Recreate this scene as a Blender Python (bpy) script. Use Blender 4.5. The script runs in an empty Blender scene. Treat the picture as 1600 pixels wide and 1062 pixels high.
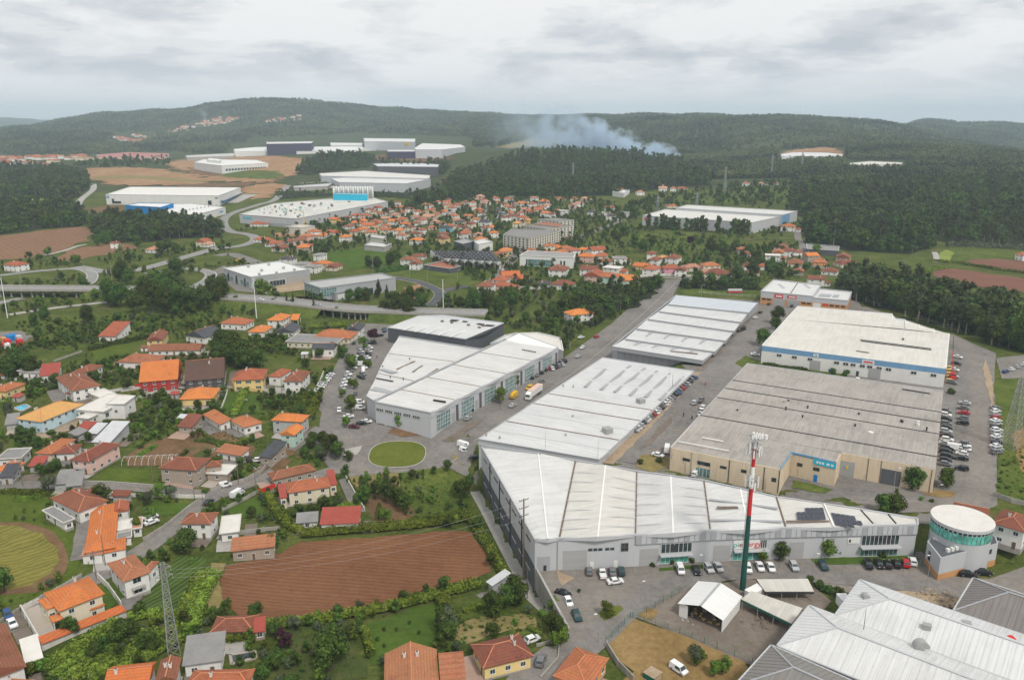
import bpy,math,random
import numpy as np
from mathutils import Vector,Matrix
from mathutils.geometry import delaunay_2d_cdt
random.seed(7); np.random.seed(7)
R = math.radians
SC = bpy.context.scene
COL = SC.collection

# ------------------------------------------------------------------ camera
F,HOR,CH = 1244.0,190.0,120.0            # focal length (photo pixels), horizon row, drone height (m)
PITCH = math.atan((531 - HOR) / F)
CP,SP = math.cos(PITCH),math.sin(PITCH)
cam = bpy.data.objects.new('camera',bpy.data.cameras.new('camera'))
COL.objects.link(cam)
cam.location = (0,0,CH)
cam.rotation_euler = (math.pi / 2 - PITCH,0,0)
cam.data.sensor_width = 36.0
cam.data.lens = F / 1600 * 36
cam.data.clip_start = 1.0
cam.data.clip_end = 60000
SC.camera = cam

# ------------------------------------------------------------------ light, sky, exposure
SUN_EL,SUN_AZ = 52.0,150.0                  # degrees; azimuth measured from +Y clockwise
sun = bpy.data.objects.new('sun',bpy.data.lights.new('sun','SUN'))
COL.objects.link(sun)
sun.data.energy = 2.4
sun.data.angle = R(9)
sun.data.color = (1.0,0.95,0.87)
_sd = Vector((math.sin(R(SUN_AZ)) * math.cos(R(SUN_EL)),math.cos(R(SUN_AZ)) * math.cos(R(SUN_EL)),math.sin(R(SUN_EL))))
sun.rotation_euler = (-_sd).to_track_quat('-Z','Y').to_euler()
sun.location = (0,0,400)

W = bpy.data.worlds.new('World'); SC.world = W; W.use_nodes = True
nt = W.node_tree; nt.nodes.clear()
def wn(t,**k):
 n = nt.nodes.new(t)
 for a,b in k.items(): setattr(n,a,b)
 return n
L = nt.links.new
out = wn('ShaderNodeOutputWorld'); bg = wn('ShaderNodeBackground')
sky = wn('ShaderNodeTexSky',sky_type='NISHITA',sun_disc=False,sun_elevation=R(SUN_EL),sun_rotation=R(SUN_AZ))
sky.air_density = 1.2; sky.dust_density = 2.5
tc = wn('ShaderNodeTexCoord'); sep = wn('ShaderNodeSeparateXYZ'); L(tc.outputs['Generated'],sep.inputs[0])
def wm(op,a,b=None,c=None):
 n = wn('ShaderNodeMath',operation=op)
 for i,v in enumerate((a,b,c)):
  if v is None: continue
  if hasattr(v,'links'): L(v,n.inputs[i])
  else: n.inputs[i].default_value = v
 return n.outputs[0]
zc = wm('ADD',wm('ABSOLUTE',sep.outputs[2]),0.11)
cx = wm('DIVIDE',sep.outputs[0],zc); cy = wm('DIVIDE',sep.outputs[1],zc)
comb = wn('ShaderNodeCombineXYZ'); L(cx,comb.inputs[0]); L(cy,comb.inputs[1])
def cloud(scale,detail,rough,off,dist=0.0):
 mp = wn('ShaderNodeMapping'); mp.inputs['Location'].default_value = off
 L(comb.outputs[0],mp.inputs['Vector'])
 n = wn('ShaderNodeTexNoise'); n.inputs['Scale'].default_value = scale; n.inputs['Detail'].default_value = detail
 n.inputs['Roughness'].default_value = rough; n.inputs['Distortion'].default_value = dist
 L(mp.outputs[0],n.inputs['Vector']); return n.outputs['Fac']
def wramp(fac,stops):
 r = wn('ShaderNodeValToRGB'); e = r.color_ramp.elements
 e[0].position,e[0].color = stops[0][0],(*stops[0][1],1); e[1].position,e[1].color = stops[-1][0],(*stops[-1][1],1)
 for p,c in stops[1:-1]:
  q = e.new(p); q.color = (*c,1)
 r.color_ramp.interpolation = 'EASE'
 L(fac,r.inputs[0]); return r.outputs[0]
n1 = cloud(0.62,8,0.56,(3.1,0.4,0),0.5)
n2 = cloud(2.0,7,0.6,(8.0,2.0,0),0.3)
mpd = wn('ShaderNodeMapping'); mpd.inputs['Scale'].default_value = (6.5,6.5,24.0); mpd.inputs['Location'].default_value = (1.7,0.2,0.35); L(tc.outputs['Generated'],mpd.inputs['Vector'])
n3n = wn('ShaderNodeTexNoise'); n3n.inputs['Scale'].default_value = 1.0; n3n.inputs['Detail'].default_value = 10; n3n.inputs['Roughness'].default_value = 0.56; n3n.inputs['Distortion'].default_value = 0.2; L(mpd.outputs[0],n3n.inputs['Vector'])
mixn = wm('ADD',wm('ADD',wm('MULTIPLY',n1,0.30),wm('MULTIPLY',n2,0.10)),wm('MULTIPLY',n3n.outputs['Fac'],0.60))
ccol = wramp(mixn,[(0.395,(0.50,0.53,0.57)),(0.45,(0.62,0.64,0.665)),(0.49,(0.745,0.75,0.755)),(0.545,(0.84,0.835,0.83))])
thin = wramp(n2,[(0.66,(0,0,0)),(0.80,(0.5,0.5,0.5))])
sk = wn('ShaderNodeMix',data_type='RGBA',blend_type='MULTIPLY'); sk.inputs[0].default_value = 1
L(sky.outputs[0],sk.inputs[6]); sk.inputs[7].default_value = (0.11,0.11,0.11,1)
mx = wn('ShaderNodeMix',data_type='RGBA'); L(thin,mx.inputs[0]); L(ccol,mx.inputs[6]); L(sk.outputs[2],mx.inputs[7])
# bright band where the cloud deck runs out to the horizon
hz = wn('ShaderNodeMapRange'); hz.interpolation_type = 'SMOOTHSTEP'
L(sep.outputs[2],hz.inputs[0]); hz.inputs[1].default_value = 0.0; hz.inputs[2].default_value = 0.085; hz.inputs[3].default_value = 0.75; hz.inputs[4].default_value = 0.0
mh = wn('ShaderNodeMix',data_type='RGBA'); L(hz.outputs[0],mh.inputs[0]); L(mx.outputs[2],mh.inputs[6]); mh.inputs[7].default_value = (0.76,0.775,0.79,1)
L(mh.outputs[2],bg.inputs[0]); bg.inputs[1].default_value = 1.0
L(bg.outputs[0],out.inputs[0])

SC.view_settings.view_transform = 'Standard'; SC.view_settings.look = 'None'
SC.view_settings.exposure = 0.15; SC.view_settings.gamma = 1.0
SC.render.engine = 'CYCLES'
cy_ = SC.cycles
cy_.use_denoising = True; cy_.max_bounces = 4; cy_.diffuse_bounces = 2; cy_.glossy_bounces = 2
cy_.transmission_bounces = 2; cy_.volume_bounces = 2; cy_.transparent_max_bounces = 8
cy_.use_adaptive_sampling = True; cy_.adaptive_threshold = 0.02
cy_.sample_clamp_indirect = 4.0
cy_.caustics_reflective = False; cy_.caustics_refractive = False

# ------------------------------------------------------------------ terrain function
def _slope(py):
 yy = -(py - 531) / F
 return (-SP + yy * CP) / (CP + yy * SP)
# rows of (forward distance, {picture column: row where that strip of land shows})
_RINGS = [
(1150,[(0,324),(700,324),(1250,316),(1600,308)]),
(1500,[(0,288),(300,286),(420,282),(520,284),(700,288),(800,288),(1000,284),(1250,276),(1600,268)]),
(2000,[(0,252),(150,250),(320,256),(420,248),(560,243),(700,240),(760,238),(850,230),(960,238),(1050,254),(1150,256),(1300,240),(1450,236),(1600,246)]),
(2700,[(0,246),(200,240),(400,236),(600,232),(760,228),(830,216),(900,222),(1000,226),(1150,222),(1250,212),(1400,218),(1600,240)]),
(3500,[(0,208),(120,208),(190,218),(215,224),(300,216),(420,204),(520,210),(620,206),(760,204),(900,202),(1000,190),(1100,184),(1200,184),(1270,186),(1340,196),(1420,206),(1500,224),(1600,246)]),
(5000,[(0,206),(90,194),(120,188),(200,178),(270,172),(330,164),(390,158),(455,160),(480,163),(530,163),(600,172),(660,179),(760,183),(850,182),(1000,184),(1100,188),(1380,212),(1425,196),(1440,192),(1520,195),(1600,197)]),
(7500,[(0,205),(800,205),(1600,208)]),
(11000,[(0,185),(45,184),(80,190),(110,186),(150,196),(200,200),(1600,200)]),
(16000,[(0,192),(90,188),(200,194),(1600,196)]),
]
_PXS = np.arange(-400,2001,8.0)
def _smooth(a,n=3):
 k = np.exp(-0.5 * (np.arange(-2 * n,2 * n + 1) / n) ** 2); k /= k.sum()
 return np.convolve(np.pad(a,2 * n,mode='edge'),k,mode='valid')
_RY = [0.0,780.0] + [r[0] for r in _RINGS]
_RZ = [np.zeros_like(_PXS),np.zeros_like(_PXS)]
for _y,_st in _RINGS:
 _p = np.interp(_PXS,[s[0] for s in _st],[s[1] for s in _st])
 _p = _smooth(_p,2)
 _RZ.append(CH + _y * np.array([_slope(v) for v in _p]))
_RY = np.array(_RY); _RZ = np.array(_RZ)
def T(x,y):
 x = np.asarray(x,float); y = np.asarray(y,float)
 yy = np.clip(y,1,15999)
 px = np.clip(800 + F * x / (CP * yy + 31.7),-399,1999)
 k = np.clip(np.searchsorted(_RY,yy,side='right') - 1,0,len(_RY) - 2)
 a = (yy - _RY[k]) / (_RY[k + 1] - _RY[k])
 a = 0.45 * a + 0.55 * a * a * (3 - 2 * a)
 ci = (px + 400) / 8.0; c0 = np.clip(ci.astype(int),0,len(_PXS) - 2); cf = ci - c0
 z0 = _RZ[k,c0] * (1 - cf) + _RZ[k,c0 + 1] * cf
 z1 = _RZ[k + 1,c0] * (1 - cf) + _RZ[k + 1,c0 + 1] * cf
 z = z0 * (1 - a) + z1 * a
 am = np.clip((yy - 2300) / 1500,0,1)
 z = z + am * (7 * np.sin(x / 170 + y / 310) + 5 * np.sin(x / 83 - y / 140 + 1.3) + 3.5 * np.sin(x / 47 + y / 71 + 2.1) + 7 * np.sin(x / 410 - y / 230))
 # the lower terrace west of the long grey hall and its retaining wall
 s = lambda v,a0,a1: (lambda q: q * q * (3 - 2 * q))(np.clip((v - a0) / (a1 - a0),0,1))
 t = -( (x - 6.4) * 0.963 + (y - 196.4) * 0.2695 )        # metres west of the wall line
 w = s(t,-4.5,-0.6) * (1 - s(-x,60,150)) * s(y,164,192) * (1 - s(y,262,312))
 # the upper terrace the eastern halls stand on
 e = (x - 9) * 0.88 - (y - 262) * 0.475; n = (x + 10.9) * 0.382 + (y - 259) * 0.925
 up = s(e,0,14) * s(n,1,15) * (1 - s(y,400,560)) * (1 - s(x,215,330))
 return z - 6.5 * w + 5.5 * up
def Tz(x,y): return float(T(x,y))
_TS = np.concatenate([np.linspace(60,900,320),np.geomspace(905,16000,500)])
def ray(px,py):
 x = (px - 800) / F; yy = -(py - 531) / F
 return np.array([x,CP + yy * SP,-SP + yy * CP])
def at(px,py,h=0.0,z=None):
 """the world point on the ground (or h metres over it, or on level z) that the photo shows at this pixel"""
 d = ray(px,py)
 if z is not None:
  t = (z - CH) / d[2]; return Vector((d[0] * t,d[1] * t,z))
 t = _TS
 g = CH + t * d[2] - T(t * d[0],t * d[1]) - h
 i = np.argmax(g < 0)
 if g[i] >= 0: i = len(t) - 1
 i = max(i,1)
 a = g[i - 1] / (g[i - 1] - g[i]) if g[i - 1] != g[i] else 0
 tt = t[i - 1] + a * (t[i] - t[i - 1])
 return Vector((d[0] * tt,d[1] * tt,CH + d[2] * tt))
def pix(p):
 zc_ = p[1] * CP + (CH - p[2]) * SP
 return 800 + F * p[0] / zc_,531 - F * ((p[2] - CH) * CP + p[1] * SP) / zc_

# ------------------------------------------------------------------ object helpers
def tag(o,label=None,cat=None,group=None,kind=None):
 if label: o['label'] = label
 if cat: o['category'] = cat
 if group: o['group'] = group
 if kind: o['kind'] = kind
 return o
def empty(name,loc,rz=0.0,label=None,cat=None,group=None):
 o = bpy.data.objects.new(name,None); COL.objects.link(o)
 o.location = loc; o.rotation_euler = (0,0,rz); o.empty_display_size = 0.5
 return tag(o,label,cat,group)
class MB:
 def __init__(s): s.v = []; s.f = []; s.m = []
 def add(s,vs,fs,mi=0):
  b = len(s.v); s.v += [tuple(v) for v in vs]; s.f += [tuple(b + i for i in f) for f in fs]; s.m += [mi] * len(fs); return s
 def box(s,c,sz,rz=0.0,mi=0,taper=1.0):
  x,y,z = sz[0] / 2,sz[1] / 2,sz[2]
  ca,sa = math.cos(rz),math.sin(rz); vs = []
  for k,zz in ((1,0),(taper,z)):
   for dx,dy in ((-x,-y),(x,-y),(x,y),(-x,y)):
    dx *= k; dy *= k
    vs.append((c[0] + dx * ca - dy * sa,c[1] + dx * sa + dy * ca,c[2] + zz))
  return s.add(vs,[(0,3,2,1),(4,5,6,7),(0,1,5,4),(1,2,6,5),(2,3,7,6),(3,0,4,7)],mi)
 def prism(s,poly,z0,z1,mi=0,top=True,bottom=True):
  n = len(poly)
  g = lambda z,i: z[i] if isinstance(z,(list,tuple)) else z
  vs = [(p[0],p[1],g(z0,i)) for i,p in enumerate(poly)] + [(p[0],p[1],g(z1,i)) for i,p in enumerate(poly)]
  fs = [(i,(i + 1) % n,n + (i + 1) % n,n + i) for i in range(n)]
  if top: fs.append(tuple(range(n,2 * n)))
  if bottom: fs.append(tuple(range(n - 1,-1,-1)))
  return s.add(vs,fs,mi)
 def beam(s,a,b,r,mi=0,n=4,r2=None):
  a,b = Vector(a),Vector(b); d = (b - a)
  if d.length < 1e-6: return s
  q = d.normalized().to_track_quat('Z','Y'); r2 = r if r2 is None else r2; vs = []
  for p,rr in ((a,r),(b,r2)):
   for i in range(n):
    an = 2 * math.pi * (i + 0.5) / n
    vs.append(p + q @ Vector((math.cos(an) * rr,math.sin(an) * rr,0)))
  return s.add(vs,[(i,(i + 1) % n,n + (i + 1) % n,n + i) for i in range(n)] + [tuple(range(n - 1,-1,-1)),tuple(range(n,2 * n))],mi)
 def lathe(s,c,prof,n=16,mi=0,cap=True):
  vs = [(c[0] + r * math.cos(2 * math.pi * i / n),c[1] + r * math.sin(2 * math.pi * i / n),c[2] + z) for r,z in prof for i in range(n)]
  fs = [(k * n + i,k * n + (i + 1) % n,(k + 1) * n + (i + 1) % n,(k + 1) * n + i) for k in range(len(prof) - 1) for i in range(n)]
  if cap: fs += [tuple(range(n - 1,-1,-1)),tuple((len(prof) - 1) * n + i for i in range(n))]
  return s.add(vs,fs,mi)
 def strip(s,a,b,w,h,mi=0):
  """a low bar lying along a-b (3-D points at its foot)"""
  a,b = Vector(a),Vector(b); d = b - a; n_ = Vector((-d.y,d.x,0))
  if n_.length < 1e-6: return s
  n_ = n_.normalized() * (w / 2); up = Vector((0,0,h))
  vs = [a - n_,b - n_,b + n_,a + n_]; vs = vs + [v + up for v in vs]
  return s.add(vs,[(0,3,2,1),(4,5,6,7),(0,1,5,4),(1,2,6,5),(2,3,7,6),(3,0,4,7)],mi)
 def mesh(s,name,mats):
  m = bpy.data.meshes.new(name)
  m.from_pydata(s.v,[],s.f)
  mats = mats if isinstance(mats,(list,tuple)) else [mats]
  for x in mats: m.materials.append(x)
  if len(mats) > 1: m.polygons.foreach_set('material_index',s.m)
  m.update(); return m
 def build(s,name,mats,parent=None,loc=None,rz=None,smooth=False):
  m = s.mesh(name,mats)
  if smooth: m.polygons.foreach_set('use_smooth',[True] * len(m.polygons))
  return place(name,m,parent,loc,rz)
def place(name,mesh,parent=None,loc=None,rz=None,scale=None):
 o = bpy.data.objects.new(name,mesh); COL.objects.link(o)
 if parent: o.parent = parent
 if loc is not None: o.location = loc
 if rz is not None: o.rotation_euler = (0,0,rz)
 if scale is not None: o.scale = scale if hasattr(scale,'__len__') else (scale,) * 3
 return o
ORD = ['zeroth','first','second','third','fourth','fifth','sixth','seventh','eighth','ninth','tenth','eleventh','twelfth','thirteenth','fourteenth','fifteenth','sixteenth','seventeenth','eighteenth','nineteenth','twentieth']
def ordn(n):
 if n <= 20: return ORD[n]
 t = {1: 'st',2: 'nd',3: 'rd'}.get(n % 10 if n % 100 not in (11,12,13) else 0,'th')
 return f'{n}{t}'
LAND = []                      # (name, x, y): landmarks that labels may refer to
def landmark(n,px,py): p = at(px,py); LAND.append((n,p.x,p.y))
AUTO = []                      # (object, description, x, y): labelled at the end by closeness to a landmark
def auto(o,desc,x,y,only=None): AUTO.append((o,desc,x,y,only))
# ------------------------------------------------------------------ materials
class NT:
 def __init__(s,name):
  s.m = bpy.data.materials.new(name); s.m.use_nodes = True; s.t = s.m.node_tree
  s.b = s.t.nodes['Principled BSDF']; s.b.inputs['Specular IOR Level'].default_value = 0.12
 def n(s,t,**k):
  x = s.t.nodes.new(t)
  for a,b in k.items(): setattr(x,a,b)
  return x
 def l(s,a,b): s.t.links.new(a,b)
 def pos(s,obj=False):
  if obj: return s.n('ShaderNodeTexCoord').outputs['Object']
  return s.n('ShaderNodeNewGeometry').outputs['Position']
 def noise(s,vec,scale,detail=4,rough=0.55,sv=None):
  if sv is not None:
   mp = s.n('ShaderNodeMapping'); mp.inputs['Scale'].default_value = sv; s.l(vec,mp.inputs[0]); vec = mp.outputs[0]
  x = s.n('ShaderNodeTexNoise'); x.inputs['Scale'].default_value = scale; x.inputs['Detail'].default_value = detail
  x.inputs['Roughness'].default_value = rough; s.l(vec,x.inputs['Vector']); return x.outputs['Fac']
 def ramp(s,fac,stops):
  r = s.n('ShaderNodeValToRGB'); e = r.color_ramp.elements
  c4 = lambda c: (*c,1) if len(c) == 3 else c
  e[0].position,e[0].color = stops[0][0],c4(stops[0][1]); e[1].position,e[1].color = stops[-1][0],c4(stops[-1][1])
  for p,c in stops[1:-1]:
   q = e.new(p); q.color = c4(c)
  s.l(fac,r.inputs[0]); return r.outputs[0]
 def mix(s,fac,a,b,bt='MIX'):
  x = s.n('ShaderNodeMix',data_type='RGBA',blend_type=bt)
  for v,i in ((fac,0),(a,6),(b,7)):
   if hasattr(v,'links'): s.l(v,x.inputs[i])
   else: x.inputs[i].default_value = v if i == 0 else (*v,1)
  return x.outputs[2]
 def math(s,op,a,b=None):
  x = s.n('ShaderNodeMath',operation=op)
  for i,v in enumerate((a,b)):
   if v is None: continue
   if hasattr(v,'links'): s.l(v,x.inputs[i])
   else: x.inputs[i].default_value = v
  return x.outputs[0]
 def axis(s,vec,ax):
  d = s.n('ShaderNodeVectorMath',operation='DOT_PRODUCT'); s.l(vec,d.inputs[0]); d.inputs[1].default_value = (*ax,0)[:3]
  return d.outputs['Value']
 def bump(s,h,st,dist=0.1):
  x = s.n('ShaderNodeBump'); x.inputs['Strength'].default_value = st; x.inputs['Distance'].default_value = dist
  s.l(h,x.inputs['Height']); s.l(x.outputs[0],s.b.inputs['Normal'])
 def done(s,col=None,rough=0.8,metal=0.0):
  if col is not None:
   if hasattr(col,'links'): s.l(col,s.b.inputs['Base Color'])
   else: s.b.inputs['Base Color'].default_value = (*col,1)
  if hasattr(rough,'links'): s.l(rough,s.b.inputs['Roughness'])
  else: s.b.inputs['Roughness'].default_value = rough
  s.b.inputs['Metallic'].default_value = metal
  return s.m
_MC = {}
def sh(c,k): return tuple(min(1,v * k) for v in c)
def plain(name,col,var=0.18,scale=0.35,rough=0.75,metal=0.0,streak=False,dirt=None):
 if name in _MC: return _MC[name]
 t = NT(name); p = t.pos()
 a = t.noise(p,scale,5,0.6,(1,1,0.18) if streak else None)
 b = t.noise(p,scale * 9,3,0.6,(1,1,0.12) if streak else None)
 f = t.math('ADD',t.math('MULTIPLY',a,0.6),t.math('MULTIPLY',b,0.4))
 stops = [(0.3,sh(col,1 - var)),(0.5,col),(0.7,sh(col,1 + var * 0.6))]
 c = t.ramp(f,stops)
 if dirt:
  d = t.ramp(t.noise(p,scale * 3.1,6,0.65,(1,1,0.1) if streak else None),[(0.56,(0,0,0)),(0.72,(0.75,0.75,0.75))])
  c = t.mix(d,c,dirt)
 _MC[name] = t.done(c,rough,metal); return _MC[name]
def tiles(name,col,weather=0.25):
 """clay roof: courses step down the slope, pans weathered one by one"""
 t = NT(name); p = t.pos(); o = t.n('ShaderNodeObjectInfo')
 big = t.noise(p,0.22,5,0.6); small = t.noise(p,1.6,4,0.7)
 v = t.n('ShaderNodeTexVoronoi'); v.inputs['Scale'].default_value = 2.6; t.l(p,v.inputs['Vector'])
 f = t.math('ADD',t.math('MULTIPLY',big,0.5),t.math('MULTIPLY',small,0.5))
 c = t.ramp(f,[(0.30,sh(col,1 - weather * 1.7)),(0.48,col),(0.66,sh(col,1 + weather * 0.5))])
 c = t.mix(0.22,c,t.mix(1.0,c,v.outputs['Color'],'MULTIPLY'))
 hs = t.n('ShaderNodeHueSaturation'); t.l(c,hs.inputs['Color'])
 t.l(t.math('ADD',t.math('MULTIPLY',o.outputs['Random'],0.24),0.87),hs.inputs['Value'])
 t.l(t.math('ADD',t.math('MULTIPLY',o.outputs['Random'],0.016),0.492),hs.inputs['Hue'])
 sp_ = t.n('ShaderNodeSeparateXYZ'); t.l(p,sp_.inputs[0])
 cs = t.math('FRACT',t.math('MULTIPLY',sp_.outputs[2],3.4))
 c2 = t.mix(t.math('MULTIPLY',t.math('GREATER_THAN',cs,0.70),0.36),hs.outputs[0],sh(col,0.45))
 t.bump(cs,0.5,0.06)
 return t.done(c2,0.78)
def sheet(name,col,ax,pitch=1.0,var=0.06,dirt=0.0,rough=0.5,dirtcol=(0.25,0.22,0.18),fall=None):
 """profiled metal or fibre sheet: ribs run across axis ax"""
 t = NT(name); p = t.pos()
 d = t.math('FRACT',t.math('DIVIDE',t.axis(p,ax),pitch))
 fall = fall or (-ax[1],ax[0])
 big = t.noise(p,0.05,5,0.6); st = t.n('ShaderNodeCombineXYZ')
 t.l(t.math('MULTIPLY',t.axis(p,ax),1.3),st.inputs[0]); t.l(t.math('MULTIPLY',t.axis(p,fall),0.10),st.inputs[1])
 streak = t.noise(st.outputs[0],1.0,5,0.65)
 cell = t.n('ShaderNodeTexWhiteNoise'); cell.noise_dimensions = '2D'
 cc = t.n('ShaderNodeCombineXYZ'); t.l(t.math('FLOOR',t.math('DIVIDE',t.axis(p,ax),pitch)),cc.inputs[0]); t.l(t.math('FLOOR',t.math('DIVIDE',t.axis(p,fall),9.0)),cc.inputs[1])
 t.l(cc.outputs[0],cell.inputs['Vector'])
 f = t.math('ADD',t.math('ADD',t.math('MULTIPLY',big,0.4),t.math('MULTIPLY',streak,0.45)),t.math('MULTIPLY',cell.outputs['Value'],0.15))
 c = t.ramp(f,[(0.30,sh(col,1 - var * 2.2)),(0.5,col),(0.68,sh(col,1 + var))])
 if dirt:
  dm = t.ramp(t.math('ADD',t.math('MULTIPLY',streak,0.6),t.math('MULTIPLY',t.noise(p,0.12,6,0.7),0.4)),[(0.46,(0,0,0)),(0.64,(dirt,dirt,dirt))])
  c = t.mix(dm,c,dirtcol)
 rib = t.math('LESS_THAN',d,0.16)
 c = t.mix(t.math('MULTIPLY',rib,0.22),c,sh(col,0.62))
 t.bump(t.math('PINGPONG',d,0.5),0.35,0.08)
 return t.done(c,rough)
def ground(name,cols,scale=0.05,fine=1.2,rough=0.95,bump=0.25,spots=None):
 """patchy natural ground: cols dark -> light, clump noise at two sizes"""
 t = NT(name); t.b.inputs['Specular IOR Level'].default_value = 0.02; p = t.pos()
 a = t.noise(p,scale,6,0.62); b = t.noise(p,fine,5,0.7); m = t.noise(p,scale * 6,4,0.6)
 f = t.math('ADD',t.math('ADD',t.math('MULTIPLY',a,0.40),t.math('MULTIPLY',m,0.27)),t.math('MULTIPLY',b,0.33))
 n_ = len(cols); c = t.ramp(f,[(0.34 + 0.32 * i / (n_ - 1),cc) for i,cc in enumerate(cols)])
 if spots:
  d = t.ramp(t.noise(p,spots[1],5,0.6),[(spots[2],(0,0,0)),(spots[2] + 0.09,(0.85,0.85,0.85))])
  c = t.mix(d,c,spots[0])
 t.bump(t.math('ADD',b,m),bump,0.4)
 return t.done(c,rough)
def furrow(name,c1,c2,ax,pitch,depth=0.5,warp=0.6,amt=0.75,ring=None,wide=.10):
 t = NT(name); p = t.pos()
 w = t.noise(p,0.06,3); a = t.noise(p,0.035,5,0.6); b = t.noise(p,1.5,5,0.7); cN = t.noise(p,0.35,5,0.65)
 base = t.axis(p,ax)
 if ring:
  ds = t.n('ShaderNodeVectorMath',operation='DISTANCE'); t.l(p,ds.inputs[0]); ds.inputs[1].default_value = ring; base = ds.outputs['Value']
 q = t.math('ADD',base,t.math('MULTIPLY',w,warp * 4))
 d = t.math('PINGPONG',t.math('DIVIDE',q,pitch),1.0)
 d2 = t.math('PINGPONG',t.math('DIVIDE',q,pitch * 3.7),1.0)
 f = t.math('ADD',t.math('ADD',t.math('MULTIPLY',d,0.26 * amt),t.math('MULTIPLY',d2,wide * amt)),t.math('ADD',t.math('MULTIPLY',a,0.28),t.math('ADD',t.math('MULTIPLY',cN,0.22),t.math('MULTIPLY',b,0.26))))
 c = t.ramp(f,[(0.34,c1),(0.72,c2)])
 t.bump(t.math('ADD',d,b),depth,0.25)
 return t.done(c,0.95)
def leafmat(name,dark,light,hue=0.03,patch=0.4):
 t = NT(name); g = t.n('ShaderNodeNewGeometry'); o = t.n('ShaderNodeObjectInfo')
 r = g.outputs['Random Per Island']; big = t.noise(g.outputs['Position'],0.45,3,0.6)
 f = t.math('ADD',t.math('MULTIPLY',r,0.5),t.math('ADD',t.math('MULTIPLY',big,0.3),t.math('MULTIPLY',t.math('SUBTRACT',t.noise(g.outputs['Position'],0.011 if patch < .5 else .006,5,0.65),.5),patch))); f = t.math('ADD',f,.2)
 c = t.ramp(f,[(0.34,dark),(0.60,tuple((a + b) / 2 for a,b in zip(dark,light))),(0.88,light)])
 hs = t.n('ShaderNodeHueSaturation'); t.l(c,hs.inputs['Color'])
 t.l(t.math('ADD',t.math('MULTIPLY',o.outputs['Random'],2 * hue),0.5 - hue),hs.inputs['Hue'])
 t.l(t.math('ADD',t.math('MULTIPLY',o.outputs['Random'],0.75),0.65),hs.inputs['Value'])
 t.b.inputs['Specular IOR Level'].default_value = 0.04
 return t.done(hs.outputs[0],0.75)
def glass(name,col=(0.03,0.045,0.05),rough=0.12):
 t = NT(name); t.b.inputs['Specular IOR Level'].default_value = 0.55; p = t.pos()
 return t.done(t.ramp(t.noise(p,0.6,3),[(0.35,sh(col,0.6)),(0.65,sh(col,1.5))]),rough)
def paint(name,col,rough=0.3,coat=0.4):
 t = NT(name); t.b.inputs['Coat Weight'].default_value = coat; t.b.inputs['Coat Roughness'].default_value = 0.1
 p = t.pos(); return t.done(t.ramp(t.noise(p,0.8,3),[(0.3,sh(col,0.9)),(0.7,sh(col,1.06))]),rough)

M = {}
# ground covers
M['ground'] = ground('meadow_ground',[(0.026,0.039,0.010),(0.056,0.078,0.018),(0.100,0.118,0.030),(0.17,0.155,0.06)],0.05,0.8,bump=0.6,spots=((0.15,0.11,0.065),0.045,0.60))
M['rough'] = ground('rough_grass',[(0.030,0.047,0.011),(0.062,0.090,0.019),(0.108,0.134,0.031),(0.165,0.172,0.058)],0.045,0.7,bump=0.5)
M['lawn'] = ground('mown_lawn',[(0.042,0.076,0.014),(0.066,0.110,0.020),(0.095,0.145,0.030)],0.10,1.4,bump=.4)
M['lawn2'] = ground('olive_lawn',[(0.045,0.066,0.013),(0.078,0.112,0.019),(0.122,0.152,0.036)],0.09,1.0,bump=.4)  # yellower, olive-toned grass for verges, paddock and walled lawn
M['roundabout'] = ground('roundabout_grass',[(0.075,0.098,0.018),(0.112,0.132,0.026),(0.165,0.165,0.048)],0.05,1.0)
M['dry'] = ground('dry_grass',[(0.15,0.098,0.040),(0.24,0.160,0.068),(0.34,0.235,0.11)],0.09,1.1,spots=((0.10,0.10,0.035),0.10,0.60))
M['straw'] = ground('pale_straw_grass',[(0.13,0.12,0.045),(0.22,0.18,0.075),(0.32,0.25,0.12)],0.08,1.2)
M['earth'] = ground('bare_earth',[(0.10,0.06,0.032),(0.16,0.098,0.055),(0.23,0.15,0.09)],0.06,1.0,spots=((0.07,0.085,0.03),0.08,0.60))
M['farearth'] = ground('graded_earth',[(0.20,0.115,0.058),(0.31,0.185,0.10),(0.42,0.28,0.17)],0.012,0.12,spots=((0.12,0.12,0.05),0.012,0.60))
M['sand'] = ground('sandy_yard',[(0.24,0.17,0.11),(0.34,0.26,0.18),(0.42,0.34,0.25)],0.09,1.0)
M['garden'] = ground('garden_plot',[(0.035,0.05,0.016),(0.065,0.085,0.026),(0.10,0.105,0.04)],0.14,1.4,spots=((0.13,0.09,0.055),0.12,0.56))
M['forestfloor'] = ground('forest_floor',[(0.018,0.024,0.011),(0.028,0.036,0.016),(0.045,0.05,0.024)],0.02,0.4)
M['scrub'] = ground('hillside_scrub',[(0.03,0.045,0.018),(0.055,0.07,0.028),(0.085,0.095,0.04)],0.012,0.12,spots=((0.14,0.12,0.06),0.008,0.64))
M['concrete'] = plain('pale_concrete',(0.36,0.345,0.32),0.2,0.25,0.9,dirt=(0.2,0.185,0.165))
M['paving'] = plain('beige_paving',(0.40,0.35,0.30),0.12,0.5,0.85)
M['brickpaving'] = plain('dusty_rose_paving',(0.36,0.25,0.20),0.12,0.5,0.85)
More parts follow.
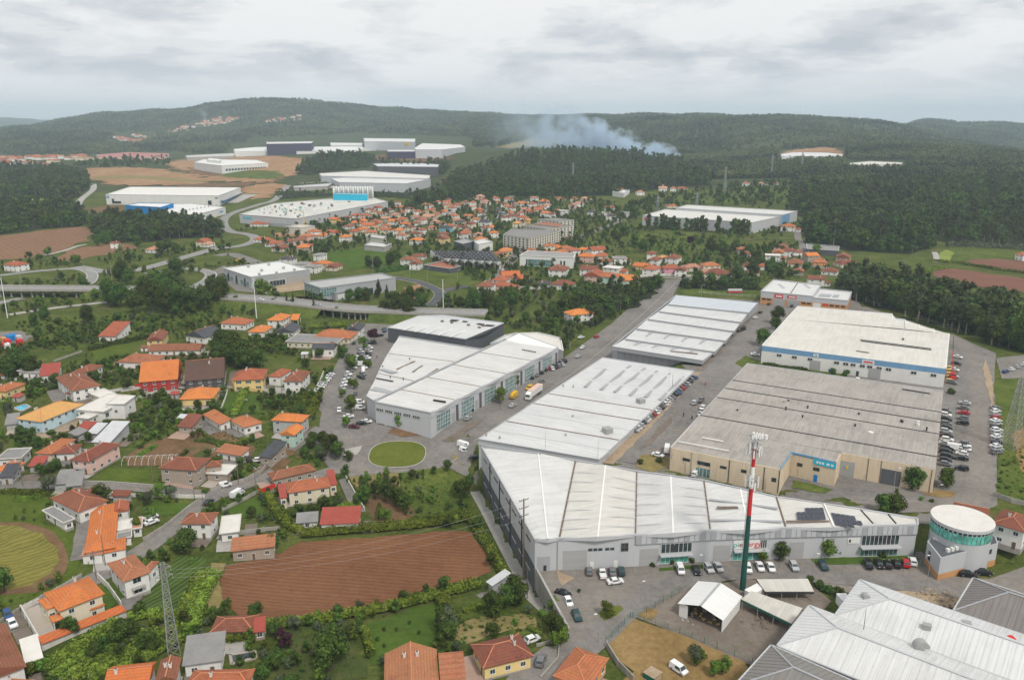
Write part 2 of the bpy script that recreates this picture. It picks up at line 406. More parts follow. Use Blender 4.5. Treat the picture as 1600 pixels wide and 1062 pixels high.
def asphalt(name,col,var=0.22):
 t = NT(name); p = t.pos()
 a = t.noise(p,0.05,6,0.65); b = t.noise(p,0.5,5,0.6); c_ = t.noise(p,4.0,3,0.6)
 f = t.math('ADD',t.math('ADD',t.math('MULTIPLY',a,0.45),t.math('MULTIPLY',b,0.35)),t.math('MULTIPLY',c_,0.2))
 c = t.ramp(f,[(0.32,sh(col,1 - var * 1.3)),(0.5,col),(0.67,sh(col,1 + var))])
 d = t.ramp(t.noise(p,0.11,6,0.7),[(0.52,(0,0,0)),(0.70,(0.6,0.6,0.6))]); c = t.mix(d,c,(0.245,0.21,0.165))
 v = t.n('ShaderNodeTexVoronoi',feature='DISTANCE_TO_EDGE'); v.inputs['Scale'].default_value = 0.16; t.l(p,v.inputs['Vector'])
 c = t.mix(t.math('MULTIPLY',t.math('LESS_THAN',v.outputs['Distance'],0.018),0.25),c,sh(col,0.55))
 t.bump(c_,0.2,0.05); return t.done(c,0.9)
M['asphalt'] = asphalt('worn_asphalt',(0.190,0.177,0.165),.36)
M['setts'] = asphalt('granite_sett_paving',(0.205,0.187,0.168),0.30)
M['newasphalt'] = asphalt('fresh_asphalt',(0.085,0.088,0.095),0.12)
M['highway'] = asphalt('highway_asphalt',(0.25,0.245,0.238),0.14)
M['gravel'] = ground('gravel_yard',[(0.13,0.105,0.085),(0.185,0.155,0.13),(0.25,0.215,0.18)],0.07,1.2,spots=((0.11,0.11,0.055),0.09,0.62))
M['white_line'] = plain('road_paint',(0.62,0.62,0.60),0.2,1.2)
M['kerb'] = plain('kerb_stone',(0.40,0.38,0.35),0.2,0.8)
M['water'] = glass('pool_water',(0.02,0.33,0.48),0.08)
M['solar'] = glass('solar_cell',(0.012,0.014,0.032),0.3)
# fields: ploughed soil
M['plough'] = furrow('ploughed_soil',(0.135,0.060,0.030),(0.31,0.150,0.076),(0.12,0.993),0.85,0.6,0.4,0.34,None,.0)
M['plough2'] = furrow('far_ploughed_soil',(0.17,0.092,0.052),(0.29,0.17,0.10),(0.75,0.66),3.0,0.4,2,.4,None,.05)
M['plough3'] = furrow('red_ploughed_soil',(0.13,0.060,0.040),(0.22,0.105,0.072),(0.2,0.98),4.0,0.4)
M['mown'] = furrow('mown_hay',(0.105,0.10,0.020),(0.30,0.265,0.07),(0.55,0.83),1.0,0.6,2.6,.62,(-172,236,0))
M['crops'] = furrow('vegetable_rows',(0.022,0.035,0.010),(0.085,0.135,0.03),(0.93,-0.36),0.75,0.9,0.5,1.3)
M['stripes'] = furrow('striped_meadow',(0.13,0.17,0.03),(0.26,0.31,0.07),(0.8,0.6),8.0,0.3,2)
# leaves
M['leaf'] = leafmat('broadleaf',(0.018,0.034,0.008),(0.092,0.138,0.028))
M['leaf_light'] = leafmat('spring_leaf',(0.035,0.065,0.010),(0.15,0.22,0.035))
M['leaf_euc'] = leafmat('eucalyptus_leaf',(0.020,0.030,0.013),(0.105,0.132,0.048),0.03,.48)
M['leaf_pine'] = leafmat('conifer_leaf',(0.014,0.024,0.010),(0.055,0.078,0.028),0.02)
M['leaf_olive'] = leafmat('grey_green_leaf',(0.035,0.045,0.025),(0.12,0.14,0.08),0.02)
M['leaf_purple'] = leafmat('purple_leaf',(0.018,0.008,0.012),(0.06,0.025,0.035),0.01)
M['leaf_vine'] = leafmat('vine_leaf',(0.026,0.048,0.007),(0.205,0.262,0.038),0.02)
M['leaf_weed'] = leafmat('weed_leaf',(0.035,0.06,0.012),(0.13,0.175,0.045),0.02)
M['bark'] = plain('bark',(0.11,0.085,0.065),0.3,1.5,0.95)
M['barkpale'] = plain('pale_bark',(0.28,0.24,0.19),0.3,1.2,0.95)
# building stuff
ROOF = {k: tiles('roof_' + n,c,w) for k,n,c,w in (
 ('O','bright_orange_tile',(0.60,0.195,0.062),.18),('R','orange_red_tile',(0.42,0.145,0.072),.28),('B','brown_red_tile',(0.25,0.098,0.062),.30),
 ('T','terracotta_tile',(0.38,0.155,0.085),.30),('A','amber_tile',(0.60,0.32,0.12),.16),('P','pale_salmon_tile',(0.50,0.26,0.18),.24),
 ('D','dark_brown_tile',(0.115,0.068,0.055),.2),('S','slate_tile',(0.085,0.088,0.098),.25))}
ROOF['G'] = plain('roof_grey_felt',(0.23,0.225,0.22),0.25,0.3,0.9)
ROOF['W'] = plain('roof_white_screed',(0.62,0.60,0.56),0.12,0.3,0.8)
ROOF['C'] = plain('roof_red_sheet',(0.31,0.070,0.052),0.2,0.4,0.6)
ROOF['Z'] = plain('roof_zinc_sheet',(0.50,0.51,0.52),0.16,0.4,0.5)
WALL = {k: plain('render_' + n,c,0.13,0.5,0.85,streak=True) for k,n,c in (
 ('w','white',(0.72,0.71,0.68)),('c','cream',(0.68,0.61,0.46)),('y','yellow',(0.70,0.53,0.24)),('p','pink',(0.66,0.44,0.38)),
 ('b','pale_blue',(0.48,0.62,0.68)),('g','grey',(0.40,0.40,0.40)),('s','stone',(0.36,0.30,0.245)),('r','red',(0.36,0.045,0.04)),
 ('t','teal',(0.16,0.42,0.52)),('o','orange',(0.62,0.28,0.10)),('m','mint',(0.46,0.62,0.54)),('d','dark',(0.09,0.085,0.085)),('k','magenta_pink',(0.66,0.30,0.38)))}
ROOFN = {'O': 'bright orange','R': 'orange-red','B': 'brown-red','T': 'terracotta','A': 'amber','P': 'salmon','D': 'dark brown','S': 'slate','G': 'flat grey','W': 'flat white','C': 'red sheet','Z': 'zinc sheet'}
WALLN = {'w': 'white','c': 'cream','y': 'yellow','p': 'pink','b': 'pale blue','g': 'grey','s': 'stone','r': 'red','t': 'teal','o': 'orange','m': 'mint','d': 'dark','k': 'rose'}
M['ridge'] = plain('ridge_tile',(0.50,0.21,0.115),0.3,1.0)
M['glass'] = glass('window_glass'); M['frame'] = plain('white_frame',(0.66,0.66,0.64),0.05)
M['greenglass'] = glass('green_glass',(0.10,0.36,0.30),0.15); M['tealglass'] = glass('teal_glass',(0.10,0.19,0.19),0.12)
M['shutter'] = plain('green_shutter',(0.03,0.10,0.07),0.1); M['door'] = plain('door_paint',(0.16,0.10,0.07),0.15)
M['whitewall'] = plain('white_garden_wall',(0.60,0.58,0.54),0.2,0.4,0.9,streak=True,dirt=(0.33,0.30,0.25)); M['greywall'] = plain('concrete_wall',(0.34,0.32,0.29),0.25,0.4,0.95,streak=True,dirt=(0.15,0.135,0.11))
M['white'] = plain('white_coating',(0.74,0.74,0.72),0.06); M['lightgrey'] = plain('light_grey_cladding',(0.46,0.47,0.485),0.07,0.2,0.55,streak=True)
M['midgrey'] = plain('mid_grey_cladding',(0.34,0.35,0.365),0.08,0.2,0.55,streak=True); M['darkgrey'] = plain('dark_grey_cladding',(0.10,0.105,0.115),0.12,0.2,0.55,streak=True)
M['beige'] = plain('stained_beige_render',(0.62,0.51,0.37),0.14,0.25,0.9,streak=True,dirt=(0.24,0.18,0.12))
M['warehousewhite'] = plain('warehouse_white',(0.68,0.675,0.65),0.09,0.2,0.6,streak=True); M['bluepanel'] = plain('faded_blue_panel',(0.16,0.31,0.48),0.2,0.25,0.55,streak=True)
M['blue'] = plain('bright_blue_panel',(0.01,0.20,0.52),0.05); M['cyan'] = plain('cyan_panel',(0.02,0.42,0.60),0.05); M['purple'] = plain('dark_violet_panel',(0.06,0.05,0.09),0.1)
M['orangewall'] = plain('orange_blockwork',(0.52,0.27,0.12),0.15,0.5); M['redsign'] = plain('red_sign',(0.56,0.04,0.04),0.05); M['steel'] = plain('galvanised_steel',(0.36,0.36,0.35),0.12,0.8,0.45,0.3)
M['darkmetal'] = plain('dark_metal',(0.045,0.045,0.05),0.1); M['rust'] = plain('rusty_flashing',(0.17,0.125,0.10),0.3,1.0); M['mastgreen'] = plain('mast_green',(0.018,0.075,0.060),0.06,rough=0.4)
M['mastred'] = plain('mast_red',(0.50,0.035,0.035),0.06,rough=0.4); M['tyre'] = plain('tyre_rubber',(0.02,0.02,0.02),0.1); M['wood'] = plain('weathered_wood',(0.20,0.16,0.12),0.3,1.5)
M['doorgrey'] = sheet('roller_door',(0.36,0.36,0.36),(0,0,1),0.35,0.05); M['doorgreen'] = plain('green_gate',(0.02,0.12,0.09),0.1); M['junk'] = plain('scrap_bags',(0.52,0.36,0.17),0.4,1.5)
M['yellowp'] = paint('van_yellow',(0.72,0.42,0.01)); M['headlamp'] = glass('headlamp_glass',(0.5,0.5,0.5),0.1); M['taillamp'] = glass('tail_lamp',(0.3,0.01,0.01),0.2)
CARC = {'w': ('white',(0.72,0.72,0.72)),'s': ('silver',(0.42,0.43,0.44)),'g': ('grey',(0.16,0.165,0.17)),'k': ('black',(0.014,0.014,0.017)),'b': ('blue',(0.025,0.07,0.19)),
  'r': ('red',(0.42,0.015,0.02)),'t': ('dark green',(0.02,0.055,0.06)),'n': ('maroon',(0.10,0.015,0.025)),'y': ('yellow',(0.72,0.42,0.01)),'c': ('light blue',(0.08,0.28,0.48))}
CARM = {k: paint('car_paint_' + v[0].replace(' ','_'),v[1]) for k,v in CARC.items()}
M['yellowwall'] = WALL['y']
M['leaf_mid'] = leafmat('mid_leaf',(0.028,0.046,0.012),(0.115,0.16,0.04))
M['leaf_far'] = leafmat('hill_forest_leaf',(0.022,0.034,0.017),(0.155,0.18,0.068),0.035,1.7)
# ------------------------------------------------------------------ the land
def build_terrain():
 ys = [15.0]
 while ys[-1] < 16000:
  y = ys[-1]; ys.append(y + (3.0 if y < 420 else max(3.0,0.0085 * y)))
 ys = np.array(ys); us = np.linspace(-0.95,0.95,261)
 Y,U = np.meshgrid(ys,us,indexing='ij'); X = U * (Y + 180); Z = T(X,Y)
 n,m = Y.shape
 v = np.stack([X,Y,Z],-1).reshape(-1,3)
 i = np.arange(n * m).reshape(n,m)
 q = np.stack([i[:-1,:-1],i[:-1,1:],i[1:,1:],i[1:,:-1]],-1).reshape(-1,4)
 me = bpy.data.meshes.new('terrain'); me.vertices.add(len(v)); me.vertices.foreach_set('co',v.ravel())
 me.loops.add(q.size); me.loops.foreach_set('vertex_index',q.ravel()); me.polygons.add(len(q))
 me.polygons.foreach_set('loop_start',np.arange(0,q.size,4)); me.polygons.foreach_set('loop_total',np.full(len(q),4))
 me.materials.append(M['ground']); me.materials.append(M['scrub'])
 yc = v[q[:,0],1]; me.polygons.foreach_set('material_index',(yc > 1350).astype(int)); me.polygons.foreach_set('use_smooth',np.ones(len(q),bool))
 me.update(calc_edges=True)
 o = bpy.data.objects.new('terrain',me); COL.objects.link(o)
 tag(o,'green valley floor rising to wooded hills at the horizon',kind='structure')
build_terrain()
_SN = [0]
EXP,EXC = [],[]          # plots and circles that garden growth keeps clear of
SOFT = ('garden_plot','meadow','grass_slope','verge','earth_field','grass_plot','woodland_floor','graded_land','dry_plot','earth_plot')
def lift(layer,y): return 0.05 + 0.045 * layer + 0.0006 * _SN[0] + max(0,y - 1000) * 0.0009
def wpoly(pts,h=0.0,z=None): return [at(p[0],p[1],h,z) for p in pts]
def densify(poly,step,jit,rnd):
 o = []
 for i,a in enumerate(poly):
  b = poly[(i + 1) % len(poly)]; d = (b - a); n = max(1,int(d.length / step)); nn = Vector((-d.y,d.x,0)).normalized() if d.length > 0 else Vector()
  for k in range(n):
   p = a + d * (k / n)
   if jit: p = p + nn * rnd.uniform(-jit,jit)
   o.append(p)
 return o
def sheet_mesh(name,poly,mat,layer,z=None,grid=None):
 c = [Vector((p.x,p.y)) for p in poly]; n = len(c)
 xs = [p.x for p in c]; ys = [p.y for p in c]; my = sum(ys) / n
 g = grid or (7 if my < 500 else 14 if my < 900 else 30)
 pts = list(c)
 if z is None and (my > 700 or (min(ys) < 320 and min(xs) < 20 and max(xs) > -160) or (max(xs) > 0 and 190 < my < 620)):
  x = min(xs) + g / 2
  while x < max(xs):
   y = min(ys) + g / 2
   while y < max(ys):
    pts.append(Vector((x,y))); y += g
   x += g
 r = delaunay_2d_cdt(pts,[(i,(i + 1) % n) for i in range(n)],[],1,1e-3)
 zz = T(np.array([p.x for p in r[0]]),np.array([p.y for p in r[0]])) if z is None else np.full(len(r[0]),z)
 v = [(p.x,p.y,float(k) + lift(layer,p.y)) for p,k in zip(r[0],zz)]
 fs = []
 for f in r[2]:
  a,b,c_ = (r[0][i] for i in f[:3])
  fs.append(f if (b - a).cross(c_ - a) > 0 else f[::-1])
 m = bpy.data.meshes.new(name); m.from_pydata(v,[],fs); m.materials.append(mat); m.update(); return m
def patch(name,label,pts,mat,layer=1,jit=0.0,z=None,step=None):
 poly = wpoly(pts,z=z) if pts and not isinstance(pts[0],Vector) else pts
 my = sum(p.y for p in poly) / len(poly); _SN[0] += 1; rnd = random.Random(_SN[0])
 if name not in SOFT and my < 900: EXP.append([(p.x,p.y) for p in poly])
 if jit: poly = densify(poly,step or (3.0 if my < 500 else 10),jit * (1 if my < 500 else 3),rnd)
 o = place(name,sheet_mesh(name,poly,M[mat] if isinstance(mat,str) else mat,layer,z)); return tag(o,label,kind='structure')
def catmull(p,n=6):
 o = []
 for i in range(len(p) - 1):
  a,b,c,d = p[max(i - 1,0)],p[i],p[i + 1],p[min(i + 2,len(p) - 1)]
  for k in range(n):
   t = k / n; o.append(0.5 * ((2 * b) + (c - a) * t + (2 * a - 5 * b + 4 * c - d) * t * t + (3 * b - a - 3 * c + d) * t ** 3))
 o.append(p[-1]); return o
def offset(path,w):
 o = []
 for i,p in enumerate(path):
  d = path[min(i + 1,len(path) - 1)] - path[max(i - 1,0)]; n = Vector((-d.y,d.x,0)).normalized(); o.append(p + n * w)
 return o
def road(name,label,pts,w,mat='asphalt',layer=2,lines=(),h=0.0,smooth=6,kerb=0.0):
 path = catmull(wpoly(pts,h),smooth); _SN[0] += 1; EXC.extend((p.x,p.y,w / 2 + 1.6) for p in path); EXC.extend(((p.x + q.x) / 2,(p.y + q.y) / 2,w / 2 + 1.6) for p,q in zip(path[:-1],path[1:]))
 def rib(nm,o0,o1,ma,ly,par=None,dash=0):
  A,B = offset(path,o0),offset(path,o1); mb = MB()
  for i in range(len(path) - 1):
   if dash and (i // dash) % 2: continue
   q = [A[i],A[i + 1],B[i + 1],B[i]]
   mb.add([(p.x,p.y,(Tz(p.x,p.y) if h == 0 else p.z) + lift(ly,p.y)) for p in q],[(0,1,2,3)])
  return mb.build(nm,M[ma],par)
 o = rib(name,-w / 2,w / 2,mat,layer); tag(o,label,kind='structure')
 for off,lw,dash in lines: rib('road_marking',off - lw / 2,off + lw / 2,'white_line',layer + 1,o,dash)
 if kerb:
  for s in (-1,1):
   A = offset(path,s * (w / 2 + 0.1)); mb = MB()
   for a,b in zip(A[:-1],A[1:]): mb.strip((a.x,a.y,Tz(a.x,a.y)),(b.x,b.y,Tz(b.x,b.y)),0.3,0.16 + kerb)
   mb.build('kerb',M['kerb'],o)
 return path

# fields and green plots
patch('ploughed_field','large ploughed brown field beside the grey hall',[(438,864),(470,847),(600,838),(700,829),(735,832),(758,858),(769,893),(742,905),(640,930),(540,955),(425,973),(372,960),(352,945),(344,905),(352,884)],'plough',2,0.5)
patch('earth_rim','bare brown headland curving round the mown hay plot',[(-30,815),(30,815),(80,828),(104,856),(108,878),(96,902),(60,925),(-30,935)],'earth',2,0.5)
patch('hay_field','mown yellow hay plot in curved swaths',[(-30,820),(30,822),(66,834),(88,856),(92,876),(80,895),(50,914),(-30,928)],'mown',3,0.5)
patch('grass_slope','green grass verge round the hay plot',[(-30,772),(60,770),(90,790),(66,815),(110,835),(124,870),(115,905),(60,935),(-30,960)],'lawn2',1,0.8)
patch('vegetable_plot','rows of green vegetables under the lattice pylon',[(212,952),(250,900),(280,868),(322,872),(312,905),(288,935),(262,975),(236,972)],'crops',2,0.3)
patch('path','trodden grass track beside the ploughed field',[(330,880),(352,880),(344,905),(356,950),(330,965),(322,930)],'straw',1,0.5)
patch('lawn','bright walled lawn beside the stone house',[(168,731),(236,735),(240,756),(148,752)],'lawn2',2)
patch('lawn','fenced lawn with a grey boulder below the yellow house',[(352,612),(402,615),(407,645),(352,648),(346,640)],'lawn',2)
patch('lawn','garden lawn with young fruit trees below the field',[(575,975),(640,950),(690,940),(684,985),(690,1005),(640,1025),(580,1040),(574,1000)],'lawn',2,0.4)
patch('garden_plot','kitchen garden behind the terracotta row',[(450,985),(545,968),(556,1010),(560,1075),(430,1075),(440,1020)],'garden',2,0.4)
patch('garden_plot','overgrown plot with shrubs beside the retaining wall',[(695,950),(770,925),(825,940),(850,985),(835,1010),(760,1000),(700,1010),(690,985)],'rough',2,0.4)
patch('dry_plot','strip of dry grass behind the yellow bungalow',[(706,985),(740,965),(800,955),(835,965),(840,980),(800,985),(745,1000),(716,1010)],'straw',3,0.6)
patch('dry_plot','fenced triangle of scorched ochre grass',[(945,1000),(985,965),(1060,990),(1165,1035),(1180,1075),(960,1075),(990,1050),(955,1020)],'dry',4,0.3,z=0)
patch('grass_plot','tall grass meadow beside the roundabout',[(626,737),(700,730),(716,745),(738,775),(735,800),(700,805),(640,800),(630,780)],'rough',2,0.4)
patch('dry_plot','yellowing grass corner by the roundabout wall',[(545,745),(622,738),(626,775),(600,785),(570,780)],'straw',2,0.4)
patch('earth_plot','bare soil under the fruit trees by the meadow',[(570,780),(626,778),(650,800),(640,815),(585,815)],'earth',2,0.4)
patch('lawn','sloping lawn beside the white van',[(345,800),(404,775),(414,805),(360,812)],'lawn',2,0.3)
patch('lawn','lawn with round bushes beside the orange house',[(215,795),(240,782),(300,788),(300,800),(240,808)],'lawn',2,0.3)
patch('earth_field','brown terraced plot with the hoop tunnel',[(195,715),(225,695),(300,665),(340,672),(400,700),(395,712),(330,715),(260,728),(200,728)],'earth',2,0.5)
patch('garden_plot','sloping grassy plot between the bungalows',[(210,660),(240,648),(300,632),(330,650),(290,668),(220,700),(195,690)],'rough',2,0.5)
patch('garden_plot','terraced garden below the modern white house',[(170,655),(270,625),(290,632),(230,660),(185,675)],'garden',2,0.5)
patch('earth_yard','rubble-strewn building yard beside the pale blue house',[(45,680),(90,662),(130,640),(125,650),(118,668),(70,690)],'sand',2,0.4)
patch('meadow','rough green meadow below the highway',[(15,500),(80,495),(180,490),(330,485),(345,492),(300,505),(250,515),(200,530),(120,545),(60,540),(40,520)],'rough',1,1.5)
patch('lawn','green paddock behind the terracotta house',[(140,548),(185,540),(215,535),(200,555),(150,566)],'lawn2',2,0.8)
patch('meadow','rough meadow in front of the poplar row',[(975,375),(1005,362),(1140,366),(1140,378),(1085,400),(1010,392)],'rough',1,3)
patch('meadow','terraced meadow beside the new black road',[(600,425),(640,412),(770,420),(765,440),(735,446),(690,440),(640,432)],'rough',1,2)
patch('meadow','green meadow below the town houses',[(495,392),(560,388),(640,400),(630,412),(560,420),(500,408)],'lawn',1,2)
patch('lawn','green strip behind the estate road',[(1060,452),(1180,447),(1188,462),(1068,460)],'rough',1,1)
patch('meadow','grassy bank beside the angled town road',[(900,378),(970,350),(1000,352),(985,372),(930,388)],'rough',1,2)
patch('meadow','grassy hillside clearing above the poplar hall',[(990,318),(1080,300),(1170,290),(1220,290),(1235,318),(1120,318),(1040,322)],'rough',1,4)
patch('ploughed_field','wide brown field on the slope by the wood',[(-40,374),(67,360),(130,354),(147,361),(135,376),(97,390),(67,399),(-40,412)],'plough2',1,1.5)
patch('ploughed_field','smaller brown field beside the lone white house',[(84,402),(117,389),(162,381),(202,382),(209,388),(171,397),(108,409)],'plough2',1,1.5)
patch('striped_field','light green striped field between two woods',[(15,307),(60,310),(96,316),(95,324),(60,326),(25,318)],'stripes',1,2)
patch('ploughed_field','long red-brown field beyond the eucalyptus wood',[(1454,423),(1487,420),(1650,442),(1650,462),(1532,449),(1465,432)],'plough3',2,1)
patch('ploughed_field','upper red-brown field beside the hedge',[(1514,406),(1560,405),(1650,414),(1650,436),(1580,425),(1517,416)],'plough3',2,1)
patch('striped_field','bright green strip field by the wood corner',[(1466,398),(1478,390),(1490,395),(1484,408),(1470,410)],'stripes',2,.3)
patch('meadow','green plots beyond the red field',[(1480,388),(1560,392),(1650,398),(1650,416),(1510,404),(1484,412)],'rough',1,1)
patch('graded_land','wide graded brown land beside the woods',[(105,268),(150,262),(240,263),(300,272),(330,282),(300,290),(240,290),(170,290),(140,280)],'farearth',1,6)
patch('graded_land','raw earth platform round the new white building',[(255,256),(300,246),(420,244),(470,248),(485,258),(455,272),(430,285),(330,284),(290,270)],'farearth',1,6)
patch('graded_land','brown embankment below the upper platform',[(575,243),(700,243),(705,250),(640,255),(575,252)],'earth',2,6)
patch('graded_land','brown slope beside the long white warehouse',[(376,292),(430,287),(448,290),(425,306),(400,312),(378,306)],'farearth',1,4)
patch('graded_land','terraced earth above the long white warehouse',[(230,291),(330,286),(430,286),(376,291),(300,292)],'earth',2,4)
patch('graded_land','grassy terrace bank below the new white building',[(335,268),(380,267),(432,268),(446,276),(420,281),(350,277)],'rough',3,3)
patch('graded_land','dark cut bank beside the new white building',[(295,262),(320,266),(345,268),(350,277),(320,275),(290,268)],'earth',3,3)
patch('graded_land','green strip across the graded land',[(140,276),(200,274),(270,278),(330,283),(300,285),(220,280),(150,281)],'straw',2,3)
patch('graded_land','orange cut slope below the platform wood',[(436,262),(462,250),(480,252),(476,266),(452,276),(440,272)],'farearth',3,3)
patch('cleared_slope','felled reddish slope in the wood',[(690,297),(700,275),(735,268),(765,280),(768,296),(735,302)],'plough3',1,5)
patch('graded_land','earth bank below the long white warehouse',[(135,325),(190,320),(200,335),(150,342)],'earth',1,4)
patch('bare_summit','pale bald hilltop above the smoke',[(770,231),(830,219),(890,216),(900,224),(840,229),(800,233)],'straw',1,6)
patch('field','green clearing above the hillside warehouses',[(1220,238),(1290,230),(1320,238),(1300,246),(1230,246)],'farearth',1,5)

# estate yards and streets
patch('estate_yard','worn asphalt and sett paving round the warehouse halls',[(555,512),(590,500),(615,506),(760,545),(880,560),(955,506),(1032,437),(1064,437),(1052,462),(1190,470),(1215,462),(1340,470),(1352,487),(1490,523),(1556,552),(1558,790),(1470,822),(1345,806),(1105,768),(940,730),(748,695),(742,715),(752,768),(735,748),(700,730),(640,736),(548,744),(518,738),(497,705),(489,676),(505,610),(530,560)],'asphalt',1)
patch('front_yard','sett-paved car park in front of the long grey hall',[(840,888),(900,884),(1000,878),(1440,862),(1480,900),(1545,905),(1700,850),(1700,990),(1530,955),(1430,925),(1330,928),(1262,905),(1110,902),(1060,928),(985,962),(945,1000),(920,1030),(885,1080),(820,1080),(838,1040),(870,1005),(890,984)],'setts',2,z=0)
patch('scrap_yard','gravel yard round the open shed',[(985,962),(1060,925),(1160,905),(1270,915),(1300,940),(1240,1000),(1190,1045),(1165,1036),(1060,991)],'gravel',3,0.2,z=0)
patch('fresh_dust','pale dusty patch beside the roundabout',[(541,704),(548,699),(565,697),(564,703),(556,709),(546,714)],'concrete',4,0.9)
isl = [Vector((at(621,710).x + 10.9 * math.copysign(abs(math.cos(a)) ** 0.8,math.cos(a)),at(621,710).y + 8.8 * math.copysign(abs(math.sin(a)) ** 0.8,math.sin(a)),0)) for a in np.linspace(0,2 * math.pi,40,endpoint=False)]
isl_o = patch('roundabout_island','oval grass island of the roundabout',isl,'roundabout',5)
mb = MB()
for a,b in zip(isl,isl[1:] + isl[:1]): mb.strip((a.x,a.y,Tz(a.x,a.y)),(b.x,b.y,Tz(b.x,b.y)),0.3,0.40)
mb.build('kerb',M['kerb'],isl_o)
patch('verge','sandy strip along the white hall roadside',[(938,724),(1000,664),(1086,581),(1096,582),(1010,675),(958,727)],'sand',3,0.5)
patch('verge','sandy strip along the stepped hall roadside',[(1086,578),(1135,528),(1188,474),(1196,476),(1145,530),(1098,580)],'gravel',3,0.5)
patch('verge','dry verge round the beige hall corner',[(1000,712),(1024,708),(1046,718),(1044,732),(1020,738),(996,730)],'straw',3,0.4)
patch('verge','hedge bed by the white and blue hall',[(1148,568),(1165,556),(1190,566),(1320,582),(1318,590),(1190,575),(1160,574)],'rough',3,0.3)
patch('verge','weedy ground east of the estate road',[(1552,600),(1610,570),(1700,600),(1700,830),(1600,790),(1556,775),(1560,700)],'rough',2,0.6)
patch('verge','ochre weeds beside the lattice tower',[(1580,680),(1640,640),(1700,700),(1700,780),(1600,750)],'dry',3,0.6)
patch('car_park','asphalt pocket car park east of the road',[(1556,560),(1600,555),(1680,560),(1650,590),(1565,592)],'asphalt',3,0.2)
patch('grass_strip','lawn strip along the grey hall front',[(1030,888),(1100,882),(1112,888),(1030,893)],'lawn',4,0.2,z=0)
patch('grass_strip','lawn strip behind the dark cars',[(1266,874),(1420,867),(1436,874),(1428,880),(1350,882),(1275,883)],'lawn',4,0.2,z=0)
patch('grass_island','small grass island with a round tree',[(934,960),(946,949),(968,947),(974,952),(962,963),(944,971)],'roundabout',5,0.2,z=0)
patch('verge','dry grass corner inside the fence',[(994,962),(1014,950),(1030,956),(1018,970)],'dry',5,0.3,z=0)
patch('verge','brown bank below the white hall corner',[(604,676),(625,664),(668,672),(660,680),(628,684)],'earth',3,0.4)
patch('verge','ochre weeds at the beige hall corner',[(1440,772),(1462,766),(1495,770),(1490,777),(1470,778)],'dry',3,0.3)
patch('grass_island','weedy triangle by the parked vans',[(706,712),(730,712),(740,722),(720,727)],'straw',3,0.3)
patch('rubble_plot','rubble heap plot behind the white hall roofs',[(1400,925),(1430,922),(1500,932),(1495,950),(1440,945)],'sand',4,0.4,z=0)
patch('yard','grey forecourt of the brick-red terrace',[(800,1050),(850,1010),(868,1012),(856,1035),(840,1075),(780,1075)],'asphalt',3,z=0)
patch('yard','grey paved yard beside the brown roofed house',[(72,612),(100,606),(112,620),(84,632)],'asphalt',3)
patch('yard','paved apron beside the orange villa',[(34,955),(60,945),(88,985),(62,1000)],'paving',3)
patch('yard','gravel parking behind the boundary wall',[(8,965),(30,955),(58,1000),(28,1008)],'gravel',3)
patch('yard','grey terrace beside the white villa',[(184,937),(230,922),(212,950),(195,955)],'asphalt',3)
patch('lawn','dark artificial lawn between the two villas',[(164,915),(180,911),(194,932),(168,956),(160,935)],'lawn',3)
patch('lane','grey drive beside the cream house',[(528,748),(540,745),(572,800),(550,800)],'asphalt',3)
patch('container_yard','grey yard with red containers',[(-20,545),(38,534),(52,525),(34,517),(-20,520)],'asphalt',2,0.5)
patch('car_lot','pale parking deck full of cars',[(458,294),(520,286),(530,294),(460,297)],'concrete',2)
patch('loading_yard','concrete loading yard of the long white warehouse',[(340,318),(376,305),(402,304),(372,317)],'concrete',2)
patch('building_plot','orange earth of the building site',[(425,365),(480,357),(500,362),(480,370),(430,371)],'farearth',2,2)
patch('building_plot','sandy building plot beside the glass office',[(425,448),(470,440),(478,452),(430,458)],'sand',2,1)
patch('building_plot','orange earth mound beside the new road',[(630,450),(650,445),(668,452),(660,466),(620,470)],'farearth',2,1.5)
patch('apron','asphalt apron of the grey flat hall',[(330,425),(350,415),(400,440),(420,460),(370,455)],'asphalt',2)

L2 = ((-0.0,0.18,2),)
road('street','narrow street past the stone house',[(-40,757),(60,758),(130,758),(240,764),(310,772),(345,772),(400,752),(440,752),(480,747),(520,736)],6.0,'asphalt',3)
road('street','lane climbing past the orange villas',[(-40,1010),(30,970),(80,937),(165,895),(240,848),(280,815),(310,790),(335,776)],6.0,'asphalt',2)
road('street','lane up to the estate street',[(400,755),(420,732),(440,712),(468,692),(500,668)],5.0,'asphalt',2)
road('lane','pale lane at the foot of the grey hall',[(742,768),(760,800),(790,858),(826,925),(850,952),(882,990)],3.6,'concrete',2)
road('lane','concrete lane before the red house',[(130,622),(180,610),(240,603),(320,607),(380,604),(480,612)],4.5,'concrete',2)
road('street','street along the car park west of the white halls',[(592,500),(566,530),(540,575),(523,625),(515,670),(535,705),(560,728)],8.0,'asphalt',2)
road('street','estate street between the white halls',[(1048,440),(985,497),(910,560),(830,617),(760,668),(715,700),(680,722)],8.5,'asphalt',2,lines=((4.6,0.13,0),))
road('street','estate street before the beige hall',[(1190,484),(1150,540),(1090,605),(1030,668),(978,722)],10.0,'asphalt',2)
road('street','cobbled estate road on the far east side',[(1345,480),(1430,508),(1500,535),(1527,580),(1530,650),(1528,720),(1520,778),(1400,790),(1250,772)],8.5,'setts',2)
road('street','paved road past the round tower',[(850,1062),(930,1000),(985,950),(1050,915),(1150,895),(1300,902),(1430,915),(1560,935)],7.0,'asphalt',4,h=0)
road('new_road','fresh black road with pale kerbs',[(612,433),(650,440),(674,449),(687,458),(684,468),(672,478)],8.0,'newasphalt',2,kerb=0.1)
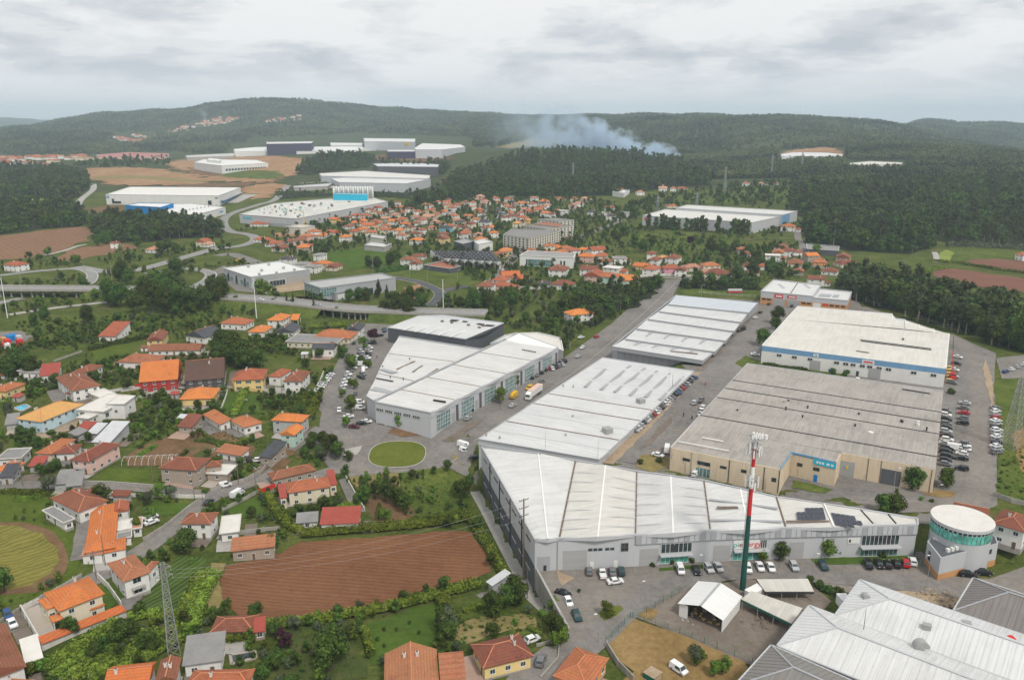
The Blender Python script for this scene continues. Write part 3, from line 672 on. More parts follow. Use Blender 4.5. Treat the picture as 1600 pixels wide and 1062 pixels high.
road('new_road','fresh black side road to the town',[(687,458),(704,452),(730,447)],8.0,'newasphalt',3)
road('town_street','straight street into the town',[(770,440),(781,427),(796,412),(808,396),(817,384)],9,'asphalt',2)
road('town_street','angled road beside the apartment blocks',[(895,378),(905,372),(940,357),(975,343)],9,'asphalt',2)
road('town_street','street climbing to the upper houses',[(860,343),(885,333),(905,322),(922,312)],8,'asphalt',2)
road('town_street','street along the garden walls',[(1000,436),(1036,434),(1100,437),(1150,434)],7,'asphalt',2)
road('country_road','country road climbing to the wood',[(1290,420),(1268,414),(1258,405),(1254,386),(1247,372),(1246,358)],7,'asphalt',2)
road('slip_road','curved slip road at the far verge',[(-30,434),(30,427),(67,423),(119,420),(143,427),(140,441),(118,449)],9,'highway',2,lines=((-3.8,0.3,0),(3.8,0.3,0)))
road('slip_road','link road to the upper roundabout',[(120,417),(180,426),(227,419),(270,407),(310,396),(345,386)],12,'highway',2,lines=((-5,0.3,0),(0,0.25,1),(5,0.3,0)))
road('slip_road','looped slip road by the grey flat hall',[(228,428),(292,420),(322,424),(330,431),(318,442),(288,454)],10,'highway',2,lines=((-4,0.3,0),(4,0.3,0)))
road('access_road','access road to the silo works',[(345,388),(377,384),(398,376),(396,369),(381,365),(361,362),(350,353),(352,340),(372,330),(405,320),(430,312),(450,290)],11,'highway',2)
road('access_road','asphalt junction beside the excavators',[(340,400),(361,397),(380,403),(402,411)],12,'asphalt',2)
road('lane','pale lane along the wood edge',[(146,288),(145,297),(128,311),(122,322),(128,335)],10,'concrete',2)
road('lane','farm track between the brown fields',[(70,399),(100,392),(120,385),(135,382)],5,'concrete',2)
road('lane','road under the viaduct',[(-30,480),(10,471),(34,466)],9,'highway',2)
road('lane','service road below the highway',[(14,492),(60,485),(97,480),(169,472)],6,'concrete',2)
road('lane','lane by the wood corner',[(1462,410),(1463,402),(1460,394)],5,'concrete',3)

# painted parking bays
def bays_paint(par_label,p0,p1,n,nose,ln):
 a,b = at(*p0),at(*p1); q = at(p0[0] + nose[0],p0[1] + nose[1]) - a; q.z = 0; q.normalize(); mb = MB()
 for k in range(n + 1):
  c = a + (b - a) * (k / n); z = Tz(c.x,c.y) + lift(5,c.y); d = q * ln; w = Vector((-q.y,q.x,0)) * .06
  mb.add([(p.x,p.y,z) for p in (c - w,c + d - w,c + d + w,c + w)],[(0,1,2,3)])
 tag(mb.build('bay_markings',M['white_line']),par_label,kind='structure')
bays_paint('painted bays along the western street',(524,655),(557,560),24,(12,1),5); bays_paint('painted bays by the hall corner',(545,660),(575,560),20,(-6,-1),5)
bays_paint('painted bays along the white hall',(990,684),(1090,598),44,(-8,-4),5); bays_paint('painted bays by the shop hall',(690,674),(890,572),50,(-8,-5),5); bays_paint('painted bays beside the beige hall',(1490,735),(1492,630),34,(-12,0),5)
for k,(pt,m) in enumerate((([(690,690),(720,672),(760,650),(742,668),(712,690)],'gravel'),([(1000,700),(1030,668),(1060,640),(1048,660),(1018,695)],'gravel'),([(1240,750),(1300,765),(1290,772),(1235,762)],'rough'),([(850,895),(870,890),(900,905),(880,915),(858,912)],'sand'),([(1490,560),(1500,575),(1494,600),(1486,585)],'gravel'),([(1540,560),(1552,600),(1550,640),(1545,620),(1536,580)],'sand'))):
 patch('worn_patch',('tyre-worn gravel by the shop hall street','tyre-worn gravel on the beige hall street','mossy strip at the beige hall recess','sandy patch by the grey hall door','gravel strip by the red crane','sandy edge of the east road')[k],pt,m,4,.5)
# ------------------------------------------------------------------ vegetation prototypes
def clump_crown(rnd,R0,H0,n,leaf,lobes,shape='round',core=True):
 """a crown of leaf faces over several lobes; returns verts, faces"""
 mb = MB(); L_ = []
 for i in range(lobes):
  a = rnd.uniform(0,2 * math.pi)
  if shape == 'round': t = rnd.uniform(0.12,1); r = R0 * math.sqrt(max(0,1 - (2 * t - 1.0) ** 2)) * rnd.uniform(0.25,0.75); s = R0 * rnd.uniform(0.36,0.58)
  elif shape == 'tall': t = rnd.uniform(0.02,1); q_ = math.sin(math.pi * (0.14 + 0.76 * t)); r = R0 * (.25 + .75 * q_) * rnd.uniform(0.1,0.8); s = R0 * rnd.uniform(0.32,0.55) * (.65 + .4 * q_)
  else: t = i / max(1,lobes - 1); r = R0 * (1 - t) * rnd.uniform(0.0,0.5); s = R0 * (1.0 - 0.82 * t) * rnd.uniform(0.55,0.75)
  L_.append((Vector((r * math.cos(a),r * math.sin(a),H0 * t)),s))
 ico = [(0,0,1),(.894,0,.447),(.276,.851,.447),(-.724,.526,.447),(-.724,-.526,.447),(.276,-.851,.447),(.724,.526,-.447),(-.276,.851,-.447),(-.894,0,-.447),(-.276,-.851,-.447),(.724,-.526,-.447),(0,0,-1)]
 icf = [(0,1,2),(0,2,3),(0,3,4),(0,4,5),(0,5,1),(1,6,2),(2,7,3),(3,8,4),(4,9,5),(5,10,1),(6,7,2),(7,8,3),(8,9,4),(9,10,5),(10,6,1),(11,7,6),(11,8,7),(11,9,8),(11,10,9),(11,6,10)]
 tot = sum(s * s for _,s in L_)
 for c,s in L_:
  if core:
   mb.add([c + Vector(v) * (s * 0.62 * rnd.uniform(0.75,1.15)) for v in ico],icf)
  for k in range(int(n * s * s / tot)):
   d = Vector((rnd.gauss(0,1),rnd.gauss(0,1),rnd.gauss(0.25,1))).normalized()
   p = c + d * s * rnd.uniform(0.72,1.08)
   u = d.orthogonal().normalized(); u.rotate(Matrix.Rotation(rnd.uniform(0,6.28),3,d)); w = d.cross(u)
   tilt = Vector((rnd.uniform(-.7,.7),rnd.uniform(-.7,.7),rnd.uniform(-.7,.7)))
   u = (u + tilt * 0.6).normalized() * leaf * rnd.uniform(0.6,1.3); w = (w + d * rnd.uniform(-0.6,0.6)).normalized() * leaf * rnd.uniform(0.45,0.9)
   mb.add([p - u,p - w * 0.8,p + u,p + w * 0.8],[(0,1,2,3)])
 return mb
def trunk_mb(rnd,h,r,reach,nb=4,top=0.75):
 mb = MB(); pts = [Vector((0,0,-0.3))]; lean = Vector((rnd.uniform(-.06,.06),rnd.uniform(-.06,.06),0))
 for i in range(1,5): pts.append(Vector((lean.x * h * i / 4 + rnd.uniform(-.08,.08),lean.y * h * i / 4 + rnd.uniform(-.08,.08),h * top * i / 4)))
 for i in range(4): mb.beam(pts[i],pts[i + 1],r * (1 - 0.18 * i),n=6,r2=r * (1 - 0.18 * (i + 1)))
 for k in range(nb):
  s = pts[2] + (pts[4] - pts[2]) * rnd.uniform(0,0.9); a = rnd.uniform(0,6.28)
  mb.beam(s,s + Vector((math.cos(a) * reach * 0.6,math.sin(a) * reach * 0.6,reach * rnd.uniform(0.4,0.8))),r * 0.4,n=4,r2=r * 0.12)
 return mb
# kind: (height, crown radius, crown base, leaf count, leaf size, lobes, shape, leaf material, bark, words, name, category)
TK = {
'r': (7.0,3.2,1.6,1500,0.34,13,'round','leaf','bark','round dark green tree','broadleaf_tree'),
'l': (6.5,2.6,1.7,1200,0.30,11,'round','leaf_light','bark','light green spring tree','broadleaf_tree'),
'e': (17.0,3.6,5.5,1500,0.42,18,'tall','leaf_euc','barkpale','tall slender eucalyptus','eucalyptus_tree'),
'p': (14.0,3.1,0.6,2200,0.44,30,'tall','leaf_mid','bark','narrow upright poplar','poplar_tree'),
'c': (7.0,1.35,0.3,1000,0.24,11,'cone','leaf_pine','bark','pointed dark conifer','conifer_tree'),
'o': (5.0,2.4,1.3,1100,0.26,10,'round','leaf_olive','bark','grey-green olive tree','olive_tree'),
'b': (2.4,1.5,0.2,600,0.22,8,'round','leaf','bark','low rounded bush','bush'),
'v': (2.2,1.4,0.2,600,0.22,8,'round','leaf_light','bark','low light green bush','bush'),
'd': (13.0,5.4,2.4,2600,0.48,20,'round','leaf','bark','large spreading dark tree','broadleaf_tree'),
'u': (6.0,2.6,1.8,1100,0.30,10,'round','leaf_purple','bark','purple-leaved tree','plum_tree'),
'k': (14.0,4.2,3.0,1500,0.42,14,'cone','leaf_pine','bark','tall dark pine','pine_tree'),
}
TPRO = {}
for k_,t_ in TK.items():
 TPRO[k_] = []
 for j in range(3):
  rnd = random.Random(100 + j * 17 + ord(k_)); Ht,Rc,Cb,n_,lf,lb,shp,lm,bk,_,nm = t_
  cb = clump_crown(rnd,Rc,(Ht - Cb) * (0.88 if shp != 'cone' else 1),n_,lf,lb,shp)
  cm = cb.mesh('crown',M[lm]); tm = trunk_mb(rnd,Ht,0.045 * Ht * 0.5 + 0.08,Rc).mesh('trunk',M[bk])
  TPRO[k_].append((cm,tm,Cb))
TREES = []
def tree(kind,px,py,s=1.0,label=None,xy=None):
 p = at(px,py) if xy is None else Vector((xy[0],xy[1],Tz(*xy)))
 j = (len(TREES) * 7 + int(px)) % 3; cm,tm,cb = TPRO[kind][j]; rnd = random.Random(int(px * 31 + py * 17))
 s *= rnd.uniform(0.9,1.1); rz = rnd.uniform(0,6.28)
 e = empty(TK[kind][10],p,rz); e['category'] = 'bush' if kind in 'bv' else 'tree'; e['group'] = 'bushes' if kind in 'bv' else 'single trees'
 e.scale = (s,s,s * rnd.uniform(0.92,1.08))
 place('crown',cm,e,(0,0,cb)); place('trunk',tm,e)
 TREES.append(e); auto(e,TK[kind][9],p.x,p.y)
 if label: e['label'] = label
 return e
# forest prototypes: whole trees in one low mesh, kept out of the scene and instanced as a mass
def forest_proto(kind,n,leaf,lobes,scale=1.0,seed=0,lm2=None):
 Ht,Rc,Cb,_,_,_,shp,lm,bk,_,nm = TK[kind]; lm = lm2 or lm; rnd = random.Random(seed)
 cb = clump_crown(rnd,Rc,(Ht - Cb) * 0.9,n,leaf,lobes,shp)
 mb = MB(); mb.add([(v[0],v[1],v[2] + Cb) for v in cb.v],cb.f,0)
 mb.beam((0,0,-1),(0.1,0.05,Ht * 0.7),0.2,1,5,0.08)
 o = bpy.data.objects.new('forest_tree',mb.mesh('forest_tree',[M[lm],M[bk]])); return o
def proto_set(name,specs):
 c = bpy.data.collections.new(name)
 for s in specs: c.objects.link(forest_proto(*s))
 return c
PC_EUC = proto_set('eucalyptus_kinds',[('e',420,0.62,13,1,11),('e',420,0.62,12,1,12),('e',420,0.62,14,1,13),('d',420,0.7,12,1,14),('d',420,0.75,11,1,15,'leaf_mid')])
PC_MIX = proto_set('broadleaf_kinds',[('d',420,0.75,13,1,21),('r',300,0.55,10,1,22),('d',420,0.75,12,1,23),('e',320,0.65,10,1,24),('l',260,0.5,9,1,25)])
PC_FAR = proto_set('far_tree_kinds',[('e',70,1.5,5,1,31,'leaf_far'),('e',70,1.5,6,1,32,'leaf_far'),('d',70,1.7,5,1,33,'leaf_far'),('d',60,1.6,6,1,34,'leaf_far'),('l',60,1.3,5,1,35,'leaf_mid')])
PC_GARD = proto_set('garden_kinds',[('r',420,0.42,11,1,51),('l',380,0.38,10,1,52),('o',380,0.34,9,1,53),('r',420,0.42,12,1,54),('b',260,0.26,7,1,55),('v',260,0.26,7,1,56)])
PC_WEED = proto_set('weed_kinds',[('b',70,0.34,5,1,41),('v',70,0.34,5,1,42),('v',60,0.4,4,1,43)])
def gn_scatter(name,label,pts,scl,coll,kind='stuff'):
 me = bpy.data.meshes.new(name); me.vertices.add(len(pts)); me.vertices.foreach_set('co',np.asarray(pts,np.float32).ravel())
 a = me.attributes.new('sc','FLOAT','POINT'); a.data.foreach_set('value',np.asarray(scl,np.float32))
 rz = me.attributes.new('rz','FLOAT','POINT'); rz.data.foreach_set('value',np.random.uniform(0,6.28,len(pts)).astype(np.float32))
 o = place(name,me); tag(o,label,kind=kind)
 g = bpy.data.node_groups.new(name,'GeometryNodeTree')
 g.interface.new_socket('Geometry',in_out='INPUT',socket_type='NodeSocketGeometry'); g.interface.new_socket('Geometry',in_out='OUTPUT',socket_type='NodeSocketGeometry')
 N = g.nodes.new; gi,go = N('NodeGroupInput'),N('NodeGroupOutput'); ip = N('GeometryNodeInstanceOnPoints'); ci = N('GeometryNodeCollectionInfo')
 ci.inputs[0].default_value = coll; ci.inputs['Separate Children'].default_value = True; ci.inputs['Reset Children'].default_value = True
 ip.inputs['Pick Instance'].default_value = True
 rv = N('FunctionNodeRandomValue'); rv.data_type = 'INT'; rv.inputs[4].default_value = 0; rv.inputs[5].default_value = len(coll.objects) - 1; rv.inputs['Seed'].default_value = 5
 at1 = N('GeometryNodeInputNamedAttribute'); at1.data_type = 'FLOAT'; at1.inputs[0].default_value = 'sc'
 at2 = N('GeometryNodeInputNamedAttribute'); at2.data_type = 'FLOAT'; at2.inputs[0].default_value = 'rz'
 cx = N('ShaderNodeCombineXYZ')
 lk = g.links.new; lk(gi.outputs[0],ip.inputs['Points']); lk(ci.outputs[0],ip.inputs['Instance']); lk(rv.outputs[2],ip.inputs['Instance Index'])
 lk(at1.outputs[0],ip.inputs['Scale']); lk(at2.outputs[0],cx.inputs[2]); lk(cx.outputs[0],ip.inputs['Rotation']); lk(ip.outputs[0],go.inputs[0])
 md = o.modifiers.new('scatter','NODES'); md.node_group = g
 return o
def inpoly(x,y,poly):
 r = np.zeros(len(x),bool); n = len(poly)
 for i in range(n):
  x0,y0 = poly[i][0],poly[i][1]; x1,y1 = poly[(i + 1) % n][0],poly[(i + 1) % n][1]
  c = ((y0 > y) != (y1 > y)) & (x < (x1 - x0) * (y - y0) / ((y1 - y0) if y1 != y0 else 1e-9) + x0); r ^= c
 return r
def fill_pts(pts,spacing,jit=0.45):
 poly = [(p.x,p.y) for p in wpoly(pts)] if not isinstance(pts[0],Vector) else [(p.x,p.y) for p in pts]
 xs = [p[0] for p in poly]; ys = [p[1] for p in poly]
 gx,gy = np.meshgrid(np.arange(min(xs),max(xs),spacing),np.arange(min(ys),max(ys),spacing))
 x = gx.ravel() + np.random.uniform(-jit,jit,gx.size) * spacing; y = gy.ravel() + np.random.uniform(-jit,jit,gx.size) * spacing
 k = inpoly(x,y,poly); return x[k],y[k]
def forest(name,label,pts,spacing,coll,smin,smax,floor=True):
 x,y = fill_pts(pts,spacing); n = np.sin(x / 31 + 1) * np.cos(y / 27) + .7 * np.sin(x / 67 - y / 53) + .5 * np.cos(x / 19 + y / 23); k = ~((n > 1.1) & (np.random.rand(len(x)) < .65)); x,y,n = x[k],y[k],n[k]; z = T(x,y)
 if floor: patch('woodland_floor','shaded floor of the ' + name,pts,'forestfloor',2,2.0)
 return gn_scatter('forest',label,np.stack([x,y,z - 0.2],-1),np.random.uniform(smin * .75,smax * 1.08,len(x)) * (1 + .16 * n),coll)
def leaf_row(name,label,path,w,h,mat,cat='hedge',group='hedges',dens=22,leaf=0.26,z0=0.0,core=True,trel=False,seed=1):
 """a hedge or trained row: leaf faces over a lumpy core along a world path"""
 rnd = random.Random(seed + int(path[0].x * 10)); mb = MB(); p0 = path[0]
 mk = MB()
 for a,b in zip(path[:-1],path[1:]):
  d = b - a; ln = d.length
  if ln < 0.01: continue
  t = d.normalized(); nn = Vector((-t.y,t.x,0))
  n = max(1,int(ln / 1.3))
  for k in range(n):
   c = a + d * ((k + .5) / n); zz = Tz(c.x,c.y) + z0
   if core: mb.box((c.x + rnd.uniform(-.15,.15),c.y + rnd.uniform(-.15,.15),zz + (0 if z0 < 0.5 else -0.1)),(ln / n * 1.1,w * rnd.uniform(0.6,0.85),h * rnd.uniform(0.62,0.85)),math.atan2(t.y,t.x),0,0.8)
  for k in range(int(ln * dens)):
   q = rnd.random(); s = rnd.random(); hh = h * (0.8 + 0.35 * math.sin((a + d * q).x * 0.9 + (a + d * q).y * 0.7) * 0.5 + rnd.uniform(-.1,.25))
   side = rnd.uniform(-1,1)
   if s < 0.55: off,zz,nr = side * w / 2,hh,Vector((rnd.gauss(0,.5),rnd.gauss(0,.5),1))
   else:
    sg = 1 if side > 0 else -1; off,zz,nr = sg * w / 2 * rnd.uniform(0.85,1.1),hh * rnd.uniform(0.05,1),nn * sg + Vector((rnd.gauss(0,.4),rnd.gauss(0,.4),.4))
   c = a + d * q + nn * off; c = Vector((c.x,c.y,Tz(c.x,c.y) + z0 + zz)); nr = nr.normalized()
   u = nr.orthogonal().normalized(); u.rotate(Matrix.Rotation(rnd.uniform(0,6.28),3,nr)); v = nr.cross(u)
   u *= leaf * rnd.uniform(.6,1.4); v *= leaf * rnd.uniform(.5,1.1)
   mb.add([c - u,c - v,c + u,c + v],[(0,1,2,3)])
 if trel:
  e = empty(name,(p0.x,p0.y,Tz(p0.x,p0.y)),0,label,cat,group)
  sh_ = Vector((p0.x,p0.y,Tz(p0.x,p0.y)))
  mb.v = [tuple(Vector(v) - sh_) for v in mb.v]; mb.build('foliage',M[mat],e)
  acc = 0
  for a,b in zip(path[:-1],path[1:]):
   n = max(1,int((b - a).length / 6))
   for k in range(n):
    c = a + (b - a) * (k / n); pb = MB(); pb.box((0,0,0),(0.12,0.12,z0 + h * 0.8)); pb.build('trellis_post',M['concrete'],e,(c.x - sh_.x,c.y - sh_.y,Tz(c.x,c.y) - sh_.z))
  return e
 o = mb.build(name,M[mat]); return tag(o,label,cat,group)
# ------------------------------------------------------------------ halls and large buildings
class Hall:
 def __init__(s,name,label,pts,h,wall,cat='warehouse',base=None,sink=0.6,group='industrial halls',z=None,bands=()):
  """pts: roof-edge corners (photo pixels, seen h metres over the ground), in order round the building"""
  if z is None: c = wpoly(pts,h)
  else: c = [at(p[0],p[1],0,z + h) for p in pts]
  s.z0 = (min(Tz(p.x,p.y) for p in c) if z is None else z) if base is None else base
  s.h = h; cx = sum(p.x for p in c) / len(c); cy = sum(p.y for p in c) / len(c)
  g = Tz(cx,cy) if z is None else z
  s.zr = g + h                                     # roof-edge level
  if z is None:
   for _ in range(2): c = [at(p[0],p[1],0,s.zr) for p in pts]; cx = sum(p.x for p in c) / len(c); cy = sum(p.y for p in c) / len(c); g = Tz(cx,cy); s.zr = g + h
   c = [at(p[0],p[1],0,s.zr) for p in pts]; cx = sum(p.x for p in c) / len(c); cy = sum(p.y for p in c) / len(c); s.z0 = min(s.z0,*(Tz(p.x,p.y) for p in c))
  s.o = Vector((cx,cy,g)); ar = sum(c[i].x * c[(i + 1) % len(c)].y - c[(i + 1) % len(c)].x * c[i].y for i in range(len(c)))
  s.flip = ar < 0; s.p = [Vector((p.x - cx,p.y - cy,0)) for p in c]
  s.e = empty(name,s.o,0,label,cat,group); s.wm = wall; EXP.append([(p.x,p.y) for p in c])
  zb = min(s.z0,g) - g - sink
  n = len(s.p)
  for i in range(n):
   a,b = s.p[i],s.p[(i + 1) % n]; nn = s.nrm(i); mb = MB(); lev = [(zb,h,wall)] if not bands else [(zb if k == 0 else bands[k - 1][0],bands[k][0],bands[k][1]) for k in range(len(bands))]
   mats = []
   for z0,z1,m in lev:
    mb.add([(a.x,a.y,z0),(b.x,b.y,z0),(b.x,b.y,z1),(a.x,a.y,z1)],[(0,1,2,3) if not s.flip else (3,2,1,0)],len(mats)); mats.append(M[m])
   ai,bi = a - nn * 0.3,b - nn * 0.3
   mb.add([(a.x,a.y,h),(b.x,b.y,h),(bi.x,bi.y,h),(ai.x,ai.y,h)],[(0,1,2,3) if not s.flip else (3,2,1,0)],len(mats) - 1)
   mb.build('wall',mats,s.e)
 def nrm(s,i):
  a,b = s.p[i],s.p[(i + 1) % len(s.p)]; d = (b - a).normalized(); n = Vector((d.y,-d.x,0)); return -n if s.flip else n
 def L(s,px,py,dz=0.0):
  p = at(px,py,0,s.zr + dz); return Vector((p.x - s.o.x,p.y - s.o.y,s.h + dz))
 def flat(s,mat,drop=0.25,name='roof',poly=None):
  p = poly or s.p; mb = MB(); mb.add([(q.x,q.y,s.h - drop) for q in p],[tuple(range(len(p))) if not s.flip else tuple(range(len(p) - 1,-1,-1))]); s.roof = mb.build(name,mat,s.e); return s.roof
 def parapet(s,mat,w=0.35,hh=0.35,edges=None):
  n = len(s.p)
  for i in (edges if edges is not None else range(n)):
   a,b = s.p[i],s.p[(i + 1) % n]; nn = s.nrm(i) * 0.05; mb = MB(); mb.strip((a.x + nn.x,a.y + nn.y,s.h + 0.003 * i),(b.x + nn.x,b.y + nn.y,s.h + 0.003 * i),w,hh); mb.build('parapet',M[mat],s.e)
 def bays(s,lines,zs,mat,name='roof',closers=True):
  """lines: list of (left, right) pixel pairs across the roof; zs: height of each line over the eaves"""
  q = [(s.L(*a,z),s.L(*b,z)) for (a,b),z in zip(lines,zs)]
  mb = MB()
  for (a,b),(c,d) in zip(q[:-1],q[1:]):
   f = (0,1,2,3); v = [a,b,d,c]
   if ((b - a).cross(d - a)).z < 0: f = (3,2,1,0)
   mb.add(v,[f])
  if closers:
   for k in (0,1):
    P = [x[k] for x in q]
    for a,b in zip(P[:-1],P[1:]):
     mb.add([a,b,Vector((b.x,b.y,s.h - 0.5)),Vector((a.x,a.y,s.h - 0.5))],[(0,1,2,3)],1)
  s.roof = mb.build(name,[mat,M[s.wm]],s.e); return s.roof
 def line(s,a,b,w,hh,mat,name,dz=0.0,par=None):
  mb = MB(); mb.strip(s.L(*a,dz),s.L(*b,dz),w,hh); return mb.build(name,M[mat],par or s.e)
 def quad(s,pts,mat,name,dz=0.1,th=0.12):
  P = [s.L(*p,dz) for p in pts]; mb = MB(); mb.prism(P,s.h + dz,s.h + dz + th); return mb.build(name,M[mat],s.e)
 def on(s,i,a0,a1,z0,z1,mat,name,proud=0.08,mull=0,rows=0,fm='frame',sill=False):
  a,b = s.p[i],s.p[(i + 1) % len(s.p)]; nn = s.nrm(i); d = b - a
  A,B = a + d * a0,a + d * a1; mb = MB()
  P = [A,B,B + nn * proud,A + nn * proud]
  if s.flip: P = P[::-1]
  mb.prism([(p.x,p.y) for p in P],z0,z1,0)
  o = mb.build(name,M[mat],s.e)
  if mull:
   fb = MB()
   for k in range(mull + 1):
    c = A + (B - A) * (k / mull) + nn * (proud + 0.04); fb.box((c.x,c.y,z0),(0.1,0.1,z1 - z0),math.atan2(d.y,d.x))
   for k in range(rows + 1):
    zz = z0 + (z1 - z0) * k / max(rows,1)
    fb.strip((A.x + nn.x * (proud + 0.03),A.y + nn.y * (proud + 0.03),zz - 0.05),(B.x + nn.x * (proud + 0.03),B.y + nn.y * (proud + 0.03),zz - 0.05),0.07,0.1)
   fb.build('frame',M[fm],o)
  return o
 def ax(s,a,b):
  d = s.L(*b) - s.L(*a); d.z = 0; d.normalize(); return (d.x,d.y)
 def vent(s,px,py,r=0.5,hh=0.7,mat='steel',kind='box',dz=0.6):
  p = s.L(px,py,dz); mb = MB()
  if kind == 'box': mb.box((p.x,p.y,p.z - 0.6),(2 * r,2 * r,hh + 0.6),0.5)
  elif kind == 'cowl': mb.lathe((p.x,p.y,p.z - 0.6),[(r * .6,0),(r * .6,hh * .6 + .6),(r,hh * .65 + .6),(r * .9,hh * .9 + .6),(r * .2,hh + .7)],10)
  return mb.build('roof_vent',M[mat],s.e)
def lerp(a,b,t): return (a[0] + (b[0] - a[0]) * t,a[1] + (b[1] - a[1]) * t)
def lettering(text,par,loc,rz,size,mat,name='lettering',bold=0.0):
 c = bpy.data.curves.new(name,'FONT'); c.body = text; c.size = size; c.extrude = 0.03; c.offset = bold; c.align_x = 'CENTER'; c.align_y = 'CENTER'; c.materials.append(M[mat])
 o = bpy.data.objects.new(name,c); me = bpy.data.meshes.new_from_object(o); bpy.data.objects.remove(o); o = bpy.data.objects.new(name,me); COL.objects.link(o); o.parent = par; o.location = loc; o.rotation_euler = (math.pi / 2,0,rz); return o

# --- long grey hall in front
A1 = Hall('industrial_hall','long grey hall with white fan-shaped roof and solar panels',[(752,697),(836,843),(993,836),(1110,829),(1228,825),(1434,820),(1433,811),(1330,794),(1213,777),(1100,751),(995,737),(899,720)],9.8,'lightgrey',base=-6.5,z=0)
rA = sheet('fan_roof_sheet',(0.60,0.60,0.585),A1.ax((752,697),(836,843)),1.1,0.09,0.3,0.45)
_bl = [((752,697),(836,843)),((841,707),(856,841)),((899,721),(874,841)),((946,727),(934,838)),((995,738),(993,836)),((1048,744),(1052,832)),((1100,752),(1110,829)),((1157,764),(1170,827)),((1213,777),(1228,825)),((1272,785),(1300,823)),((1330,794),(1370,821)),((1433,811),(1434,820))]; _bz = [0,.8,.05,.9,.05,.9,.05,.9,.05,.7,.1,0]
_aA = A1.ax((752,697),(836,843)); rB2 = sheet('cream_fan_sheet',(0.575,0.56,0.52),_aA,1.1,0.08,0.3,0.5); rC2 = sheet('grey_fan_sheet',(0.55,0.55,0.545),_aA,1.1,0.08,0.35,0.5)
for _a,_b,_m in ((0,2,rA),(2,4,rB2),(4,6,rC2),(6,8,rA),(8,11,rB2)): A1.bays(_bl[_a:_b + 1],_bz[_a:_b + 1],_m,'roof_bay')
for a,b,m,w in (((899,721),(874,841),'rust',0.45),((995,738),(993,836),'rust',0.35),((1100,752),(1110,829),'rust',0.35),((1213,777),(1228,825),'rust',0.4),((1345,797),(1364,818),'darkmetal',0.3),((1388,804),(1400,818),'darkmetal',0.25)): A1.line(a,b,w,0.3,m,'valley_gutter',0.03)
for a,b in (((841,707),(856,841)),((946,727),(934,838)),((1048,744),(1052,832)),((1157,764),(1170,827)),((1288,787),(1303,822))): A1.line(a,b,0.45,0.10,'white','ridge_cap',0.88)
for (l0,l1,r0,r1,n) in (((946,727),(934,838),(995,738),(993,836),7),((899,721),(874,841),(946,727),(934,838),8),((1048,744),(1052,832),(1100,752),(1110,829),6),((995,738),(993,836),(1048,744),(1052,832),6)):
 for k in range(1,n):
  A1.line(lerp(l0,l1,k / n),lerp(r0,r1,k / n),0.22,0.10,'lightgrey','sheet_lap',0.62 if n < 7 else 0.66)
for t in (0.36,0.78): A1.line(lerp((1105,752),(1112,829),t),lerp((1210,777),(1226,825),t),0.9,0.18,'midgrey','gutter',0.7)
A1.quad([(1120,791),(1152,791),(1154,794),(1120,794)],'rust','rooflight',0.9)
A1.quad([(1228,813),(1296,813),(1296,815),(1229,815.5)],'rust','gutter',0.8)
A1.parapet('lightgrey',0.4,0.45,[0,1,2,3,4,5,6,7,8,9,10,11])
# solar panels: every module a part
def solar(c00,cx,cy,cells):
 o = A1.L(*c00,.8); u = A1.L(*cx,.8) - o; v = A1.L(*cy,.8) - o
 for i,j in cells:
  P = [o + u * (i + a) + v * (j + b) for a,b in ((.04,.04),(.96,.04),(.96,.96),(.04,.96))]; mb = MB(); mb.prism(P,A1.h + 0.80,A1.h + 0.87,0)
  mb.strip(P[0] + Vector((0,0,.03)),P[1] + Vector((0,0,.03)),0.06,0.03,1); mb.strip(P[3] + Vector((0,0,.03)),P[2] + Vector((0,0,.03)),0.06,0.03,1)
  mb.build('solar_panel',[M['solar'],M['steel']],A1.e)
solar((1257.5,793),(1264.7,792.9),(1258.7,799.2),[(i,0) for i in range(4)] + [(i,1) for i in range(-2,4)] + [(i,2) for i in range(-2,4)])
solar((1298,800.3),(1305.4,801.4),(1300.4,806.8),[(i,0) for i in range(5)] + [(i,1) for i in range(6)] + [(i,2) for i in range(4)])
# front: bands, doors, glazing
A1.on(1,0.0,1.0,9.0,9.82,'midgrey','fascia',0.12)
for i in (2,3,4): A1.on(i,0.0,1.0,7.0,9.84,'midgrey','fascia',0.35)
for i,k in ((2,14),(3,14),(4,26)):
 for q in range(k): A1.on(i,(q + .08) / k,(q + .92) / k,7.15,9.7,'lightgrey' if (q * 7) % 3 else 'midgrey','fascia_panel',0.42)
A1.on(1,0.02,0.15,0,4.6,'midgrey','roller_door'); A1.on(1,0.28,0.52,0,6.0,'doorgrey','roller_door'); A1.on(1,0.55,0.59,0,2.3,'frame','door'); A1.on(1,0.79,0.83,0,2.3,'frame','door')
for a in (0.53,0.58,0.63,0.70,0.75): A1.on(1,a,a + 0.042,5.6,6.4,'glass','window')
A1.on(1,0.86,0.93,5.2,7.6,'glass','window',0.1,2,2,'rust'); A1.on(1,0.085,0.115,0,1.9,'darkmetal','door',0.12); A1.on(1,0.22,0.226,0,9,'steel','downpipe',0.2)
A1.on(2,0.07,0.32,0,5.4,'doorgrey','roller_door'); A1.on(2,0.35,0.72,0.6,3.2,'greenglass','shopfront',0.15,6,1); A1.on(2,0.33,0.76,3.3,3.6,'lightgrey','canopy',1.6); A1.on(2,0.35,0.76,3.8,6.7,'glass','window_band',0.12,7,1); A1.on(2,0.47,0.56,4.1,6.2,'darkmetal','sign',0.22)
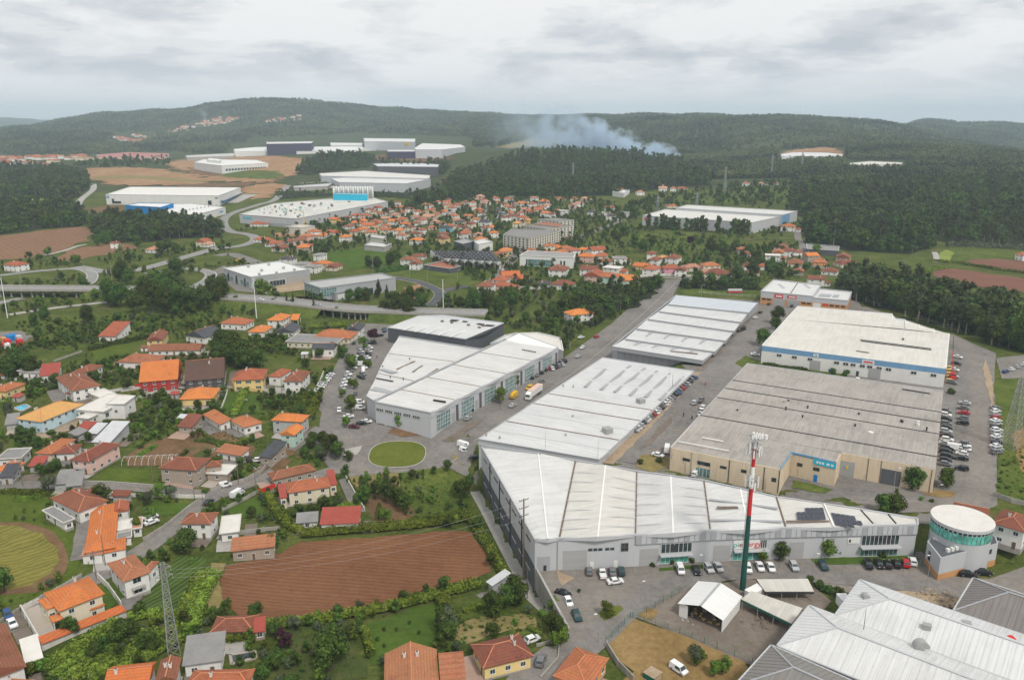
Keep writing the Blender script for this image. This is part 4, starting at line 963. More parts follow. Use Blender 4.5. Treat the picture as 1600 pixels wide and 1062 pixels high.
A1.on(3,0.06,0.28,0,5.2,'doorgrey','roller_door'); A1.on(3,0.32,0.78,0.4,3.4,'greenglass','shopfront',0.15,7,1); A1.on(3,0.32,0.78,3.5,3.8,'lightgrey','canopy',1.6); A1.on(3,0.68,0.76,4.0,6.6,'glass','window',0.15,3,1)
sg = A1.on(3,0.315,0.665,4.0,6.6,'frame','sign',0.25)
A1.on(4,0.04,0.15,0,5.4,'doorgrey','roller_door'); A1.on(4,0.48,0.57,4.6,6.2,'frame','sign',0.15); A1.on(4,0.585,0.87,3.9,6.9,'glass','window_band',0.12,9,1); A1.on(4,0.585,0.87,0.4,3.3,'tealglass','shopfront',0.12,9,1); A1.on(4,0.575,0.88,3.4,3.75,'lightgrey','canopy',1.8); A1.on(4,0.29,0.294,0,7,'steel','downpipe',0.2)
n3 = A1.nrm(3); d3 = A1.p[4] - A1.p[3]; rz3 = math.atan2(n3.y,n3.x) + math.pi / 2
c3 = A1.p[3] + d3 * 0.375 + n3 * 0.3; lettering('pic',A1.e,(c3.x,c3.y,5.3),rz3,2.3,'greenglass')
c3 = A1.p[3] + d3 * 0.54 + n3 * 0.3; lettering('energy',A1.e,(c3.x,c3.y,5.3),rz3,2.3,'redsign')
c4_ = A1.p[4] + (A1.p[5] - A1.p[4]) * 0.495 + A1.nrm(4) * 0.2; mb = MB(); mb.box((c4_.x,c4_.y,5.0),(0.5,0.08,0.9),rz3); mb.build('logo',M['darkmetal'],A1.e)
# west wall: dark lower panels, slit windows, downpipes
A1.on(0,0.0,1.0,-6.9,1.6,'darkgrey','lower_cladding',0.06)
for k in range(8): A1.on(0,0.06 + k * 0.115,0.13 + k * 0.115,6.6,7.1,'glass','window',0.1)
for k in range(8): A1.on(0,0.06 + k * 0.115,0.13 + k * 0.115,-2.4,-1.9,'lightgrey','window',0.12)
for k in range(4): A1.on(0,0.2 + k * 0.2,0.206 + k * 0.2,-6.5,9,'darkmetal','downpipe',0.25)
# back wall extension seen over the roof
A1.line((748,697),(845,712),0.5,1.0,'midgrey','parapet',0.2)

# --- long white hall in the middle
lA,lB,rA_,rB = (748,686),(942,559),(936,718),(1084,580)
A2 = Hall('industrial_hall','long white-roofed hall behind the grey hall, cars along its roadside',[lA,rA_,rB,lB],8.0,'lightgrey')
m2 = sheet('white_roof_sheet',(0.57,0.575,0.575),A2.ax(lA,lB),1.0,0.08,0.28,0.45,fall=A2.ax(lA,rA_))
fr = [0,.11,.22,.33,.44,.56,.68,.76,.84,.92,1.0]
A2.bays([(lerp(lA,lB,t),lerp(rA_,rB,t)) for t in fr],[0,.9,.1,.9,.1,.9,.1,.8,.2,.8,.1],m2)
for t in (.22,.56,.44): A2.line(lerp(lA,lB,t),lerp(rA_,rB,t),0.45,0.2,'rust','valley_gutter',0.1 if t != .56 else 0.85)
for t in (.11,.33): A2.line(lerp(lA,lB,t),lerp(rA_,rB,t),0.3,0.12,'lightgrey','ridge_cap',0.88)
for a,b in (((914,604),(946,576)),((939,608),(985,571)),((960,612),(1008,575)),((984,617),(1027,579)),((1008,620),(1047,583)),((1031,624),(1068,588))): A2.line(a,b,1.3,0.12,'midgrey','rooflight',0.62)
for p in ((760,680),(781,684),(895,651),(884,680),(880,603),(896,604)): A2.vent(*p,0.45,0.8,'steel','cowl')
A2.vent(949,675,1.5,1.8,'steel'); A2.vent(1001,629,1.4,1.7,'steel'); A2.parapet('lightgrey',0.35,0.3)
for p in ((852,703),(934,716),(1045,600)):
 q = A2.L(*p); mb = MB(); mb.beam(q,q + Vector((0,0,7)),0.08,n=6,r2=.03); mb.build('lightning_rod',M['steel'],A2.e)

# --- stepped saw-tooth hall beyond it
S = [((957,541),(1098,563)),((977,529),(1117,549)),((995,513),(1134,532)),((1012,498),(1147,517)),((1030,486),(1158,503)),((1044,475),(1170,488)),((1057,461),(1184,473))]
A3 = Hall('industrial_hall','stepped white hall of six saw-tooth bays beside the estate street',[S[0][0],S[0][1],S[6][1],S[6][0]],7.5,'midgrey',base=-0.3)
m3 = sheet('stepped_roof_sheet',(0.58,0.585,0.58),A3.ax(S[0][0],S[0][1]),1.0,0.08,0.25,0.45); m3b = sheet('blue_white_roof_sheet',(0.50,0.54,0.58),A3.ax(S[0][0],S[0][1]),1.0,0.05,0.1,0.45)
for i in range(6):
 A3.bays([S[i],S[i + 1]],[1.5,0.1],m3 if i < 5 else m3b,'roof_bay')
 mb = MB(); a,b = A3.L(*S[i][0],1.5),A3.L(*S[i][1],1.5)
 mb.add([a,b,Vector((b.x,b.y,7.0)),Vector((a.x,a.y,7.0))],[(0,1,2,3)]); mb.build('step_wall',M['midgrey'],A3.e)
 A3.line(S[i][0],S[i][1],0.3,0.2,'white','ridge_cap',1.5)
for i in (0,1):
 for t in (.18,.38,.58,.78): A3.line(lerp(S[i][0],S[i][1],t),lerp(S[i + 1][0],S[i + 1][1],t),1.2,0.12,'midgrey','rooflight',0.85)
A3.line((1048,549),(1090,553),1.2,0.3,'rust','rooflight',1.0)
A3.parapet('lightgrey',0.35,0.3,[1,3])
for k in range(14): A3.on(0,(k + .05) / 14,(k + .95) / 14,-0.5,7.4,'lightgrey','wall_panel',0.06)

# --- white hall with curved divide, shops on its east side
lA,lB,rA_,rB = (586,628),(790,531),(673,645),(872,543)
A4 = Hall('industrial_hall','large white-roofed hall with glazed shop bays facing the yellow vans',[lA,rA_,rB,(810,521),lB],9.2,'lightgrey',base=-4)
m4 = sheet('shop_hall_roof_sheet',(0.60,0.595,0.575),A4.ax(lA,lB),1.0,0.08,0.28,0.45,fall=A4.ax(lA,rA_))
fr = [0,.1,.2,.3,.4,.5,.6,.7,.8,.9,1]
A4.bays([(lerp(lA,lB,t),lerp(rA_,rB,t)) for t in fr],[0,.8,.1,.8,.1,.8,.1,.8,.1,.8,0],m4)
for t in (.2,.4,.6,.8): A4.line(lerp(lA,lB,t),lerp(rA_,rB,t),0.3,0.15,'rust','valley_gutter',0.1)
A4.line(lA,lB,0.8,1.0,'midgrey','parapet',0.0); A4.parapet('lightgrey',0.4,0.4,[0,1,2])
A4.quad([(790,531),(810,521),(872,543),(860,549)],'white','roof',0.0)
for k in range(5): A4.on(0,0.02 + k * .165,0.15 + k * .165,5.6,6.7,'glass','window',0.1,4,0)
A4.on(0,0.02,0.16,-3.6,0.2,'glass','garage_opening'); A4.on(0,0.19,0.34,-3.6,0.0,'darkgrey','garage_opening')
A4.on(1,0,1,7.2,9.15,'lightgrey','fascia',0.3)
for k in range(6):
 a = 0.035 + k * 0.163; A4.on(1,a,a + 0.085,0.1,7.0,'tealglass','shopfront',0.15,8,4); A4.on(1,a + 0.095,a + 0.118,0,4.4,'doorgrey','roller_door'); A4.on(1,a + 0.125,a + 0.138,0,7.0,'darkgrey','pier',0.3)
for k in range(12): A4.vent(678 + k * 1.6,625.5 + k * .25,.25,.5,'darkmetal','box',.8)
for k in range(7): A4.vent(817 + k * 3.2,547 + k * .6,.3,.5,'darkmetal','box',.8)
A4b = Hall('industrial_hall','western wing of the white shop hall with skylight strips',[(573,619),(589,629),(758,547),(624,526)],8.6,'lightgrey',base=-2)
l4 = [((573,619),(589,629)),((583,600),(622,612)),((590,583),(655,597)),((597,568),(688,581)),((606,552),(718,566)),((615,538),(740,556)),((624,526),(758,547))]
m4b = sheet('wing_roof_sheet',(0.58,0.575,0.56),A4b.ax((573,619),(624,526)),1.0,0.08,0.3,0.45)
A4b.bays(l4,[0,.8,.1,.8,.1,.8,0],m4b)
for i in (2,4): A4b.line(*l4[i],0.3,0.15,'rust','valley_gutter',0.1)
for q in ([(578,609),(586,604),(618,612),(610,615)],[(592,577),(600,576),(622,581),(612,583)]): A4b.quad(q,'midgrey','rooflight',0.62)
for a,b in (((620,577),(648,564)),((645,581),(660,571)),((668,586),(684,576))): A4b.line(a,b,1.0,0.12,'wood','rooflight',0.7)
A4b.line((588,591),(614,596),0.9,0.25,'darkmetal','roof_opening',0.6); A4b.parapet('lightgrey',0.35,0.3,[0,3]); A4b.line((624,526),(757,547),0.6,0.6,'midgrey','parapet')
for p in ((589,557),(598,573),(610,589),(630,592),(640,561)): A4b.vent(*p,.35,.6,'darkmetal','cowl')
A4c = Hall('canopy_annex','white flat-roofed annex behind the shop hall',[(766,537),(790,531),(808,520),(789,524)],7.5,'lightgrey'); A4c.flat(ROOF['W']); A4c.parapet('lightgrey')
A4d = Hall('canopy_annex','low white annex beside the leafy tree',[(809,521),(864,542),(880,548),(876,528),(840,520)],5.0,'warehousewhite'); A4d.flat(ROOF['W']); A4d.parapet('white')

# --- dark grey hall
A5 = Hall('industrial_hall','dark grey clad hall with pale roof by the underpass',[(606,512),(727,530),(787,505),(694,493),(654,494)],8.5,'darkgrey',base=-1)
m5 = sheet('pale_roof_sheet',(0.56,0.565,0.56),A5.ax((606,512),(727,530)),1.0,0.06,0.15,0.45)
A5.bays([((606,512),(727,530)),((631,502),(758,517)),((654,494),(787,505))],[0,1.1,0.1],m5); A5.quad([(654,494),(694,493),(787,505),(760,508)],'lightgrey','roof',0.0)
A5.parapet('lightgrey',0.4,0.4,[0,1,2,3,4])
for q in ([(706,499),(718,500),(712,502),(702,501)],[(724,501),(732,502),(728,503),(722,502.5)],[(748,505),(758,506),(752,508),(744,506)],[(760,507),(774,508),(768,510),(756,509)]): A5.quad(q,'darkmetal','rooflight',0.8)
for p in ((691,503),(706,505),(732,509),(749,513),(755,510)): A5.vent(*p,.7,1.0,'rust')
for t in (.2,.35,.5,.65,.8): A5.line(lerp((606,512),(727,530),t),lerp((631,502),(758,517),t),0.7,0.1,'white','rooflight',0.75)

# --- beige hall with the big grey roof
TL,TR,BR,BLm = (1168,568),(1474,611),(1462,733),(1080,664)
A6 = Hall('industrial_hall','beige rendered hall under a wide weathered grey roof',[TL,BLm,(1048,699),(1220,733),(1236,707),(1307,723),(1315,707),BR,TR],8.3,'beige')
m6 = sheet('weathered_fibre_roof',(0.36,0.335,0.305),A6.ax(TL,TR),1.1,0.10,0.5,0.85,(0.13,0.12,0.11))
BL2 = (1080,664); fr = [0,.13,.27,.40,.55,.70,.84,1.0]
A6.bays([(lerp(TL,BL2,t),lerp(TR,BR,t)) for t in fr],[0.1,1.5,1.0,1.5,.1,1.3,.8,0],m6)
A6.bays([((1080,664),(1250,695)),((1048,699),(1220,733))],[0.02,-0.12],m6,'lean_to_roof',False); A6.bays([((1250,695),(1315,707)),((1236,707),(1307,723))],[0.02,-0.12],m6,'lean_to_roof',False)
for t in (.27,.40,.55,.84): A6.line(lerp(TL,BL2,t),lerp(TR,BR,t),0.4,0.2,'darkmetal','valley_gutter',{.27: 1.0,.40: 1.5,.55: .1,.84: .8}[t])
A6.parapet('lightgrey',0.3,0.25,[0,1,8]); A6.parapet('bluepanel',0.3,0.4,[3,4])
A6.line((1060,689),(1140,704),0.4,0.06,'white','sheet_lap',0.75); A6.line((1097,683),(1130,689),0.5,0.06,'white','sheet_lap',0.6)
A6.quad([(1388,687),(1458,698),(1456,707),(1376,694)],'lightgrey','patched_sheet',0.75,0.05)
for p in ((1225,628),(1232,627),(1254,651),(1262,636),(1342,647),(1336,665),(1410,659),(1408,658),(1448,670),(1433,662),(1228,638),(1152,642)): A6.vent(*p,.45,.7,'steel' if p[0] % 2 else 'darkmetal','cowl',1.0)
for k in range(5): A6.vent(1178 + k * 4.6,680 + k * .8,.55,1.0,'frame','box',.6)
A6.vent(1360,678,.8,.9,'frame'); A6.vent(1434,661,.5,.9,'frame'); A6.vent(1434,665,.5,.9,'frame')
A6.line((1410,609),(1453,616),0.8,0.5,'darkmetal','ridge_vent',0.6)
# walls: windows, stained downpipes, doors, signs
for a,b,z0,z1 in ((.12,.19,4.6,5.6),(.26,.38,4.3,5.6),(.47,.53,4.6,5.5),(.66,.71,4.6,5.7),(.93,.97,3.6,5.0)): A6.on(2,a,b,z0,z1,'glass','window')
A6.on(2,.25,.385,0,3.2,'tealglass','shopfront',.1,4,0)
for a in (.55,.86,.99,.20): A6.on(2,a,a + .006,0.2,8.0,'darkmetal' if a > .5 else 'steel','downpipe',0.15)
for a,b,z0,z1 in ((.16,.28,4.2,5.4),(.52,.66,4.0,5.2)): A6.on(4,a,b,z0,z1,'glass','window')
A6.on(4,.55,.63,0,2.6,'blue','door'); sgn = A6.on(4,.52,1.0,6.2,8.1,'cyan','sign',.2); A6.on(4,0,.5,7.9,8.3,'bluepanel','fascia',.1)
n4 = A6.nrm(4); d4 = A6.p[5] - A6.p[4]; rz4 = math.atan2(n4.y,n4.x) + math.pi / 2
for t,w in ((.60,1.1),(.66,.9),(.72,1.2),(.83,1.5),(.92,1.3)):
 c = A6.p[4] + d4 * t + n4 * .22; mb = MB(); mb.box((c.x,c.y,6.8),(w * .6,.06,.7),rz4); mb.build('sign_mark',M['white'],A6.e)
A6.on(6,.0,.16,0,5.6,'doorgrey','roller_door'); A6.on(6,.45,.66,0,5.4,'darkgrey','roller_door'); A6.on(6,.82,.86,4.2,5.6,'glass','window'); A6.on(6,.05,.11,3.0,4.0,'cyan','door_logo',.12); A6.on(6,.065,.095,2.9,4.1,'yellowp','door_logo',.16)
for a in (.44,.965,.30): A6.on(6,a,a + .005,.2,8,'darkmetal','downpipe',.15)

# --- white hall with the blue band
A7 = Hall('industrial_hall','white hall with blue band and stepped far edge',[(1191,540),(1478,576),(1483,522),(1459,520),(1459,515),(1436,513),(1436,508),(1414,506),(1414,500),(1394,498),(1394,491),(1247,479)],9.0,'warehousewhite',bands=((6.4,'warehousewhite'),(9.0,'bluepanel')))
m7 = sheet('cream_roof_sheet',(0.59,0.575,0.53),A7.ax((1191,540),(1478,576)),1.1,0.08,0.4,0.6,(0.45,0.38,0.28))
A7.bays([((1191,540),(1478,576)),((1205,525),(1479,560)),((1219,510),(1481,541)),((1229,498),(1483,522))],[0,1.3,.3,.4],m7)
A7.bays([((1229,498),(1414,514)),((1247,479),(1394,491))],[.42,.2],m7,'roof',False); A7.bays([((1414,514),(1483,522)),((1414,500),(1459,515))],[.40,.2],m7,'roof',False)
A7.flat(m7,.05,'roof_deck'); A7.parapet('white',.35,.4,list(range(1,12)))
A7.line((1344,531),(1455,545),.4,.3,'darkmetal','rooflight',.9); A7.line((1345,533),(1455,547),.35,.3,'darkmetal','rooflight',.9); A7.line((1338,548),(1358,551),.6,.2,'rust','rooflight',1.0); A7.vent(1411,530,.8,.6,'rust','cowl')
for a in (.09,.18,.27,.42,.47,.51,.56,.60,.65,.70,.83,.93): A7.on(0,a,a + .028,4.6,5.9,'glass','window',.08,2,0)
A7.on(0,.285,.345,0,5.0,'doorgrey','roller_door'); A7.on(0,.61,.675,0,5.0,'doorgrey','roller_door'); A7.on(0,.405,.42,0,2.6,'blue','door'); A7.on(0,.545,.56,0,2.6,'glass','door'); A7.on(0,.57,.635,6.6,8.4,'frame','sign',.15); A7.on(0,.30,.33,6.9,8.3,'frame','sign',.15); A7.on(0,.578,.627,7.2,7.9,'redsign','sign_mark',.2); A7.on(0,.308,.322,7.3,7.9,'greenglass','sign_mark',.2)
# --- orange block hall
A8 = Hall('industrial_hall','orange block hall with grey upper band and red signs',[(1189,455),(1270,463),(1283,445),(1209,437)],9.0,'orangewall',bands=((5.0,'orangewall'),(9.0,'lightgrey')))
m8 = sheet('pale_grey_roof_sheet',(0.60,0.60,0.59),A8.ax((1189,455),(1270,463)),1.1,0.05,0.12,0.5); A8.flat(m8,.3); A8.parapet('lightgrey')
A8b = Hall('industrial_hall','lower orange block wing by the eucalyptus wood',[(1270,465),(1325,470),(1331,456),(1281,451)],7.5,'orangewall',bands=((4.6,'orangewall'),(7.5,'lightgrey'))); A8b.flat(m8,.3); A8b.parapet('lightgrey')
A8b.quad([(1282,459),(1300,460),(1297,464),(1278,463)],'midgrey','rooflight',-.15); A8b.quad([(1303,460),(1312,461),(1309,465),(1300,464)],'midgrey','rooflight',-.15); A8.line((1235,459),(1247,441),.5,.15,'rust','valley_gutter',-.2)
for q in range(6): A8.quad([(1216 + q % 3 * 3 + q // 3 * 40,444 + q % 3 * 2.5),(1221 + q % 3 * 3 + q // 3 * 40,444.3 + q % 3 * 2.5),(1220 + q % 3 * 3 + q // 3 * 40,445.3 + q % 3 * 2.5),(1215 + q % 3 * 3 + q // 3 * 40,445 + q % 3 * 2.5)],'midgrey','rooflight',-.2)
A8.on(0,.27,.44,5.6,8.2,'redsign','sign',.15); A8.on(0,.52,.70,6.2,8.0,'redsign','sign',.15); A8.on(0,.30,.42,6.4,7.3,'white','sign_mark',.2); A8.on(0,.55,.68,6.7,7.4,'white','sign_mark',.2)
A8.on(0,.25,.48,0,4.8,'doorgrey','roller_door'); A8.on(0,.53,.76,0,4.8,'doorgrey','roller_door')
for a in (.03,.13,.80,.90): A8.on(0,a,a + .08,3.3,4.5,'glass','window')
A8b.on(0,.02,.25,0,4.2,'frame','roller_door'); A8b.on(0,.30,.46,3.0,4.2,'redsign','sign',.15)
for a in (.5,.66,.82): A8b.on(0,a,a + .12,2.8,4.0,'glass','window')

# --- round drum office beside the grey hall
c0 = at(1504,845,0,7.2); dr = empty('drum_office',(c0.x,c0.y,0),0,'round office drum with green glass band on a wedge-shaped grey base','office')
rad = (at(1549,808,0,13).x - at(1458,808,0,13).x) / 2 * .95
c1 = at(1504,809.5,0,13.0); off = Vector((c1.x - c0.x,c1.y - c0.y,0))
def arc_mb(r0,z0,z1,a0=0,a1=360,n=48,r1=None):
 mb = MB(); r1 = r1 or r0
 for k in range(n):
  A,B = R(a0 + (a1 - a0) * k / n),R(a0 + (a1 - a0) * (k + 1) / n)
  mb.add([(off.x + r0 * math.cos(A),off.y + r0 * math.sin(A),z0),(off.x + r0 * math.cos(B),off.y + r0 * math.sin(B),z0),(off.x + r1 * math.cos(B),off.y + r1 * math.sin(B),z1),(off.x + r1 * math.cos(A),off.y + r1 * math.sin(A),z1)],[(0,1,2,3)])
 return mb
arc_mb(rad * .98,0,9.0).build('drum_wall',M['lightgrey'],dr,smooth=True)
for k in range(40):
 a = k * 9; mb = arc_mb(rad,9.0,11.5,a + .6,a + 8.4,2); mb.build('glass_panel',M['greenglass'],dr)
 mb = arc_mb(rad * 0.985,11.5,12.3,a + 1.5,a + 7.5,2); mb.build('window',M['glass'],dr)
arc_mb(rad * .97,9.0,12.3).build('drum_wall',M['frame'],dr); arc_mb(rad * 1.03,12.3,13.2).build('roof_rim',M['lightgrey'],dr,smooth=True)
mb = MB(); mb.add([(off.x + rad * 1.03 * math.cos(R(k * 7.5)),off.y + rad * 1.03 * math.sin(R(k * 7.5)),13.2) for k in range(48)],[tuple(range(48))]); mb.build('roof',ROOF['W'],dr)
wq = [at(*p,0,7.0) for p in ((1449,845),(1470,871),(1560,848),(1556,838),(1535,824),(1470,826))]; P = [(p.x - c0.x,p.y - c0.y) for p in wq]
mb = MB(); mb.prism(P,1.9,7.0,0); mb.build('base_wall',M['lightgrey'],dr); mb = MB(); mb.prism([(x * 1.0,y * 1.0) for x,y in P],-.5,1.9,0); mb.build('brick_plinth',M['orangewall'],dr)
mb = MB(); mb.prism([(x * .96,y * .96) for x,y in P],7.0,7.06); mb.build('terrace_roof',M['darkgrey'],dr)
def edge_panel(a,b,t0,t1,z0,z1,mat,name,par,pr=.08):
 A,B = Vector((*a,0)),Vector((*b,0)); d = B - A; n_ = Vector((d.y,-d.x,0)).normalized(); p = [A + d * t0,A + d * t1,A + d * t1 + n_ * pr,A + d * t0 + n_ * pr]; mb = MB(); mb.prism([(q.x,q.y) for q in p],z0,z1); return mb.build(name,M[mat],par)
edge_panel(P[1],P[2],.58,.68,4.2,5.6,'glass','window',dr); edge_panel(P[1],P[2],.78,.9,4.2,5.6,'glass','window',dr); edge_panel(P[0],P[1],.2,.35,2.5,5.2,'glass','window',dr)
for k in range(6):
 q = at(1462 + k * 4.5,841 + k * 1.6,0,7.3); mb = MB(); mb.box((q.x - c0.x,q.y - c0.y,7.0),(1.5,.8,.7),.4); mb.build('duct',M['frame'],dr)
for k in range(5):
 q = at(1481 + k * 6.5,860 - k * 1.6,0,7.3); mb = MB(); mb.box((q.x - c0.x,q.y - c0.y,7.0),(.9,.9,.95),.2); mb.build('air_conditioner',M['frame'],dr)

# --- hip-ended halls in the lower corner
def hip_hall(label,A,B,C,length,h,rise,mat,wall):
 a,b,c = (at(*p,0,h) for p in (A,B,C)); ax = (c - a).normalized(); w = b - a; w = w - ax * w.dot(ax); wl = w.length; wn_ = w / wl
 e = empty('hip_roofed_hall',(a.x,a.y,0),0,label,'warehouse','hip-roofed halls')
 q = lambda s,t,z: ax * s + wn_ * t + Vector((0,0,z))
 mb = MB(); c4 = [q(.4,.4,0),q(.4,wl - .4,0),q(length,wl - .4,0),q(length,.4,0)]; mb.prism(c4[::-1],-.5,h - .1,0,False,False); mb.build('walls',M[wall],e)
 hw = wl / 2; run = hw * .95; v = [q(0,0,h),q(0,wl,h),q(length,wl,h),q(length,0,h),q(run,hw,h + rise),q(length,hw,h + rise)]
 mb = MB(); mb.add(v,[(0,1,4),(1,2,5,4),(3,0,4,5),(2,3,5)])
 sm = sheet('hip_sheet',mat,(ax.x,ax.y),.9,.08,.22,.5,fall=(wn_.x,wn_.y)); sm2 = sheet('hip_end_sheet',mat,(wn_.x,wn_.y),.9,.05,.12,.5)
 ro = mb.build('roof',[sm,sm2],e); ro.data.polygons.foreach_set('material_index',[1,0,0,0])
 rb = MB()
 for k in range(1,int(length / 1.35)):
  s = k * 1.35; t = min(1,s / run)
  for y0,sgn_ in ((0,1),(wl,-1)): rb.strip(q(s,y0,h + .01),q(s,y0 + sgn_ * hw * t,h + rise * t + .01),.10,.07)
 for k in range(1,int(wl / 1.35)):
  y = k * 1.35; t = 1 - abs(y - hw) / hw; rb.strip(q(0,y,h + .01),q(run * t,y,h + rise * t + .01),.10,.07)
 rr = rb.build('standing_seams',sm,ro); rr['kind'] = 'stuff'
 mb = MB(); mb.strip(v[4] + Vector((0,0,.02)),v[5] + Vector((0,0,.02)),.5,.14); mb.build('ridge_cap',M['white'] if mat[0] > 2 else M['lightgrey' if mat[0] > .4 else 'midgrey'],ro)
 for i in (0,1):
  mb = MB(); mb.strip(v[i] + Vector((0,0,.02)),v[4] + Vector((0,0,.02)),.4,.1); mb.build('hip_cap',M['white'] if mat[0] > 2 else M['lightgrey' if mat[0] > .4 else 'midgrey'],ro)
 for i,j in ((0,1),(1,2),(3,0)):
  mb = MB(); mb.strip(v[i] + Vector((0,0,-.25)),v[j] + Vector((0,0,-.25)),.5,.3); mb.build('gutter',M['lightgrey'],e)
 return e,q,wl,h,rise,hw,a
H1_ = hip_hall('white hip-roofed hall nearest the scrap yard',(1265,945),(1211,1006),(1500,1033),95,8.5,3.4,(0.60,0.605,0.60),'lightgrey')
H2_ = hip_hall('wide white hip-roofed hall with round roof vents',(1344,905),(1266,946),(1600,991),95,8.6,3.2,(0.60,0.61,0.61),'lightgrey')
H3_ = hip_hall('grey tile-roofed hall behind the wide white one',(1521,902),(1492,954),(1600,928),60,8.4,4.2,(0.20,0.185,0.175),'lightgrey')
H4_ = hip_hall('grey hip-roofed hall at the lower frame edge',(1205,1007),(1150,1072),(1330,1062),60,8.2,3.6,(0.21,0.20,0.19),'lightgrey')
def roofpt(H,px,py,up=0.0):
 e,q,wl,h,rise,hw,a = H; p = at(px,py,0,h + rise * .55); return Vector((p.x - a.x,p.y - a.y,h + rise * .55 + up))
for px,py,k in ((1353,930,'arc'),(1439,1007,'big'),(1448,981,'box'),(1510,977,'box'),(1581,1000,'red')):
 p = roofpt(H2_,px,py); mb = MB()
 if k == 'box': mb.box((p.x,p.y,p.z - .6),(1.6,1.2,1.5),-.4); mb.box((p.x,p.y,p.z + .9),(1.8,1.4,.15),-.4)
 else:
  r = {'arc': .9,'big': 1.6,'red': 1.2}[k]
  for i in range(9):
   a0,a1 = math.pi * i / 9,math.pi * (i + 1) / 9
   mb.add([(p.x + r * math.cos(a0),p.y - .9,p.z - .4 + r * math.sin(a0)),(p.x + r * math.cos(a1),p.y - .9,p.z - .4 + r * math.sin(a1)),(p.x + r * math.cos(a1),p.y + .9,p.z - .4 + r * math.sin(a1)),(p.x + r * math.cos(a0),p.y + .9,p.z - .4 + r * math.sin(a0))],[(0,1,2,3)])
  mb.add([(p.x + r * math.cos(math.pi * i / 9),p.y - .88,p.z - .4 + r * math.sin(math.pi * i / 9)) for i in range(10)],[tuple(range(10))])
 mb.build('roof_vent',M['redsign' if k == 'red' else 'steel'],H2_[0])
p = roofpt(H1_,1350,978); mb = MB(); mb.beam(p - Vector((0,0,1)),p + Vector((0,0,4.5)),.08,n=6,r2=.03); mb.build('aerial',M['darkmetal'],H1_[0])

# --- mid-distance and far halls
def simple(label,pts,h,wall,roofc,par='lightgrey',name='industrial_hall',var=.05,bands=(),ax=None,cat='warehouse'):
 b = Hall(name,label,pts,h,wall,cat,bands=bands); b.flat(sheet('far_roof_sheet',roofc,b.ax(pts[0],pts[1]),4.0,var,.15,.6) if h > 0 else None,.35); b.parapet(par,.6,.35); return b
B1 = simple('grey flat hall with white roof beside the slip road',[(349,419),(392,433),(484,421),(437,408)],9,'lightgrey',(.66,.66,.645))
for k in range(5): B1.on(0,.04 + k * .19,.16 + k * .19,.2,4.4,'tealglass','shopfront',.1,3,0)
for k in range(3): B1.on(0,.17 + k * .3,.2 + k * .3,0,6.5,'darkmetal','portal',.6)
for a,b,m in ((.02,.28,'tealglass'),(.30,.56,'blue')): B1.on(1,a,b,.2,4.0,'tealglass' if m == 'tealglass' else 'glass','shopfront',.1,5,0)
B1.on(1,0,1,5.0,9.1,'midgrey','fascia',.15); B1.on(1,.58,1,0,5,'concrete','plinth',.1)
for p in ((388,416),(420,413),(443,418),(409,422),(460,421),(405,428),(432,426)): B1.vent(*p,.9,.7,'steel')
B2 = simple('grey office hall with glass front above the underpass',[(475,441),(501,450),(618,434),(596,427)],9.5,'midgrey',(.40,.40,.395),'midgrey')
B2.on(0,.02,.98,4.6,8.8,'tealglass','window_band',.15,10,3); B2.on(0,.02,.98,.2,4.2,'glass','window_band',.1,6,0); B2.on(1,0,.2,3,8.8,'tealglass','window_band',.15,6,3); B2.on(1,.62,.68,0,4.5,'glass','door')
B2b = simple('low grey wing of the glass office hall',[(512,455),(524,458),(558,452),(546,449)],5.5,'midgrey',(.42,.42,.42),'midgrey'); B2b.on(1,.1,.5,1,4,'frame','window')
B3 = simple('silo works with pale roof and blue lettering on its end',[(374,335),(462,342),(606,315),(584,309),(520,310),(428,318)],10,'lightgrey',(.56,.55,.51),var=.12)
c = B3.p[0] + (B3.p[1] - B3.p[0]) * .15 + B3.nrm(0) * .2
for k in range(7): B3.on(0,.07 + k * .022,.085 + k * .022,5.2,8.2 - (k % 3) * .6,'cyan','lettering',.2)
B3.on(0,.4,1.0,.1,3,'midgrey','plinth',.1)
for k in range(60):
 r_ = random.Random(k); t,u = r_.random(),r_.random(); p = lerp(lerp((390,332),(462,340),t),lerp((430,320),(560,313),t),u); B3.vent(p[0],p[1],r_.uniform(.5,1.6),r_.uniform(.5,1.8),r_.choice(['steel','white','rust','greenglass']))
tb = simple('cyan screen block in front of the silos',[(521,303.6),(573,304.6),(574,302.8),(523,302)],17.5,'cyan',(.4,.55,.6),'cyan','screen_block',cat='screen')
for k in range(17):
 px = 522.5 + k * 3.75; p = at(px,311.5 - (k % 2) * .6,8); mb = MB(); e = empty('silo',p,0,f'{ordn(k + 1)} white silo from the left behind the cyan screen','silo','white silos'); mb.lathe((0,0,0),[(1.75,0),(1.75,17),(1.2,18.2),(.3,18.6)],12); mb.build('tank',M['warehousewhite'],e,smooth=True)
 mb = MB(); mb.beam((1.7,-.6,0),(1.7,-.6,18.4),.18); mb.build('ladder',M['steel'],e); mb = MB(); mb.box((0,0,-9),(1.6,1.6,9)); mb.build('leg',M['steel'],e)
B4 = simple('very long white warehouse on the graded land',[(165,304),(342,306),(376,293),(203,292)],13,'warehousewhite',(.70,.685,.64))
B4.on(0,.005,.03,8,11,'bluepanel','sign',.3); B4.on(0,.05,.07,0,7,'glass','window_band',.3); B4.on(0,.07,.13,0,3.5,'darkmetal','window_band',.3); B4.on(0,.90,.93,0,6,'darkmetal','door',.3); B4.on(0,.965,.99,9,10.5,'glass','sign',.3)
for k in range(30): B4.on(0,.14 + k * .025,.1635 + k * .025,.1,12.2,'warehousewhite','wall_panel',.12)
